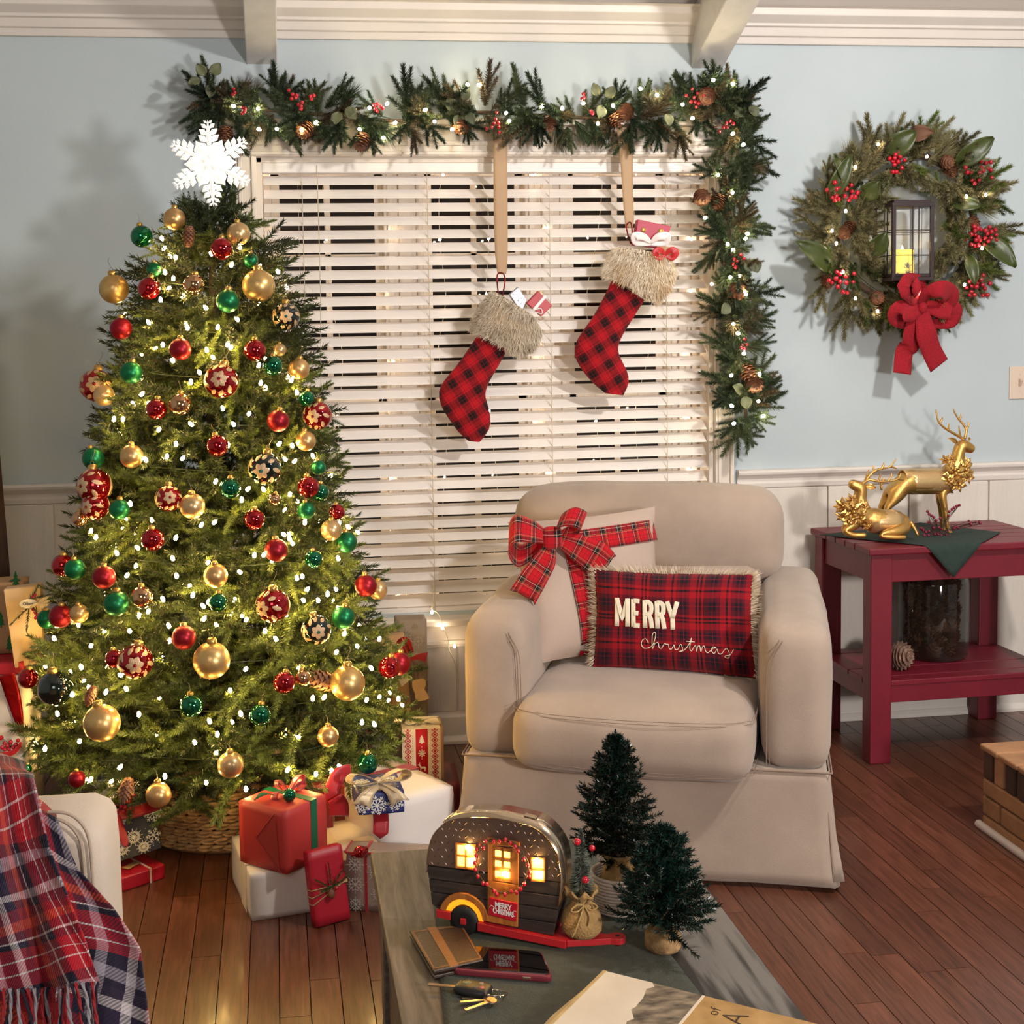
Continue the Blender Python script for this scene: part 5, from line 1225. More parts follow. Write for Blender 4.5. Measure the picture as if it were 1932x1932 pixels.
limb(2, [n3(1682, 930, Y+.022, 16), n3(1672, 944, Y+.024, 10), n3(1662, 956, Y+.025, 6), n3(1662, 974, Y+.026, 5), n3(1663, 992, Y+.026, 4.4), n3(1668, 1002, Y+.026, 4.6)])
skin('body', N, E_, m_dgold, D1)
def antler(par, pts, tines, Y, r0=3.2):
    mb = MB(); c = cr([P(a, b, Y+y_) for a, b, y_ in pts], 5); s_ = 4.3/FP
    mb.tube(c, [max(.0012, (r0*(1-i/len(c)*.65))*s_) for i in range(len(c))], 8)
    for t in tines: cc = cr([P(a, b, Y+y_) for a, b, y_ in t], 4); mb.tube(cc, [max(.0008, 2.5*s_*(1-i/len(cc)*.7)) for i in range(len(cc))], 7)
    return mb.build('antler', m_dgold, par)
antler(D1, ((1817, 828, 0), (1800, 818, -.005), (1783, 808, -.01), (1771, 796, -.012), (1767, 780, -.012), (1766, 773, -.012)), (((1812, 824, 0), (1810, 812, -.004), (1809, 803, -.006)), ((1790, 812, -.008), (1790, 804, -.01), (1792, 799, -.012)), ((1773, 798, -.01), (1777, 792, -.012), (1778, 787, -.014))), Y)
antler(D1, ((1820, 828, 0), (1823, 812, .01), (1817, 800, .012), (1808, 790, .014), (1801, 778, .014), (1799, 771, .014)), (((1823, 812, .01), (1827, 803, .01), (1827, 796, .01)), ((1810, 792, .012), (1813, 786, .014), (1813, 781, .015))), Y)
leaf(D1, P(1805, 836, Y-.008), P(1789, 827, Y-.014), .0085, (0, -1, .3), m_dgold, 'ear', .5); leaf(D1, P(1826, 832, Y+.008), P(1829, 826, Y+.02), .005, (0, -1, .3), m_dgold, 'ear', .5)
mb = MB(); mb.sphere(P(1817, 838, Y-.0165), .0022, 8, 6); mb.build('eye', m_dgold, D1)
mb = MB(); c1, c2 = P(1702, 909, Y), P(1782, 907, Y); rr = 26.6*4.3/FP
mb.tube([c1.lerp(c2, t) for t in (0, .25, .5, .75, 1)], [rr*.90, rr*.965, rr*.965, rr*.985, rr*.95], 20, cap=False, sy=1.0); mb.build('blanket', m_gcoat, D1, solid=.003)
MB().tube(cr([P(1668, 903, Y), P(1662, 915, Y), P(1664, 925, Y)], 4), [.005]*4+[.004]*4+[.002], 8).build('tail', m_dgold, D1)
for i, (a, b, y_, r_) in enumerate(((1800, 893, -.036, 27), (1818, 885, -.02, 22), (1788, 905, -.04, 17), (1808, 912, -.035, 20), (1826, 898, -.01, 18), (1783, 868, -.02, 13), (1795, 866, -.025, 12), (1824, 873, .0, 14))):
    petals(D1, P(a, b, Y+y_), r_*4.3/FP, 9 if i < 2 else 6, 'flower', m_dgold, Vector(((a-1800)/90, -1, (895-b)/90)), i)
Y = -.37; D2 = thing('deer_figurine', 'lying gold reindeer figurine with swept back antlers and flower collar', 'figurine', P(1655, 1012, Y))
N = [n3(1660, 985, Y, 24), n3(1690, 988, Y, 25), n3(1708, 992, Y, 20), n3(1635, 978, Y, 20), n3(1620, 968, Y, 17), n3(1621, 945, Y, 12), n3(1624, 930, Y, 13), n3(1624, 919, Y, 14), n3(1612, 915, Y, 10.5), n3(1601, 911, Y, 8.5)]
E_ = [(0, 1), (1, 2), (0, 3), (3, 4), (4, 5), (5, 6), (6, 7), (7, 8), (8, 9)]
limb(4, [n3(1612, 990, Y-.035, 10), n3(1592, 1003, Y-.045, 7), n3(1610, 1010, Y-.05, 5.5), n3(1635, 1010, Y-.055, 5)])
limb(4, [n3(1608, 985, Y+.02, 9), n3(1590, 998, Y+.025, 6.5), n3(1605, 1008, Y+.02, 5)])
limb(2, [n3(1698, 1002, Y-.045, 12), n3(1668, 1006, Y-.055, 7), n3(1660, 1012, Y-.06, 5), n3(1690, 1014, Y-.065, 4.5), n3(1710, 1014, Y-.065, 4.5)])
skin('body', N, E_, m_dgold, D2)
antler(D2, ((1628, 912, -.004), (1640, 905, -.01), (1655, 908, -.014), (1675, 908, -.016), (1693, 904, -.016), (1700, 893, -.016)), (((1657, 908, -.014), (1660, 900, -.016), (1661, 893, -.018)), ((1676, 907, -.016), (1681, 900, -.018), (1682, 893, -.018)), ((1693, 903, -.016), (1700, 905, -.014), (1706, 905, -.014)), ((1631, 910, -.005), (1636, 896, -.01), (1639, 886, -.012))), Y)
antler(D2, ((1630, 911, .004), (1642, 896, .012), (1652, 888, .014), (1666, 884, .015), (1680, 880, .016), (1690, 866, .016)), (((1646, 893, .012), (1648, 884, .013), (1648, 878, .014)), ((1664, 884, .015), (1667, 877, .016), (1667, 873, .016)), ((1680, 880, .016), (1686, 882, .016), (1692, 884, .016))), Y)
leaf(D2, P(1632, 917, Y-.01), P(1652, 921, Y-.016), .0095, (0, -1, .3), m_dgold, 'ear', .5)
mb = MB(); c1, c2 = P(1640, 983, Y), P(1695, 987, Y); rr = 26*4.2/FP; mb.tube([c1.lerp(c2, t) for t in (0, .25, .5, .75, 1)], [rr*.82, rr*.92, rr*.965, rr*.98, rr*.92], 20, cap=False); mb.build('blanket', m_gcoat, D2, solid=.003)
MB().tube(cr([P(1718, 985, Y-.02), P(1727, 1000, Y-.03), P(1732, 1012, Y-.035)], 4), [.006]*4+[.005]*4+[.002], 8).build('tail', m_dgold, D2)
for i, (a, b, y_, r_) in enumerate(((1608, 965, -.045, 26), (1590, 955, -.02, 20), (1622, 975, -.05, 19), (1600, 982, -.045, 18), (1630, 955, -.035, 15), (1606, 943, -.03, 15), (1588, 972, -.02, 15), (1635, 990, -.045, 14))):
    petals(D2, P(a, b, Y+y_), r_*4.2/FP, 8 if i < 2 else 6, 'flower', m_dgold, Vector(((a-1610)/80, -1, (965-b)/80)), i+20)
# berry spray on the cloth
bs_ = thing('berry_spray', 'dark red berry twigs lying on the green cloth beside the standing deer', 'berries', P(1780, 1000, -.3))
twigs = [((1725, 990), (1745, 1003), (1770, 1005), (1800, 1000), (1835, 992), (1850, 988)), ((1735, 1000), (1755, 992), (1775, 985), (1790, 975), (1808, 955)), ((1760, 1000), (1755, 985), (1752, 972)), ((1790, 990), (1815, 990), (1840, 985), (1852, 988)), ((1745, 1005), (1760, 1012), (1790, 1010), (1808, 1014))]
mb = MB()
for t in twigs: mb.tube(cr([P(a, b, -.33) for a, b in t], 4), .0012, 4)
mb.build('twig', M('dark_stem', '#4a1524', .6), bs_)
bp_ = ((1724,989),(1732,1004),(1738,997),(1742,1000),(1750,965),(1753,970),(1758,973),(1762,976),(1752,985),(1766,982),(1774,978),(1791,965),(1796,961),(1800,958),(1805,955),(1810,953),(1790,973),(1747,1004),(1753,1002),(1762,996),(1771,995),(1777,998),(1800,997),(1808,996),(1752,1010),(1757,1015),(1764,1008),(1770,1008),(1776,1010),(1785,1009),(1793,1012),(1800,1012),(1808,1014),(1828,983),(1832,989),(1841,985),(1848,984),(1849,987),(1802,994),(1744,1010))
berry_cluster(bs_, [P(a, b, -.335) for a, b in bp_], .0048, 'berries', m_berry_d, stem_to=P(1775, 1004, -.32))
# jar of cones and two cones on the shelf
jb = Vector((2.20, -.20, .268)); jr = thing('glass_jar', 'large dark glass jar filled with pine cones on the lower shelf', 'jar', jb)
m_sg = M('smoky_glass', '#2a201a', .05, alpha=.35, spec=.9)
MB().lathe([(.001, 0), (.10, .0), (.112, .012), (.115, .06), (.115, .26), (.105, .285), (.1, .29), (.1, .30), (.105, .30)], jb, 32).build('glass', m_sg, jr, solid=.003)
cj = cone_mesh(.055, .026, 6, 7, M('dark_cone', '#5c3828', .7, var=.3, vs=60, col2='#7a5236'), 'x'); bpy.data.objects.remove(cj.copy() if False else cj, do_unlink=True) if False else None
cj.name = 'pinecone'; tag(cj, 'pine cone inside the smoky glass jar on the lower shelf', 'pine cone', 'pine cones in the jar'); k = 0
for lv in range(6):
    for i in range(6):
        a = i*PI/3+lv*.5; o = cj if k == 0 else dup(cj); k += 1; rr = .068
        o.location = jb+Vector((math.cos(a)*rr, math.sin(a)*rr, .012+lv*.043)); o.rotation_euler = (R.uniform(-.7, .7), R.uniform(-.7, .7), a)
for i, (a, b, s_, lab) in enumerate(((1700, 1222, 1.0, 'large open pine cone on the lower shelf in front of the jar'), (1678, 1203, .75, 'smaller pine cone behind the large one, half hidden by the table leg'))):
    o = cone_mesh(.075, .047, 9, 12, M('grey_cone', '#6b4a3a', .75, var=.3, vs=60, col2='#a58470'), 'pinecone') if i == 0 else dup(o)
    o.scale = (s_,)*3; zb = .268+.044*s_; o.location = P(a, b, -.36+.08*i)+Vector((-.02, .03, 0)); o.location.z = zb; o.rotation_euler = (1.45, .2, .5); tag(o, lab, 'pine cone')
# ============================================================ gifts
R = random.Random(77)
m_kraft = M('kraft_paper', '#b08a63', .75, var=.08, vs=9, bump=.15, bs=30); m_rpap = M('red_wrap', '#b0302c', .55, var=.06, vs=6, bump=.12, bs=20)
m_rpap2 = M('crimson_wrap', '#b0142a', .45, var=.05, vs=8, bump=.1, bs=20); m_wpap = M('white_wrap', '#d9cfc8', .6, var=.05, vs=6, bump=.3, bs=14)
m_champ = M('champagne_ribbon', '#b9a27f', .4, .25, var=.08, vs=60, sheen=.4); m_green_r = M('green_satin_ribbon', '#0f5a3c', .4); m_redr = M('red_ribbon', '#a81320', .4, sheen=.3); m_dred = M('dark_red_ribbon', '#7c0f1c', .5, sheen=.3)
m_silver = M('silver_beige_wrap', '#ad9c90', .4, .3, var=.05, vs=8); m_navy = M('navy_wrap', '#141a36', .5, var=.1, vs=9); m_royal = M('royal_blue_wrap', '#232c66', .5, var=.08, vs=9)
m_print = M('white_print', '#dcd8d0', .6); m_twine = M('jute_twine', '#b3976a', .9, bump=.4, bs=200)
class Gift:
    def __init__(s, name, label, org, ang, w, d, h, mat, tilt=None, r=.003, cat='gift'):
        s.E = thing(name, label, cat, org, rz=ang)
        if tilt: s.E.rotation_euler = tilt
        s.w, s.d, s.h = w, d, h; mb = softbox((w, d, h), r, (0, 0, 0), 5, f=lambda q: wr(q+Vector((w/2, d/2, h/2)), .0012, 12, w*7)); weld(L_(mb, 'wrapped_box', mat, s.E))
    def band_x(s, f, bw, mat, name='ribbon'):  # ribbon running over front/top/back at x fraction f
        x = s.w*f; e = .0012; mb = MB()
        mb.boxb((x-bw/2, -e, -e*0), (x+bw/2, 0, s.h)); mb.boxb((x-bw/2, s.d, 0), (x+bw/2, s.d+e, s.h)); mb.boxb((x-bw/2, -e, s.h), (x+bw/2, s.d+e, s.h+e)); return L_(mb, name, mat, s.E)
    def band_y(s, f, bw, mat, name='ribbon'):
        y = s.d*f; e = .0014; mb = MB()
        mb.boxb((-e, y-bw/2, 0), (0, y+bw/2, s.h)); mb.boxb((s.w, y-bw/2, 0), (s.w+e, y+bw/2, s.h)); mb.boxb((-e, y-bw/2, s.h), (s.w+e, y+bw/2, s.h+e)); return L_(mb, name, mat, s.E)
    def band_z(s, f, bw, mat, name='ribbon'):
        z = s.h*f; e = .0014; mb = MB(); mb.boxb((-e, -e, z-bw/2), (s.w+e, 0, z+bw/2)); mb.boxb((-e, s.d, z-bw/2), (s.w+e, s.d+e, z+bw/2)); mb.boxb((-e, -e, z-bw/2), (0, s.d+e, z+bw/2)); mb.boxb((s.w, -e, z-bw/2), (s.w+e, s.d+e, z+bw/2)); return L_(mb, name, mat, s.E)
    def bow(s, c, sz, mat, n=2, hw=None, tails=True, up=Vector((0, 0, 1)), fwd=Vector((0, -1, 0)), seed=1):
        rr = random.Random(seed); c = Vector(c); hw = hw or sz*.22; side = up.cross(fwd).normalized()
        for i in range(n):
            for sg in (-1, 1):
                an = rr.uniform(-.15, .25)+i*.55; d = (side*sg*math.cos(an)+up*math.sin(an)).normalized(); o = up*.35+fwd*.3
                pts = [c, c+d*sz*.45+up*sz*.22, c+d*sz*.9+up*sz*.28, c+d*sz*1.05+up*sz*.02, c+d*sz*.75-up*sz*.12, c+d*sz*.3-up*sz*.03, c]
                pts = cr(pts, 4); m_ = len(pts); H = [hw*(.35+.75*math.sin(PI*k/(m_-1))) for k in range(m_)]
                L_(MB().strip(pts, (fwd*.9+up*.25+side*rr.uniform(-.3, .3)), H), 'bow_loop', mat, s.E, solid=.001)
        if tails:
            for sg in (-1, 1):
                pts = cr([c, c+side*sg*sz*.4-up*sz*.2+fwd*sz*.2, c+side*sg*sz*.7-up*sz*.35+fwd*sz*.45], 4)
                L_(MB().strip(pts, (side*-sg*.3+fwd+up*.5), [hw*(.4+.6*k/(len(pts)-1)) for k in range(len(pts))], notch=.012), 'bow_tail', mat, s.E, solid=.001)
        mb = MB(); mb.sphere(c+up*sz*.04, sz*.17, 10, 7, sc=(1, .8, .8)); L_(mb, 'bow_knot', mat, s.E)
def flake(mb, c, ux, uz, r, n=6, w=.0012, barbs=2, a0=0):
    nrm = ux.cross(uz).normalized()
    def ln(a, b, w_):
        a = c+ux*a[0]+uz*a[1]; b = c+ux*b[0]+uz*b[1]; d = (b-a).normalized(); s_ = d.cross(nrm)*w_/2; e = nrm*.0003
        mb.add([a-s_-e, b-s_-e, b+s_-e, a+s_-e], [(0, 1, 2, 3)]); mb.add([a-s_+e, b-s_+e, b+s_+e, a+s_+e], [(0, 3, 2, 1)])
    for k in range(n):
        a = a0+2*PI*k/n; d = (math.cos(a), math.sin(a)); ln((0, 0), (d[0]*r, d[1]*r), w)
        for j in range(barbs):
            t = .45+.28*j; l = r*(.34-.1*j)
            for sg in (-1, 1): b = a+sg*.9; ln((d[0]*r*t, d[1]*r*t), (d[0]*r*t+math.cos(b)*l, d[1]*r*t+math.sin(b)*l), w)
def prints(fl, dts, par, dr=.0009, name='snowflake_print', world=False):
    for a in fl:
        mb = MB(); flake(mb, *a); mb.build(name, m_print, par, world=world)
    if dts:
        mb = MB(); dots(mb, dts[0], dts[1], dts[2], dts[3], dr); o = mb.build('dot_print', m_print, par, world=world); o['kind'] = 'stuff'
def dots(mb, c, ux, uz, pts, r):
    nrm = ux.cross(uz).normalized()
    for x, z in pts:
        p = c+ux*x+uz*z; vs = [p+ux*math.cos(a)*r+uz*math.sin(a)*r-nrm*.0004 for a in [2*PI*k/6 for k in range(6)]]; mb.add(vs, [tuple(range(6))]); mb.add([v+nrm*.0008 for v in vs], [tuple(reversed(range(6)))])
def ang_of(a, b): d = b-a; return math.atan2(d.y, d.x)
X_, Y_, Z_ = Vector((1, 0, 0)), Vector((0, 1, 0)), Vector((0, 0, 1))
# white wrapped box with cream ribbon, red box on it
A = Z(475, 1740, 0); B = Z(586, 1722, 0); wb_h = .118
g = Gift('gift_box', 'wide white wrapped gift with cream ribbon lying under the red box', A, ang_of(A, B), .34, .27, wb_h, m_wpap)
g.band_x(.62, .07, M('cream_ribbon', '#c9b8a4', .5, sheen=.3)); g.band_y(.35, .07, M('cream_ribbon_side', '#c9b8a4', .5, sheen=.3))
A = Z(541, 1652, wb_h+.002); B = Z(624, 1616, wb_h)
g = Gift('gift_box', 'red wrapped cube gift with green ribbon stacked on the white box', A, ang_of(A, B)+.06, .15, .155, .155, m_rpap)
g.band_x(.68, .023, m_green_r)
mb = MB(); mb.add([(-.0012, .02, .0), (-.0012, .10, .075), (-.0012, .03, .13)], [(0, 1, 2)]); mb.tube([(-.001, .012, .0), (-.001, .095, .075), (-.001, .035, .145)], .0011, 4); L_(mb, 'paper_fold', M('red_fold', '#992824', .6), g.E)
g.bow((.10, .08, .16), .05, m_redr, 2, .011, seed=3)
mb = MB(); mb.sphere((.06, .04, .172), .0165, 20, 14); L_(mb, 'green_ball', BM['GS'], g.E); leaf(g.E, (0, 0, 0), (.001, 0, 0), .0001, Z_, m_green_r) if False else None
mb = MB(); mb.grid(lambda u, v: Vector((.055-.05*v, .085+.02*v, .163+.012*math.sin(PI*v))) + Vector((.0, .012*(u*2-1)*math.sin(PI*min(.97, v+.03)), 0)), 3, 6); L_(mb, 'green_leaf', m_green_r, g.E, solid=.001)
# flat red gift leaning on the white box, with twine and a small pine sprig
A = Z(597, 1752, 0.002); B = Z(662, 1736, 0)
g = Gift('flat_gift', 'flat red gift tied with jute and a pine sprig, leaning on the white box', A, 0, .092, .03, .178, m_rpap2, tilt=(-.17, -.03, ang_of(A, B)))
for f in (.36, .40, .44): 
    mb = MB(); e = .0015; z = .178*f; dz = (.4-f)*.25
    mb.tube([(-e, .03, z-dz), (-e, -e, z-dz), (.092+e, -e, z+.02+dz), (.092+e, .03, z+.02+dz)], .0016, 5); L_(mb, 'twine', m_twine, g.E)
s = NT(91)
for d in ((0, 0, .06), (-.04, 0, .03), (.035, 0, .035), (-.03, -.005, .0), (.045, -.005, .02)): s.sprig((.048, -.006, .085), (.048+d[0], -.008+d[1], .085+d[2]), 46, .011, .0022, 55, .3)
s.obj('pine_sprig', [m_fir, m_twig], g.E)
mb = MB(); mb.sphere((.045, -.01, .072), .009, 10, 7, sc=(1, 1, 1.25)); L_(mb, 'acorn', m_cone_r, g.E)
mb = MB(); mb.sphere((.06, -.009, .082), .005, 8, 6); L_(mb, 'berry', m_berry, g.E)
# silver snowflake gift with red ribbon, beside the coffee table
A = Z(655, 1718, 0); B = Z(705, 1721, 0)
g = Gift('gift_box', 'silvery beige snowflake gift with narrow red ribbon beside the coffee table', A, ang_of(A, B)+.02, .26, .07, .15, m_silver)
g.band_x(.19, .007, m_redr)
prints([(Vector((x, -.002, z)), X_, Z_, r_, 8, .0009, 1) for x, z, r_ in ((.023, .118, .022), (.022, .068, .024), (.022, .018, .02), (.075, .10, .024), (.08, .045, .02), (.13, .08, .024))], (Vector((0, -.002, 0)), X_, Z_, [(R.uniform(.004, .2), R.uniform(.004, .145)) for _ in range(50)]), g.E)
mb = MB(); mb.tube([(.0, -.002, .148), (.26, -.002, .148)], .003, 5); mb.tube([(-.002, 0, .148), (-.002, .07, .148)], .003, 5); L_(mb, 'twine', m_redr, g.E)
p = Z(680, 1607, .167); dr = thing('glass_drop_ornament', 'small dark red glass drop ornament lying on the silver snowflake gift', 'ornament', p)
MB().lathe([(.0001, -.022), (.006, -.018), (.0145, -.004), (.0155, .002), (.011, .012), (.004, .018), (.004, .024), (.0001, .025)], p, 20, R=Euler((0, -1.75, .3)).to_matrix()).build('glass', BM['RS'], dr)
MB().tube(cr([p+Vector((.024, 0, .002)), p+Vector((.035, 0, .004)), p+Vector((.04, -.01, -.005))], 4), .001, 4).build('cord', m_twine, dr)
# big white gift with red ribbon, blue snowflake gift on top
A = Z(752, 1690, 0); bwh = .205
g = Gift('gift_box', 'big white wrapped gift with wide red ribbon, under the blue snowflake gift', Vector((.235, -1.13, 0)), .50, .24, .36, bwh, m_wpap, r=.012)
g.band_y(.55, .05, m_redr)
# drape of ribbon loop and its tails at the left
px_w = g.E
def free_strip(parent, pts, wv, hw, mat, name, notch=0):
    c = cr([Vector(p) for p in pts], 5); return MB().strip(c, Vector(wv), hw if not hasattr(hw, '__len__') else [hw[min(len(hw)-1, int(i/(len(c)-1)*(len(hw)-1)+.5))] for i in range(len(c))], notch=notch).build(name, mat, parent, solid=.001)
rl = thing('red_bow', 'wide red ribbon loop on the big white gift, left of the blue gift', 'ribbon', P(650, 1520, -1.1))
px_strip('loop', ((662, 1452), (640, 1462), (626, 1490), (632, 1515), (650, 1525)), (-1.1, -1.12, -1.13, -1.13, -1.11), (10, 14, 13, 14, 12), mat=m_redr, parent=rl)
px_strip('tail', ((632, 1505), (640, 1520), (640, 1542)), (-1.15, -1.15, -1.15), (14, 17, 17), mat=m_redr, parent=rl, notch=.014)
px_strip('tail', ((718, 1535), (719, 1550), (718, 1572)), (-1.17, -1.19, -1.2), (14, 14, 14), mat=m_redr, parent=rl, notch=-.014)
dk = Gift('gift_box', 'dark red gift standing between the red cube gift and the big white gift', Vector((.02, -1.045, .0)), .1, .10, .08, .235, M('maroon_wrap', '#7d1c20', .6))
bz = bwh+.004
A = Z(676, 1540, bz); B = Z(774, 1533, bz)
g = Gift('gift_box', 'blue and white snowflake gift with a champagne organza bow', A, ang_of(A, B)+.04, .118, .15, .055, m_royal)
prints([(Vector((x, -.002, z)), X_, Z_, r_, 8, .0022, 2, .2) for x, z, r_ in ((.012, .026, .02), (.048, .024, .025), (.095, .03, .023))]+[(Vector((x, y, .0565)), Y_, X_, r_, 8, .002, 2, .2) for x, y, r_ in ((.03, .03, .024), (.085, .035, .024), (.02, .09, .022), (.09, .1, .024))], (Vector((0, -.002, 0)), X_, Z_, [(R.uniform(.004, .11), R.uniform(.004, .05)) for _ in range(34)]), g.E, .0012)
g.bow((.055, .03, .072), .07, m_champ, 1, .032, seed=5)
for sg in (-1, 1): 
    c = cr([Vector((.055, .02, .07)), Vector((.055+sg*.03, -.01, .06)), Vector((.055+sg*.05, -.02, .03))], 4); L_(MB().strip(c, Vector((1, 0, .3*sg)), [.008+.016*k/(len(c)-1) for k in range(len(c))], notch=.012), 'bow_tail', m_champ, g.E, solid=.001)
# patterned gift
A = Z(766, 1520, .13)
bs2 = Gift('gift_box', 'dark maroon gift under the red and white patterned gift beside the armchair', Vector((.315, -.80, 0)), -.05, .17, .2, .135, M('dark_maroon_wrap', '#5f1420', .6)); 
g = Gift('gift_box', 'kraft gift with red and white nordic ribbon and silver bow beside the armchair', Vector((.325, -.79, .137)), -.05, .118, .12, .155, m_kraft)
m_nr = M('red_foil_ribbon', '#b3141e', .3, .3); m_cr = M('cream_lace', '#cfc0a8', .8)
L_(MB().boxb((.0, -.0012, 0), (.108, 0, .156)), 'lace_band', m_cr, g.E); L_(MB().boxb((0, -.001, .156), (.108, .12, .1572)), 'lace_band', m_cr, g.E)
L_(MB().boxb((.038, -.0024, 0), (.072, -.001, .157)), 'red_band', m_nr, g.E)
for x0 in (.016, .092):
    mb = MB()
    for k in range(10):
        z = .008+k*.0155
        for sg in (-1, 1):
            a = Vector((x0-sg*.009, -.0022, z-.0075)); b = Vector((x0+sg*.009, -.0022, z+.0075)); mb.bar(a, b, .0022, .0006, upv=(0, 1, 0))
        mb.box((x0, -.0022, z+.0078), (.0055, .0008, .0055), Matrix.Rotation(PI/4, 3, 'Y'))
    L_(mb, 'red_diamond_print', m_nr, g.E)
mb = MB()
for x0 in (.029, .080, .104): dots(mb, Vector((0, -.0022, 0)), X_, Z_, [(x0, .004+.0075*k) for k in range(20)], .0009)
L_(mb, 'dot_print', m_nr, g.E)['kind'] = 'stuff'
mb = MB()
def poly_print(mb, pts, o, s_): mb.add([Vector((o[0]+x*s_, -.0032, o[1]+z*s_)) for x, z in pts], [tuple(range(len(pts)))]); mb.add([Vector((o[0]+x*s_, -.0028, o[1]+z*s_)) for x, z in pts], [tuple(reversed(range(len(pts))))])
tree_p = [(-1, -1), (-.2, -1), (-.2, -1.4), (.2, -1.4), (.2, -1), (1, -1), (.45, -.4), (.8, -.4), (.35, .3), (.6, .3), (0, 1.4), (-.6, .3), (-.35, .3), (-.8, -.4), (-.45, -.4)]
poly_print(mb, tree_p, (.055, .128), .009); flake(mb, Vector((.055, -.003, .088)), X_, Z_, .011, 8, .0026, 0)
deer_p = [(-1, -1), (-.7, -1), (-.65, -.1), (.3, -.1), (.35, -1), (.65, -1), (.65, .3), (.95, .9), (1.4, 1), (1.2, 1.25), (.9, 1.3), (.9, 1.9), (.7, 1.9), (.65, 1.2), (.3, .5), (-.9, .45), (-1.2, .1)]
poly_print(mb, [(-x, z) for x, z in deer_p][::-1], (.055, .045), .009); flake(mb, Vector((.055, -.003, .012)), X_, Z_, .009, 8, .002, 0)
dots(mb, Vector((0, -.003, 0)), X_, Z_, [(.055, .106), (.055, .072), (.055, .028)], .0016); L_(mb, 'cream_print', m_cr, g.E)
g.bow((.058, .045, .165), .05, M('silver_ribbon', '#b8aa98', .3, .5), 1, .016, seed=8, fwd=Vector((0, -1, 0)))
# grey gift with red ribbon behind
g = Gift('gift_box', 'grey satin gift with wide dark red ribbon half under the tree at right', Vector((.19, -.66, .0)), .1, .16, .16, .275, M('grey_wrap', '#94897c', .5, var=.05, vs=6)); g.band_x(.2, .055, m_dred); g.bow((.07, .06, .285), .06, m_dred, 1, .02, seed=4)
m_glp = M('glitter_print', '#c9b79c', .5)
# tall kraft snowflake box against the wall and kraft gift leaning on it
pa = P(750, 1300, -.20); pb = P(808, 1300, -.20); zt = P(780, 1170, -.20).z
g = Gift('tall_gift', 'tall grey-brown snowflake gift box standing against the wall beside the window', Vector((pa.x, -.20, .0)), 0, pb.x-pa.x, .09, zt, M('taupe_wrap', '#92806c', .6, var=.05, vs=7))
for x, z, r_ in ((.03, zt-.05, .028), (.07, zt-.07, .022), (.062, zt-.02, .012), (.065, zt-.12, .018), (.03, zt-.1, .012), (.075, zt-.2, .022), (.03, zt-.26, .02)):
    mb = MB(); flake(mb, Vector((x, -.0015, z)), X_, Z_, r_, 8, .0012, 1); L_(mb, 'snowflake_print', m_glp, g.E)
kx = P(716, 1300, -.30); zt2 = P(735, 1193, -.26).z
g2 = Gift('tall_gift', 'tall kraft gift leaning in front of the snowflake box, behind the tree branches', Vector((P(722, 1300, -.31).x, -.34, .0)), 0, .10, .05, zt2, m_kraft, tilt=(-.09, -.06, 0))
bw2 = thing('gift_bow', 'red velvet and plaid bow with jingle bell and wooden tag on the tall gifts', 'bow', P(775, 1250, -.37))
px_strip('velvet_loop', ((768, 1248), (785, 1240), (806, 1240)), (-.37, -.38, -.37), (3, 5, 10), mat=M('red_velvet', '#a01020', .8, sheen=.6), parent=bw2)
px_strip('plaid_loop', ((772, 1246), (762, 1230), (757, 1216), (766, 1212), (776, 1232)), (-.37, -.38, -.38, -.38, -.37), (5, 9, 10, 9, 5), mat=m_rtart, parent=bw2)
MB().sphere(P(783, 1260, -.37), .0075, 14, 9).build('jingle_bell', m_gold_cap, bw2); MB().tube([P(779, 1248, -.37), P(788, 1264, -.36), P(789, 1282, -.36)], .0015, 4).build('cord', m_dred, bw2)
tg = [P(a, b, -.36) for a, b in ((778, 1285), (786, 1282), (797, 1280), (803, 1284), (804, 1292), (800, 1300), (806, 1308), (810, 1318), (802, 1321), (790, 1323), (784, 1318), (783, 1308), (778, 1298))]
mb = MB(); mb.add(tg+[v+Vector((0, .003, 0)) for v in tg], [tuple(range(13))[::-1], tuple(range(13, 26))]+[(i, (i+1) % 13, 13+(i+1) % 13, 13+i) for i in range(13)]); mb.build('wooden_tag', M('plywood_tag', '#c4a27a', .7, var=.1, vs=60), bw2)
tq = [P(a, b, -.352) for a, b in ((752, 1283), (771, 1270), (778, 1279), (758, 1296))]; mb = MB(); mb.add(tq+[v+Vector((0, .002, 0)) for v in tq], [(0, 1, 2, 3), (7, 6, 5, 4), (0, 4, 5, 1), (1, 5, 6, 2), (2, 6, 7, 3), (3, 7, 4, 0)]); tag(mb.build('gift_tag', M('white_card', '#e0d8cc', .6), bevel=.0008), 'small blank white gift tag hanging behind the pair of red balls', 'tag')
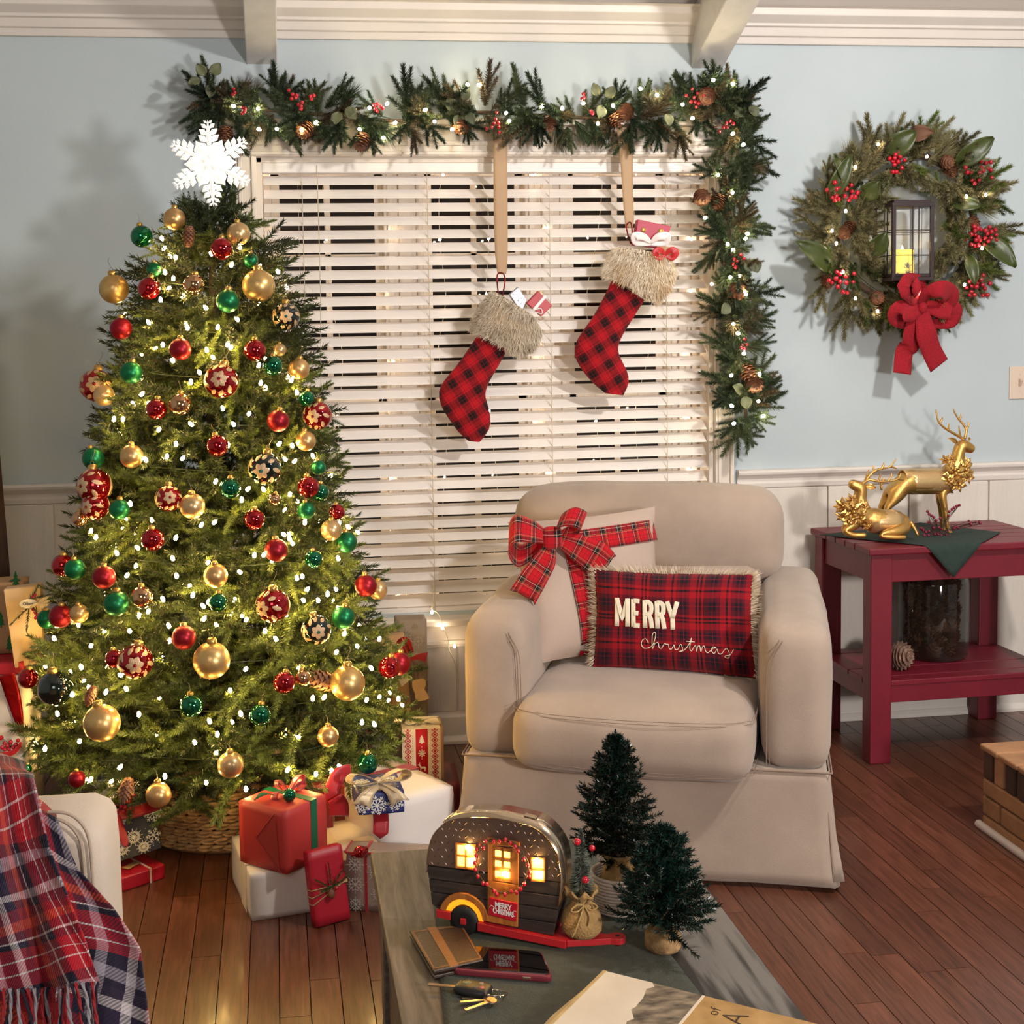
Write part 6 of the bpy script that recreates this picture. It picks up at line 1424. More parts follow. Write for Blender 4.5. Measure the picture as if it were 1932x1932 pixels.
# ------------------------------------------------------------ gifts at the far left
gl0 = Gift('gift_box', 'big white gift with shiny red ribbon at the left edge beside the sofa', Vector((P(-70, 1350, -.80).x, -.80, 0)), .0, P(42, 1350, -.80).x-P(-70, 1350, -.80).x, .3, P(20, 1296, -.80).z, m_wpap)
px_strip('red_ribbon_band', ((12, 1272), (24, 1310), (34, 1350), (40, 1382)), (-.812,)*4, (14, 13, 9, 3), mat=M('red_foil', '#b01018', .18, .6, bump=.4, bs=60), parent=gl0.E)
gz = P(20, 1290, -.65).z
gl1 = Gift('gift_box', 'shiny red gift lying under the gift with the name tag at the left edge', Vector((P(-70, 1270, -.67).x, -.67, gl0.h+.001)), 0, P(44, 1270, -.67).x-P(-70, 1270, -.67).x, .16, max(.03, P(20, 1250, -.67).z-gl0.h), m_rpap2)
q = [P(6, 1112, -.67), P(76, 1103, -.60), P(82, 1250, -.60), P(28, 1262, -.68)]
zz = gl0.h+gl1.h
sgift = Gift('gift_box', 'kraft gift printed with green fir trees at the left edge behind the name tag gift', Vector((P(-60, 1200, -.57).x, -.57, zz+.002)), 0, P(48, 1200, -.57).x-P(-60, 1200, -.57).x, .1, P(20, 1100, -.57).z-zz, m_kraft)
mb = MB()
for x, z in ((.22, .06), (.20, .17), (.23, .14), (.17, .1), (.215, .215), (.15, .2), (.19, .03)):
    sc2 = .017; mb.add([Vector((x-sgift.w*0+px_*sc2*.6+sgift.w-.235, -.0012, z+pz_*sc2)) for px_, pz_ in tree_p], [tuple(range(15))])
    if z > .16: mb.add([Vector((x+px_*sc2*.6+sgift.w-.235, .03+pz_*sc2, sgift.h+.0012)) for px_, pz_ in tree_p], [tuple(range(15))])
L_(mb, 'tree_print', M('green_foil_print', '#1c6a35', .35, .3), sgift.E)
mb = MB(); mb.add(q+[v+Vector((0, .045, 0)) for v in q], [(3, 2, 1, 0), (4, 5, 6, 7), (0, 1, 5, 4), (1, 2, 6, 5), (2, 3, 7, 6), (3, 0, 4, 7)])
ng = thing('gift_box', 'cream gift with a name tag and greenery leaning at the left edge', 'gift', q[3]); mb.build('wrapped_box', M('cream_kraft', '#c9ab86', .7, var=.05, vs=8), ng, bevel=.004)
c0_ = P(53, 1139, -.705); n_t = Vector((.15, -1, 0)).normalized(); ux = Vector((1, .15, 0)).normalized()
mb = MB(); ring = [c0_+ux*math.cos(a)*.0235+Z_*math.sin(a)*.0125 for a in [2*PI*k/24 for k in range(24)]]; mb.add(ring+[v+Vector((0, .002, 0)) for v in ring], [tuple(range(24))[::-1], tuple(range(24, 48))]+[(i, (i+1) % 24, 24+(i+1) % 24, 24+i) for i in range(24)]); mb.build('oval_tag', M('white_tag', '#e6ddc8', .6), ng)
V, F = TX['tagname']; mb = MB(); mb.add([c0_+n_t*(.0012+z)+ux*x*.72+Z_*y*.72 for x, y, z in V], F); mb.build('lettering', M('dark_ink', '#3a2a20', .7), ng)
s = NT(95); w0 = world_loc(ng)
for a, b, c, d_ in ((60, 1140, 20, 1178), (55, 1145, 50, 1190), (55, 1135, 72, 1105), (60, 1130, 100, 1120), (62, 1145, 75, 1170)):
    s.sprig(tuple(P(a, b, -.69)-w0), tuple(P(c, d_, -.695)-w0), 60, .014, .0026, 55, .2)
s.obj('pine_sprig', [m_fir_d, m_twig], ng)
for a in (-.3, .1, .5, .95, 2.4): leaf(ng, P(72, 1137, -.71), P(72, 1137, -.71)+Vector((math.cos(a)*.033, -.006, -math.sin(a)*.033+.008)), .0045, (0, -1, .2), M('wood_petal', '#d0b890', .6), 'wood_petal', .2)
berry_cluster(ng, [P(a, b, -.705) for a, b in ((62, 1150), (66, 1156), (70, 1160), (67, 1166), (73, 1168), (62, 1126), (66, 1122))], .0045, 'berry_cluster')
bb = thing('berry_pick', 'red berry cluster on the white gift at the left edge above the plaid throw', 'berries', P(15, 1412, -.86))
berry_cluster(bb, [P(a, b, -.85) for a, b in ((2, 1392), (8, 1402), (4, 1410), (14, 1407), (20, 1400), (25, 1410), (30, 1405), (34, 1397), (17, 1414), (9, 1414), (28, 1415), (36, 1408))], .0062)
px_strip('ribbon', ((-20, 1424), (10, 1424), (30, 1416), (40, 1400)), (-.86,)*4, (4, 5, 4, 2), mat=m_redr, parent=bb)
# blue snowflake gift leaning on the basket, red gift under it
A = Z(318, 1654, 0); g = Gift('flat_gift', 'flat dark red gift tied with red and white twine on the floor by the sofa', Z(205, 1692, 0), ang_of(Z(205, 1692, 0), Z(312, 1657, 0)), (Z(312, 1657, 0)-Z(205, 1692, 0)).length, .17, .038, m_rpap2)
g.band_x(.74, .006, M('candy_twine', '#d8b8b0', .7)); zf = .04
mb = MB(); mb.box((.095, .05, .0405), (.05, .022, .001), Matrix.Rotation(.35, 3, 'Z')); L_(mb, 'kraft_tag', m_kraft, g.E)
A = P(206, 1632, -.98); A.z = zf+.002
qd = [P(175, 1475, -.86), P(272, 1488, -.90), P(306, 1600, -1.0), P(205, 1633, -1.02)]; 
qd[1] = qd[0]+qd[2]-qd[3]
bx = thing('snowflake_gift', 'navy snowflake print gift with red ribbon and berries leaning on the basket', 'gift', qd[3])
th = Vector((-.01, .055, .02)); mb = MB(); mb.add(qd+[v+th for v in qd], [(3, 2, 1, 0), (4, 5, 6, 7), (0, 1, 5, 4), (1, 2, 6, 5), (2, 3, 7, 6), (3, 0, 4, 7)]); mb.build('wrapped_box', m_navy, bx, bevel=.003)
ux = (qd[2]-qd[3]).normalized(); uz = (qd[0]-qd[3]).normalized(); nn = ux.cross(uz).normalized(); nn = nn if nn.y < 0 else -nn; o0 = qd[3]+nn*.0025
for x, z, r_, k in ((.075, .052, .028, 12), (.045, .165, .02, 12), (.10, .185, .03, 8), (.125, .04, .024, 6), (.095, .018, .022, 12), (.02, .075, .03, 8), (.04, .03, .026, 12), (.135, .10, .03, 8), (.02, .12, .022, 8), (.05, .105, .018, 8), (.08, .215, .02, 6)): prints([(o0+ux*x+uz*z, ux, -uz if ux.cross(uz).y > 0 else uz, r_*.85, k, .0017, 1 if k > 8 else 2)], None, bx, world=True)
prints([], (o0, ux, uz, [(R.uniform(.005, .14), R.uniform(.005, .19)) for _ in range(60)]), bx, .0012, world=True)
b0_ = lambda x, z, k=.004: qd[3]+ux*x+uz*z+nn*k
mb = MB(); mb.strip([b0_(-.005, .125), b0_(.05, .125), b0_(.10, .118), b0_(.155, .12)], uz, .017); mb.build('red_ribbon', m_redr, bx, solid=.001)
mb = MB(); mb.strip(cr([b0_(.04, .125, .006), b0_(.045, .09, .012), b0_(.05, .06, .01), b0_(.052, .03, .006)], 4), ux, [.012]*8+[.010]*3+[.007, .001], notch=0); mb.build('ribbon_tail', m_redr, bx, solid=.001)
berry_cluster(bx, [b0_(x, z, .014) for x, z in ((.02, .125), (.03, .135), (.012, .112), (.06, .14), (.05, .15), (.075, .15), (.085, .142), (.07, .135), (.10, .16), (.045, .128), (.09, .152), (.065, .125))], .0062)
# ============================================================ hearth
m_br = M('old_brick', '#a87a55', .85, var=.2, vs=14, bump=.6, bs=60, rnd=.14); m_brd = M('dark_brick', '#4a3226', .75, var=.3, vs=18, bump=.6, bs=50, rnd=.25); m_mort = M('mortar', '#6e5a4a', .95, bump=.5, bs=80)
HX, HY = 1.925, -1.045; HT = thing('brick_hearth', 'raised tan and dark brick hearth with white shoe moulding at the right edge', 'hearth', (HX, HY, 0))
MB().boxb((HX+.008, HY-1.1, .0), (HX+.7, HY-.008, .222)).build('mortar_core', m_mort, HT)
def brick(a, b, m): MB().boxb(a, b).build('brick', m, HT, bevel=.005)
y = HY; k = 0
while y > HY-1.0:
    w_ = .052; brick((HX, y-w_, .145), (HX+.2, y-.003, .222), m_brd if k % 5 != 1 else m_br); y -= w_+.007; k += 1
for r_ in range(4):
    y = HY+.006
    while y > HY-1.0: brick((HX-.008+r_*.17, y-.095, .223), (HX+.158+r_*.17, y-.003, .24), m_br); y -= .1
y = HY-.0
for z0_, z1_, off in ((.098, .143, .3), (.042, .092, .09), (.012, .037, .3)):
    y = HY; first = True
    while y > HY-1.0: w_ = off if first else .195; brick((HX, y-w_, z0_), (HX+.09, y-.003, z1_), m_br); y -= w_+.007; first = False
    x = HX+.1
    while x < HX+.6: brick((x, HY-.09, z0_), (x+.19, HY, z1_), m_br); x += .2
MB().tube([(HX-.006, HY+.006, .008), (HX-.006, HY-1.1, .008)], .012, 10).build('shoe_moulding', M('moulding_white', '#d8c8c0', .5), HT)
# ============================================================ sofa arm and plaid throw
m_sofa = M('ivory_upholstery', '#c9b8a8', .85, var=.03, vs=6, bump=.3, bs=380, sheen=.2)
sx1 = P(212, 1600, -2.30).x; SA = thing('sofa', 'cream upholstered sofa arm with piped edge at the lower left', 'sofa', (sx1-.4, -2.26, 0)); szt = .643
mb = softbox((.9, .2, szt), .045, (0, .004, .004), 10, f=lambda q: wr(q+Vector((sx1-.45, -2.255, szt/2)), .003, 6)); weld(mb.build('arm_body', m_sofa, SA))
pts = [P(90, 1532, -2.358), P(130, 1536, -2.358), P(158, 1560, -2.358), P(170, 1600, -2.358), P(176, 1700, -2.358), P(178, 1800, -2.358)]
pts = [Vector((p.x, -2.358, p.z-.0)) for p in pts]
mb = MB()
for dz in (0, .012): mb.tube([p+Vector((-dz, 0, -dz*.8)) for p in cr(pts, 6)], .0026, 6)
mb.build('piping', M('piping', '#a99684', .85), SA)
softb = softbox((.9, .7, .42), .05, (0, 0, .02), 8, f=lambda q: q+Vector((sx1-.62, -2.7, .21))); weld(softb.build('seat', m_sofa, SA))
m_throw = plaid('wool_plaid', None, [(0, '#a31220'), (.10, '#d9c9c4'), (.112, '#a31220'), (.19, '#d9c9c4'), (.202, '#a31220'), (.30, '#191526'), (.38, '#8e8690'), (.45, '#191526'), (.50, '#2a2135'), (.58, '#b9aeb0'), (.64, '#221b30'), (.72, '#7e1a26'), (.80, '#c2452c'), (.86, '#6a1626'), (.92, '#d9c9c4'), (.935, '#191526')], .30, twill=900, rough=.95, bump=.8)
TH = thing('throw_blanket', 'fringed red, navy and grey wool plaid throw draped over the sofa arm', 'blanket', (sx1-.3, -2.4, .3))
def drape(rows, seed, Yb, amp, a, name, uo):
    rows = [tuple(r) for r in rows]; n = len(rows)-1
    def fn(u, v):
        t = v*n; k = min(n-1, int(t)); f = t-k; A = rows[k]; B = rows[k+1]; f = f*f*(3-2*f)*.5+f*.5
        lx = A[0]+(B[0]-A[0])*f; rx = A[1]+(B[1]-A[1])*f; py0 = A[2]+(B[2]-A[2])*f; py1 = A[3]+(B[3]-A[3])*f; Y = A[4]+(B[4]-A[4])*f
        fold = math.sin(u*9+v*2.2+seed)*.6+math.sin(u*19-v*3+seed*2)*.4
        return wr(P(lx+(rx-lx)*u, py0+(py1-py0)*u, Y-amp*(.3+v)*(fold*.5+.5)), .006, 9, seed)
    ca, sa = math.cos(a), math.sin(a)
    mb = MB(); mb.grid(fn, 50, 50, uvf=lambda u, v: (u*.32*ca+v*.55*sa+uo, -u*.32*sa+v*.55*ca+uo)); return weld(mb.build(name, m_throw, TH, solid=.004)), fn
drape([(-70, 95, 1425, 1520, -2.12), (-70, 108, 1470, 1545, -2.36), (-70, 150, 1600, 1640, -2.40), (-70, 215, 1700, 1715, -2.42), (-70, 262, 1780, 1790, -2.44), (-70, 276, 1860, 1880, -2.46), (-70, 285, 2000, 2000, -2.48)], 1, 0, .035, .25, 'back_fold', .05)
_, ff = drape([(-70, 46, 1405, 1440, -2.14), (-70, 66, 1450, 1475, -2.40), (-70, 88, 1580, 1600, -2.46), (-70, 130, 1700, 1700, -2.50), (-70, 165, 1790, 1780, -2.52), (-70, 190, 1872, 1860, -2.53)], 4, 0, .05, -.2, 'front_fold', .1)
for k in range(24):
    u = .30+.69*k/23; p = ff(u, 1)+Vector((0, -.004, .006)); L = R.uniform(.07, .1); d = Vector((R.uniform(-.2, .25), R.uniform(-.12, .02), -1)).normalized(); pts = [p+d*L*t+Vector((math.sin(t*4+k)*.003, 0, 0)) for t in (0, .2, .4, .6, .8, 1)]
    mb = MB()
    for s_ in (0, PI): mb.tube(cr([q_+Vector((math.cos(i*2.2+s_), math.sin(i*2.2+s_), 0))*.0016 for i, q_ in enumerate(pts)], 3), .0019, 5)
    mb.build('fringe', [M('wool_red', '#8e1c22', .95), M('wool_grey', '#8d868c', .95), M('wool_navy', '#201a2c', .95)][k % 3], TH) if k < 3 else None
    if k < 3: TH_f = globals().setdefault('THF', []); TH_f.append(bpy.data.objects[-1] if False else mb)
    else: mb.build('fringe', [bpy.data.materials['wool_red'], bpy.data.materials['wool_grey'], bpy.data.materials['wool_navy']][k % 3], TH)
# ============================================================ coffee table
TZ = .46; R = random.Random(8)
CX0, CX1, CY1, CY0 = .150, .715, -2.083, -3.3
m_grw = wood('weathered_oak', '#3b332e', '#75675a', (16, 1.4, 16), .6, .06, bump=.5)
m_grc = wood('grey_cathedral_oak', '#2e2a29', '#6e6761', (9, .9, 9), .5, .02, ring=2, bump=.4, big=1.8)
CT = thing('coffee_table', 'grey weathered oak coffee table with a dark green runner', 'table', ((CX0+CX1)/2, (CY0+CY1)/2, 0))
nb = 4; xs = [CX0, .262, .40, .572, CX1]
for k in range(4): MB().boxb((xs[k]+.001, CY0, TZ-.03), (xs[k+1]-.001, CY1, TZ)).build('top_board', m_grc if k == 3 else m_grw, CT, bevel=.003)
MB().boxb((CX0+.02, CY0+.05, TZ-.13), (CX0+.04, CY1-.03, TZ-.03)).build('apron', m_grw, CT, bevel=.002); MB().boxb((CX1-.04, CY0+.05, TZ-.13), (CX1-.02, CY1-.03, TZ-.03)).build('apron', m_grw, CT, bevel=.002)
MB().boxb((CX0+.04, CY1-.05, TZ-.13), (CX1-.04, CY1-.03, TZ-.03)).build('apron', m_grw, CT, bevel=.002)
for x in (CX0+.015, CX1-.075):
    for y in (CY1-.085, CY0+.03): MB().boxb((x, y, 0), (x+.06, y+.06, TZ-.03)).build('leg', m_grw, CT, bevel=.003)
MB().boxb((CX0+.03, CY0+.05, .10), (CX1-.03, CY1-.05, .125)).build('lower_shelf', m_grw, CT, bevel=.003)
for x in (CX0+.024, ): MB().boxb((x, CY0+.09, .125), (x+.014, CY1-.085, TZ-.13)).build('side_panel', m_grw, CT, bevel=.002)
m_run = M('green_runner', '#43443a', .95, var=.15, vs=60, bump=.6, bs=400)
mb = MB(); a0, b0_, a1, b1_ = .262, .55, .215, .605
def runf(u, v):
    x0, x1 = a0+(a1-a0)*v*1.6, b0_+(b1_-b0_)*v; y = CY1+.004+(CY0+.3-CY1)*v; z = TZ+.0025
    if v < .004: return Vector((x0+(x1-x0)*u, CY1+.003, TZ-.02))
    return wr(Vector((x0+(x1-x0)*u, y-.004, z)), .0008, 20)
mb.grid(runf, 30, 60); tag(mb.build('table_runner', m_run, solid=.002), 'dark green linen runner along the middle of the coffee table', 'runner')
tz = TZ+.004
# ------------------------------------------------------------ camper
m_tin = M('shiny_tin', '#cbb69c', .18, .95); m_plate = M('tin_plate', '#8f7a6e', .3, .9, var=.1, vs=20); m_dkw = wood('charred_slats', '#17110f', '#3a2c26', (3, 3, 30), .6, .1)
m_orw = wood('orange_wood', '#8a4a18', '#b8702c', (30, 30, 3), .5, .05); m_rdw = M('red_chassis', '#a8171f', .5, var=.1, vs=20, bump=.2, bs=60); m_blk = M('black_wheel', '#0d0b0b', .6)
m_glow = M('lit_window', '#ffd257', .4, emit=9, ecol='#ffc83c'); m_glow2 = M('lit_arch', '#ff9a20', .5, emit=1.3, ecol='#ff8a14')
A0 = Z(826, 1737, TZ+.02); A0.z = 0; B0 = Z(1150, 1784, TZ+.02); B0.z = 0; tC = (B0-A0).normalized(); nC = Vector((tC.y, -tC.x, 0))
if nC.y > 0: nC = -nC
CP = thing('camper_lantern', 'lit metal and wood toy camper lantern with sign reading MERRY CHRISTMAS', 'lantern', Vector((A0.x, A0.y, tz))+tC*.12)
def C_(px, py, off=0.): # point on the camper's front plane
    d = ray(px, py); o = A0+nC*off; t = (o-CAM).dot(nC)/d.dot(nC); return CAM+d*t
def slab(pts, o0, o1, name, mat, parent=CP, bevel=.0008):
    f = [C_(a, b, 0)+nC*o1 for a, b in pts]; bk = [C_(a, b, 0)+nC*o0 for a, b in pts]; n = len(f)
    return MB().add(f+bk, [tuple(range(n)), tuple(reversed(range(n, 2*n)))]+[(i, n+i, n+(i+1) % n, (i+1) % n) for i in range(n)]).build(name, mat, parent, bevel=bevel)
outl = [(810,1666),(806,1645),(806,1625),(809,1603),(818,1575),(835,1556),(853,1545),(888,1540),(929,1541),(967,1548),(1004,1557),(1028,1573),(1048,1599),(1057,1626),(1060,1666),(1055,1707),(1042,1768),(906,1738),(850,1725),(826,1718)]
slab(outl, -.05, -.004, 'body_core', m_dkw, bevel=0)
up_ = [(806,1631),(806,1620),(809,1603),(818,1575),(835,1556),(853,1545),(888,1541),(929,1541),(967,1548),(1004,1557),(1028,1573),(1048,1599),(1057,1626),(1060,1664)]
slab(up_, -.004, .0015, 'upper_plate', m_plate)
mb = MB()
for i in range(20):
    for j in range(9):
        px, py = 815+i*13+(j % 2)*6, 1549+j*13+i*.6
        # inside upper outline test
        inside = False; n = len(up_)
        for k in range(n):
            (x1, y1), (x2, y2) = up_[k], up_[(k+1) % n]
            if (y1 > py) != (y2 > py) and px < (x2-x1)*(py-y1)/(y2-y1)+x1: inside = not inside
        if not inside or 916 < px < 988 and py > 1572 or 856 < px < 906 and 1582 < py < 1643 or 998 < px < 1034 and 1610 < py < 1668: continue
        p = C_(px, py)+nC*.0015; a = .8 if (i+j) % 2 else -.8; d = tC*math.cos(a)+Z_*math.sin(a); s_ = nC.cross(d); L = .0042
        mb.add([p-d*L, p-s_*.0012, p+d*L, p+s_*.0012, p+nC*.0011], [(0, 1, 4), (1, 2, 4), (2, 3, 4), (3, 0, 4)], smooth=False)
o = mb.build('tread_pattern', M('tread_tin', '#6a5850', .45, .8), CP); o['kind'] = 'stuff'
for k in range(4):  # dark lower boards
    y0a, y0b = 1634+k*24.5, 1666+k*25.5; y1a, y1b = 1634+(k+1)*24.5-1.5, 1666+(k+1)*25.5-1.5
    xl = 806+k*3.2; xr = 1060-k*4
    pts = [(xl, y0a), (xr, y0b), (xr-3, y1b), (xl+3, min(y1a, 1716+k*.5))]
    if k == 3: pts = [(xl+2, y0a), (xr, y0b), (1044, 1766), (910, 1737), (830, 1717)]
    slab(pts, -.004, .0008, 'lower_board', m_dkw)
# tin wrap over the top
mb = MB(); path = [C_(a, b) for a, b in outl[1:16]]; path = cr(path, 3); vs = []
for p in path: vs += [p+nC*.004, p-nC*.056]
mb.add(vs, [(2*i, 2*i+1, 2*i+3, 2*i+2) for i in range(len(path)-1)], 0, True); mb.build('tin_roof', m_tin, CP, solid=.0015)
for a in (.3, .62):
    i = int(len(path)*a); p = path[i]-nC*.026; mb = MB(); d = (path[i+1]-path[i-1]).normalized(); mb.box(p+Z_*.002, (.02, .012, .003), Matrix((d, nC, d.cross(nC))).transposed()); mb.build('roof_vent', m_tin, CP, bevel=.001)
def quadframe(q, name, mat, nx, ny, w, o0=.0015, o1=.004, glow=m_glow):
    """q: TL TR BR BL px; frame bars and glowing panes"""
    Q = [C_(*p) for p in q]
    def B(u, v): return Q[0].lerp(Q[1], u).lerp(Q[3].lerp(Q[2], u), v)
    for i in range(nx):
        for j in range(ny):
            u0, u1 = w+i*(1-w)/nx, (i+1)*(1-w)/nx; v0, v1 = w+j*(1-w)/ny, (j+1)*(1-w)/ny
            f = [B(u0, v0), B(u1, v0), B(u1, v1), B(u0, v1)]; vs = [p+nC*(o0+.0004) for p in f]+[p+nC*(o0-.002) for p in f]
            MB().add(vs, [(0, 1, 2, 3), (7, 6, 5, 4), (0, 4, 5, 1), (1, 5, 6, 2), (2, 6, 7, 3), (3, 7, 4, 0)]).build('pane', glow, CP)
    mb = MB(); ww = (Q[1]-Q[0]).length*w; 
    for i in range(nx+1):
        u = w/2+i*(1-w)/nx; mb.bar(B(u, 0)+nC*(o0+o1)/2, B(u, 1)+nC*(o0+o1)/2, o1-o0, ww, upv=tuple(tC))
    for j in range(ny+1):
        v = w/2+j*(1-w)/ny; mb.bar(B(0, v)+nC*(o0+o1)/2, B(1, v)+nC*(o0+o1)/2, o1-o0, (Q[3]-Q[0]).length*w*.8)
    mb.build(name, mat, CP)
quadframe([(861, 1588), (899, 1592), (898, 1640), (861, 1636)], 'window_frame', m_orw, 2, 2, .09)
for bx_, by_ in ((893, 1622), (884, 1596), (953, 1647), (1019, 1650), (1014, 1622)):
    MB().sphere(C_(bx_, by_)+nC*.006, .0035, 10, 7).build('bulb', m_bulb, CP)
quadframe([(1003, 1615), (1029, 1617), (1029, 1663), (1003, 1661)], 'window_frame', m_orw, 1, 2, .09)
slab([(922, 1578), (981, 1588), (981, 1597), (922, 1592)], 0, .005, 'door_lintel', m_orw)
for q in ([(922, 1590), (931, 1592), (931, 1662), (922, 1660)], [(967, 1598), (979, 1600), (979, 1668), (967, 1665)]): slab(q, 0, .004, 'door_stile', m_orw)
slab([(922, 1660), (979, 1668), (978, 1748), (921, 1737)], 0, .004, 'door_panel', m_orw)
quadframe([(931, 1594), (968, 1600), (968, 1664), (931, 1660)], 'door_window', m_orw, 2, 3, .12)
slab([(926, 1690), (979, 1702), (976, 1736), (925, 1723)], .004, .007, 'sign', m_gred)
SO = C_(952, 1713)+nC*.0073; ax = (C_(978, 1714)-C_(927, 1702)).normalized()
mb = MB()
for key, dz in (('m2', .0055), ('c2', -.0045)):
    V, F = TX[key]; s1 = .82 if key == 'm2' else .62; mb.add([SO+ax*x*s1*.92+Z_*(y*.92+dz)+nC*z for x, y, z in V], F)
mb.build('sign_lettering', m_print, CP)
mb = MB()
for sg, cx in ((-1, -.019), (1, .0195)): mb.tube([SO+ax*(cx+math.cos(a)*.0035)+Z_*(math.sin(a)*.0045-.002) for a in [PI*.3*sg+k*.35 for k in range(12)]], .0004, 3)
mb.build('sign_flourish', m_print, CP)
# arch, wheel, chassis, hitch
cw_ = C_(877, 1731); rw = 27*(cw_-CAM).length/FP
def arc_poly(c, r0, r1, a0, a1, n=18): return [c+tC*math.cos(a)*r1+Z_*math.sin(a)*r1 for a in np.linspace(a0, a1, n)]+[c+tC*math.cos(a)*r0+Z_*math.sin(a)*r0 for a in np.linspace(a1, a0, n)]
def slab3(pts, o0, o1, name, mat):
    n = len(pts); vs = [p+nC*o1 for p in pts]+[p+nC*o0 for p in pts]; return MB().add(vs, [(i, (i+1), n-2-i, n-1-i) for i in range(n//2-1)]+[(n+n-1-i, n+n-2-i, n+i+1, n+i) for i in range(n//2-1)]+[(i, n+i, n+(i+1) % n, (i+1) % n) for i in range(n)]).build(name, mat, CP, bevel=.0005)
slab3(arc_poly(cw_, rw*1.32, rw*1.72, .05, PI-.25), .001, .006, 'wheel_arch', m_orw)
slab3(arc_poly(cw_, rw*.9, rw*1.32, -.05, PI-.1), .0, .0022, 'arch_glow', m_glow2)
Rw = Matrix((tC, Z_.cross(tC) if False else nC, Z_)).transposed()
RW = Matrix((tC, Z_, nC)).transposed()
cw_.z = tz+rw+.0005
MB().lathe([(.0001, -.052), (rw*.96, -.052), (rw, -.048), (rw, .004), (rw*.96, .007), (rw*.5, .007), (.0001, .0065)], cw_, 28, R=RW).build('wheel', m_blk, CP)
MB().box(cw_+nC*.008, (.009, .009, .004), RW).build('wheel_hub', m_rdw, CP, bevel=.0006)
slab([(826, 1713), (853, 1718), (853, 1732), (826, 1727)], -.05, .008, 'rear_bumper', m_rdw)
slab([(904, 1737), (1070, 1772), (1070, 1786), (904, 1752)], -.055, .009, 'chassis', m_rdw)
hp = [C_(1068, 1771)+nC*.0, C_(1148, 1764)-nC*.012]
HZ = C_(1068, 1778).z
h0 = C_(1068, 1778); h0.z = HZ; h1 = Z(1165, 1771, HZ)
dH = (h1-h0); dH.z = 0; dn = dH.normalized(); sH = Vector((-dn.y, dn.x, 0))
mb = MB(); w1 = .022
pl = [h0+sH*.038, h0-sH*.006, h0+dn*dH.length*.85-sH*.0085]+[h1+dn*math.cos(a)*.0125+sH*math.sin(a)*.0125 for a in np.linspace(-1.9, 1.9, 10)]+[h0+dn*dH.length*.85+sH*.0085]
n = len(pl); e = .005; vs = [p+Z_*e for p in pl]+[p-Z_*e for p in pl]; mb.add(vs, [tuple(range(n)), tuple(reversed(range(n, 2*n)))]+[(i, n+i, n+(i+1) % n, (i+1) % n) for i in range(n)]); mb.build('hitch', m_rdw, CP, bevel=.0008)
MB().lathe([(.0001, .0055), (.0035, .0053), (.0035, -.006), (.0025, -.008), (.0022, tz-HZ), (.0001, tz-HZ)], h1, 12).build('hitch_pin', m_blk, CP)
wc0 = C_(950, 1630)+nC*.0085; rw2 = 49*(wc0-CAM).length/FP; mb = MB()
for ph in (0, 1.3, 2.6): mb.tube([wc0+(tC*math.cos(a)+Z_*math.sin(a))*(rw2+.0018*math.sin(a*7+ph))+nC*.0018*math.cos(a*9+ph) for a in [2*PI*k/60 for k in range(60)]], .0007, 4, closed=True)
mb.build('twig_wreath', m_twig, CP)
pts = []
for k in range(26):
    a = 2*PI*k/26+R.uniform(-.08, .08); pts.append(wc0+(tC*math.cos(a)+Z_*math.sin(a))*(rw2+R.uniform(-.004, .004))+nC*.0035)
mb = MB()
for p in pts: mb.sphere(p, .0030, 8, 6, sc=(1, .9, 1.3))
mb.build('wreath_berries', m_berry, CP)
# ------------------------------------------------------------ small trees
m_burlap = M('burlap', '#a07c4c', .95, var=.15, vs=60, bump=.9, bs=260); m_rope = M('rope', '#a88752', .9, bump=.5, bs=150)
def mini_tree(parent, base, H, rad, n, nl, w, mats, seed, top=.04, fr=None, ang=60, bl=.035, den=26):
    s = NT(seed); r = s.r; s.stem(base-world_loc(parent), base+Vector((0, 0, H))-world_loc(parent), .004)
    for i in range(n):
        t = (i+.5)/n; z = H*(.02+.94*t**.9); rr = rad*(1-t)**.8+top*.25; a = i*2.39996
        c = base-world_loc(parent)+Vector((0, 0, z)); d = Vector((math.cos(a), math.sin(a), .15+.5*t+r.uniform(-.2, .35))).normalized(); L = rr*r.uniform(.75, 1.15)
        s.sprig(c, c+d*L, max(24, int(L/.0007)), nl, w, ang)
        for k in range(2):
            tt = r.uniform(.4, .8); b = c+d*L*tt; d2 = (d+Vector(r.normal(0, .6, 3))).normalized(); s.sprig(b, b+d2*L*.4, max(10, int(L*.4/.001)), nl, w, ang)
    s.sprig(base-world_loc(parent)+Vector((0, 0, H*.88)), base-world_loc(parent)+Vector((0, 0, H*1.02)), 60, nl*.7, w, ang)
    o = s.obj('foliage', mats, parent); o['kind'] = 'stuff'; return o
# tall one in a white ribbed basket
tb = Z(1168, 1712, tz); tb.z = tz; T1 = thing('tabletop_tree', 'tallest of the dark tinsel tabletop trees, standing in a white rope basket', 'tree', tb+Vector((0, 0, .005)))
mini_tree(T1, tb+Vector((-.004, .0, .072)), .225, .078, 150, .0105, .0026, [m_mini, m_twig], 201)
MB().tube([tb+Vector((0, 0, .02)), tb+Vector((-.003, 0, .15))], .006, 8).build('trunk', m_twig, T1)
mb = MB(); mb.lathe([(.02, .006), (.03, .02), (.033, .05), (.024, .07), (.018, .076), (.026, .092), (.032, .098), (.022, .085), (.012, .076)], tb, 20); mb.build('burlap_sack', m_burlap, T1)
rbk = thing('rope_basket', 'small white coiled rope basket around the foot of the tallest tabletop tree', 'basket', tb)
m_wr = M('white_rope', '#cfc0b2', .8, bump=.4, bs=200)
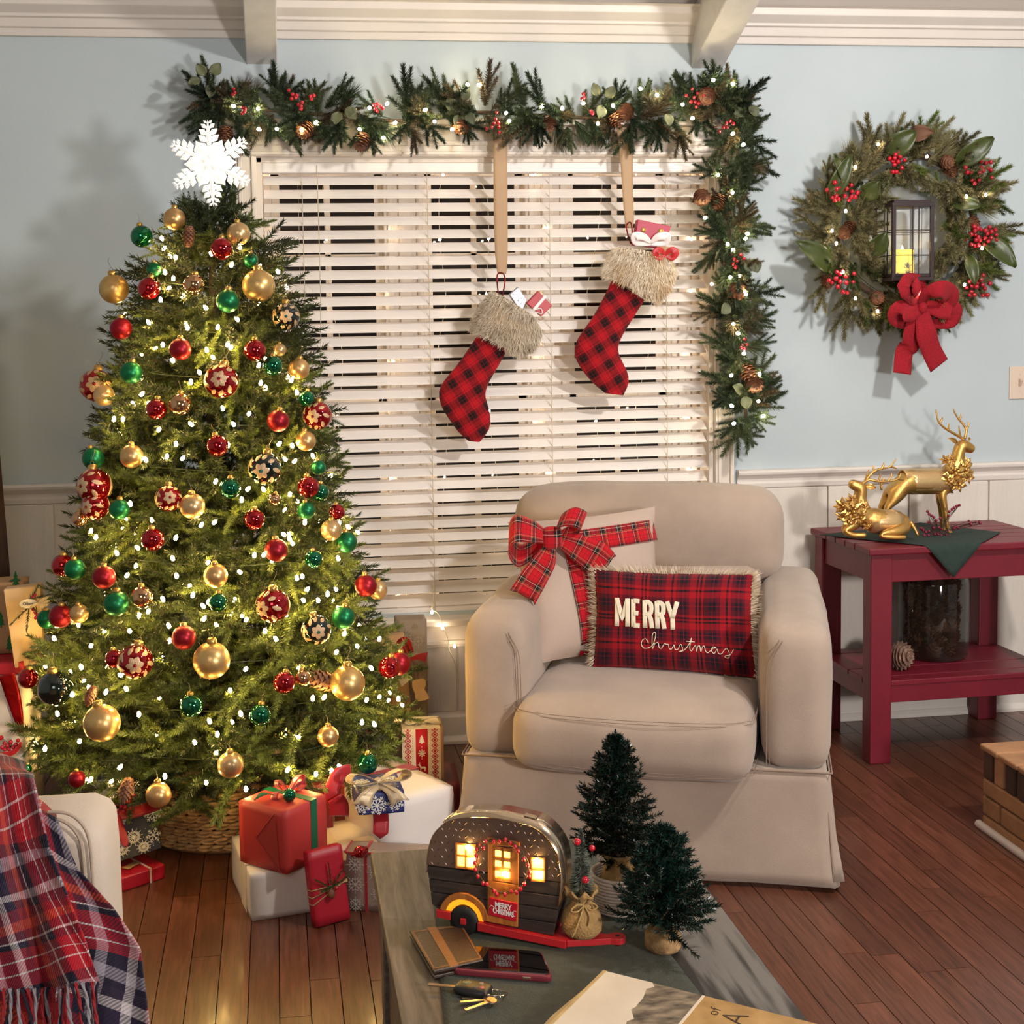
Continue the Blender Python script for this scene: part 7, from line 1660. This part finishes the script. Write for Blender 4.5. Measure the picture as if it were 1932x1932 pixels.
for k in range(12):
    rr = .036+.012*math.sin(PI*(k+2)/18)
    MB().tube([tb+Vector((math.cos(a)*rr, math.sin(a)*rr, .003+k*.0052)) for a in [2*PI*q/36 for q in range(36)]], .0029, 6, closed=True).build('rope_coil', m_wr, rbk)
MB().lathe([(.0001, 0), (.038, 0), (.038, .003), (.0001, .003)], tb, 24).build('base', m_wr, rbk)
# right one on a cork stub
tb = Z(1258, 1800, tz); tb.z = tz; tb = tb+Vector((0, .022, 0)); T2 = thing('tabletop_tree', 'bushy dark tinsel tabletop tree on a round cork base, at the right', 'tree', tb)
mini_tree(T2, tb+Vector((.004, 0, .028)), .165, .078, 150, .012, .0026, [m_mini, m_twig], 202, bl=.05)
MB().lathe([(.0001, 0), (.026, 0), (.028, .004), (.028, .024), (.025, .028), (.0001, .028)], tb, 22).build('cork_base', M('cork_bark', '#8f6a44', .9, var=.4, vs=60, bump=.8, bs=90, col2='#b08a5c'), T2)
# frosted bottle brush tree in burlap sack on the hitch
tb = Z(1098, 1763, HZ+.005); tb.z = HZ+.0055; T3 = thing('bottle_brush_tree', 'small frosted bottle brush tree with red balls in a tied burlap sack', 'tree', tb)
s = NT(203); r = s.r; n = 3600; t = r.rand(n)**.8; H = .112; z = .058+t*H; rr_ = .0235*(1-t)+.002; a = r.uniform(0, 2*PI, n)
D = np.stack([np.cos(a), np.sin(a), r.normal(.1, .12, n)], 1); D /= np.linalg.norm(D, axis=1)[:, None]; Bz = np.stack([np.zeros(n), np.zeros(n), z], 1)+D*(rr_*.35)[:, None]
s.needles(Bz[:2000], D[:2000], (rr_*.75*(.7+.5*r.rand(n)))[:2000], .0009, 0); s.needles(Bz[2000:], D[2000:], (rr_*.7)[2000:], .0011, 2); s.stem((0, 0, .03), (0, 0, .17), .002); o = s.obj('bristles', [m_frost, m_twig, m_mini], T3); o['kind'] = 'stuff'
rs_ = (tb-CAM).length/FP; sack = [(.001, 0), (34*rs_*.8, .001), (35*rs_, .010), (36*rs_, .024), (31*rs_, .040), (17*rs_, .052), (14*rs_, .055), (22*rs_, .064), (30*rs_, .071), (27*rs_, .073), (13*rs_, .058)]
mb = MB(); vs = []; n = 40
for i, (q, z) in enumerate(sack):
    for k in range(n):
        a = 2*PI*k/n; f = 1+(.07*math.sin(a*11+i) if i > 4 else .012*math.sin(a*9)); zz = z+(.005*math.sin(a*7) if i > 7 else 0); vs.append(tb+Vector((math.cos(a)*q*f, math.sin(a)*q*f, zz)))
mb.add(vs, [(i*n+k, i*n+(k+1) % n, (i+1)*n+(k+1) % n, (i+1)*n+k) for i in range(len(sack)-1) for k in range(n)], 0, True); mb.build('burlap_sack', m_burlap, T3)
mb = MB()
for dz in (-.0015, .0015): mb.tube([tb+Vector((math.cos(a)*16.5*rs_, math.sin(a)*16.5*rs_, .0535+dz)) for a in [2*PI*k/24 for k in range(24)]], .0016, 5, closed=True)
f0 = tb+Vector((0, -17.5*rs_, .0535))
for pts in ([(0, 0, 0), (-.012, -.006, .004), (-.022, -.008, -.004), (-.012, -.008, -.006), (0, -.001, 0)], [(0, 0, 0), (.012, -.006, .005), (.02, -.006, -.002), (.01, -.008, -.005), (0, -.001, 0)], [(0, 0, 0), (-.008, -.012, -.012), (-.016, -.016, -.03), (-.022, -.016, -.042)], [(0, 0, 0), (.006, -.014, -.012), (.003, -.018, -.026)]):
    mb.tube(cr([f0+Vector(p) for p in pts], 5), .0014, 5)
mb.build('rope_bow', m_rope, T3)
for i, (a, b, r_) in enumerate(((1089, 1588, 6.5), (1117, 1600, 5.5), (1104, 1660, 6.5))):
    d = ray(a, b); t = (tb.y-.016-CAM.y)/d.y; MB().sphere(CAM+d*t, r_*rs_, 14, 10).build('red_ball', m_berry, T3)
# ------------------------------------------------------------ wallet, phone, keys, book
m_lea = M('brown_leather', '#3a2a22', .45, var=.15, vs=40, bump=.3, bs=200); m_tan = M('tan_leather', '#7d4f2a', .5, var=.12, vs=40, bump=.3, bs=200)
q = [Z(773, 1756, tz+.012), Z(872, 1744, tz+.012), Z(912, 1812, tz+.012), Z(818, 1833, tz+.012)]
WT = thing('wallet', 'folded brown leather wallet with a tan stripe beside the phone', 'wallet', (q[0]+q[2])/2-Vector((0, 0, .014)))
def layer(q, z0, z1, name, mat, par, bevel=.0012, seg=2):
    vs = [Vector((p.x, p.y, z1)) for p in q]+[Vector((p.x, p.y, z0)) for p in q]; return MB().add(vs, [(3, 2, 1, 0), (4, 5, 6, 7), (0, 1, 5, 4), (1, 2, 6, 5), (2, 3, 7, 6), (3, 0, 4, 7)]).build(name, mat, par, bevel=bevel, seg=seg)
def bl_(q, u, v): return q[0].lerp(q[1], u).lerp(q[3].lerp(q[2], u), v)
layer(q, tz, tz+.005, 'back_cover', m_lea, WT); q2 = [bl_(q, .02, .02), bl_(q, .98, .02), bl_(q, .98, .95), bl_(q, .02, .95)]; layer(q2, tz+.0045, tz+.0085, 'card_layer', m_tan, WT); layer(q, tz+.008, tz+.013, 'front_cover', m_lea, WT)
layer([bl_(q, .33, -.002), bl_(q, .50, -.002), bl_(q, .50, 1.002), bl_(q, .33, 1.002)], tz+.0128, tz+.0138, 'stripe', m_tan, WT, .0003)
mb = MB()
for a, b in (((.035, .05), (.965, .05)), ((.965, .05), (.965, .95)), ((.965, .95), (.035, .95)), ((.035, .95), (.035, .05))): mb.bar(bl_(q, *a)+Vector((0, 0, .0012)), bl_(q, *b)+Vector((0, 0, .0012)), .0022, .0006, upv=(0, 0, 1))
mb.build('edge_binding', m_tan, WT)
pz = tz+.0105
q = [Z(852, 1773, pz+.006), Z(1022, 1787, pz+.006), Z(1044, 1836, pz+.006), Z(853, 1821, pz+.006)]
lay = [(a, b) for a, b in zip(q, q[1:]+q[:1])]
PH = thing('smartphone', 'black smartphone in a clear rose case lying on the runner', 'phone', (q[0]+q[2])/2)
def rquad(q, r, n=5):
    out = []
    for i in range(4):
        p = q[i]; a = (q[i-1]-p).normalized()*r; b = (q[(i+1) % 4]-p).normalized()*r
        for k in range(n+1): t = k/n; out.append((p+a)*(1-t)**2+p*2*t*(1-t)+(p+b)*t*t)
    return out
def rslab(q, r, z0, z1, name, mat, par, bevel=.0008):
    pl = rquad(q, r); n = len(pl); vs = [Vector((p.x, p.y, z1)) for p in pl]+[Vector((p.x, p.y, z0)) for p in pl]
    return MB().add(vs, [tuple(reversed(range(n))), tuple(range(n, 2*n))]+[((i+1) % n, n+(i+1) % n, n+i, i) for i in range(n)], 0).build(name, mat, par, bevel=bevel)
rslab(q, .013, tz+.0005, tz+.0105, 'case', M('rose_case', '#7c2c36', .15, .3, coat=.8), PH, .003)
q3 = [bl_(q, .02, .05), bl_(q, .98, .05), bl_(q, .98, .93), bl_(q, .02, .93)]; rslab(q3, .011, tz+.0095, tz+.0118, 'screen', M('phone_glass', '#050407', .03, coat=1, spec=.6), PH, .0006)
layer([bl_(q, .70, .965), bl_(q, .78, .965), bl_(q, .78, 1.006), bl_(q, .70, 1.006)], tz+.004, tz+.0075, 'side_button', m_tin, PH, .0005)
layer([bl_(q, .55, -.006), bl_(q, .72, -.006), bl_(q, .72, .03), bl_(q, .55, .03)], tz+.004, tz+.0085, 'volume_button', m_tin, PH, .0005)
kz = tz
KY = thing('car_keys', 'black remote car key with metal keys on a split ring', 'keys', Z(895, 1866, kz))
fc = Z(893, 1866, kz+.006); fd = (Z(930, 1874, kz+.006)-Z(862, 1862, kz+.006)).normalized(); fs = Vector((fd.y, -fd.x, 0)); fs = fs if fs.y < 0 else -fs
mb = MB(); fr = Matrix((fd, -fs, Z_)).transposed(); softbox((.05, .031, .013), .0062, (.003, .001, .001), 8, mb, f=lambda p: fc+fr@Vector((p.x, p.y*(1+.12*math.cos(p.x*60)), p.z))); weld(mb.build('fob', M('black_rubber', '#151312', .45), KY))
for dx, dy, rx, m_ in ((-.011, .002, .0075, M('fob_button_green', '#5c6042', .35)), (.010, .006, .004, M('fob_button_grey', '#8a7a6c', .4)), (.006, -.007, .004, M('fob_button_dark', '#4a443c', .4)), (.015, -.005, .0042, M('fob_button_red', '#b05a4c', .4))):
    MB().lathe([(rx, -.001), (rx*.95, .0007), (rx*.5, .0012), (.0001, .0013)], fc+fd*dx-fs*dy+Z_*.007, 16, sq=.8).build('button', m_, KY)
m_key = M('key_metal', '#b8a086', .3, .95)
def key(a, b, w, z, teeth=True, bow_=True, name='key'):
    a = Z(*a, z); b = Z(*b, z); d = b-a; L = d.length; d.normalize(); s_ = Vector((-d.y, d.x, 0)); top = []; n = 10
    for i in range(n+1): t = i/n; top.append(a+d*L*t+s_*(w/2-(.0012*(i % 2) if teeth and t < .7 else 0)))
    bot = [a+d*L*(1-i/4)-s_*w/2 for i in range(5)]; pl = top+bot
    if bow_: k = b+d*.006; pl = top+[k+d*math.cos(x)*.009+s_*math.sin(x)*.0085 for x in np.linspace(2.2, -2.2, 10)]+bot
    n = len(pl); vs = [p+Z_*.0018 for p in pl]+list(pl); MB().add(vs, [tuple(reversed(range(n))), tuple(range(n, 2*n))]+[((i+1) % n, n+(i+1) % n, n+i, i) for i in range(n)]).build(name, m_key, KY, bevel=.0003)
key((808, 1858), (866, 1863), .0065, kz+.006, False, False, 'key_blade'); key((872, 1884), (915, 1886), .006, kz+.001); key((868, 1892), (912, 1888), .006, kz+.0035); key((877, 1907), (920, 1892), .006, kz+.0055)
rc = Z(936, 1880, kz+.004); mb = MB()
for dz in (0, .0014): mb.tube([rc+Vector((math.cos(a)*.0165, math.sin(a)*.0165, dz+.004+.004*math.cos(a+2))) for a in [2*PI*k/36 for k in range(36)]], .0008, 5, closed=True)
mb.build('split_ring', M('chrome', '#c9c2b8', .12, 1), KY)
# book
bz = tz+.018; A = Z(1138, 1831, bz); B = Z(1520, 1926, bz); ux = (B-A).normalized(); uy = Vector((ux.y, -ux.x, 0)); uy = uy if uy.y < 0 else -uy; Wb = .335; Hb = .26
BK = thing('old_book', 'worn old picture book with torn cream cover at the bottom edge', 'book', (A+ux*Wb/2+uy*Hb/2).xy.to_3d()+Vector((0, 0, tz)))
def bp3(x, y, z=0): return Vector((A.x, A.y, 0))+ux*x+uy*y+Vector((0, 0, z))
def bslab(pts, z0, z1, name, mat, bevel=.0006):
    n = len(pts); vs = [bp3(x, y, z1) for x, y in pts]+[bp3(x, y, z0) for x, y in pts]; mb = MB().add(vs, [tuple(reversed(range(n))) if True else 0, tuple(range(n, 2*n))]+[((i+1) % n, n+(i+1) % n, n+i, i) for i in range(n)]); return mb.build(name, mat, BK, bevel=bevel)
m_page = M('aged_pages', '#b89a66', .85, var=.15, vs=30, stretch=(1, 1, 40), bump=.4, bs=30); m_cov = M('ochre_cover', '#a57b42', .7, var=.12, vs=25, col2='#bd935a'); m_torn = M('torn_cream_paper', '#d3bfa6', .8, var=.05, vs=14, col2='#dccab2')
bslab([(0, 0), (Wb, 0), (Wb, Hb), (0, Hb)], tz+.0005, tz+.002, 'back_board', m_cov)
for k in range(5):
    e = R.uniform(-.003, .002); bslab([(.003+e, .004), (Wb-.004, .004), (Wb-.004, Hb-.004), (-.004+e, Hb-.004), (-.008+e, .15), (-.002+e, .06)], tz+.002+k*.003, tz+.0046+k*.003, 'page_block', m_page)
bslab([(0, 0), (Wb, 0), (Wb, Hb), (0, Hb)], tz+.0165, tz+.018, 'front_cover', m_cov)
rj = random.Random(2)
edge = [(.077+.0035*math.sin(i*2.1)+.006*math.sin(i*.7)+rj.uniform(-.002, .002)+(.012 if i > 4 else 0), i*Hb/24) for i in range(25)]
bslab([(.001, .001)]+[(x, max(.001, y)) for x, y in edge]+[(.001, Hb)], tz+.0182, tz+.0187, 'torn_paper', m_torn, 0)
bslab([(.07, .001), (.156, .001), (.156, Hb), (.07, Hb)], tz+.018, tz+.0183, 'faded_photograph', M('sepia_photo', '#4e4036', .6, var=.45, vs=34, col2='#a08c72', stretch=(1, 2.2, 1)), 0)
bslab([(.155, .001), (.159, .001), (.159, Hb), (.155, Hb)], tz+.018, tz+.0186, 'white_rule', m_torn, 0)
bslab([(.0, 0), (.006, 0), (.006, Hb), (0, Hb)], tz+.018, tz+.0192, 'spine_ridge', m_page)
m_ink = M('brown_ink', '#3b2412', .7)
for key_, x, y, s1, sy_ in (('of', .186, .036, .8, 1), ('da', .218, .148, 1.0, 1)):
    V, F = TX[key_]; mb = MB(); mb.add([bp3(x-yy_*s1, y-xx_*s1, tz+.0184+zz_) for xx_, yy_, zz_ in V], F); mb.build('title_lettering', m_ink, BK)
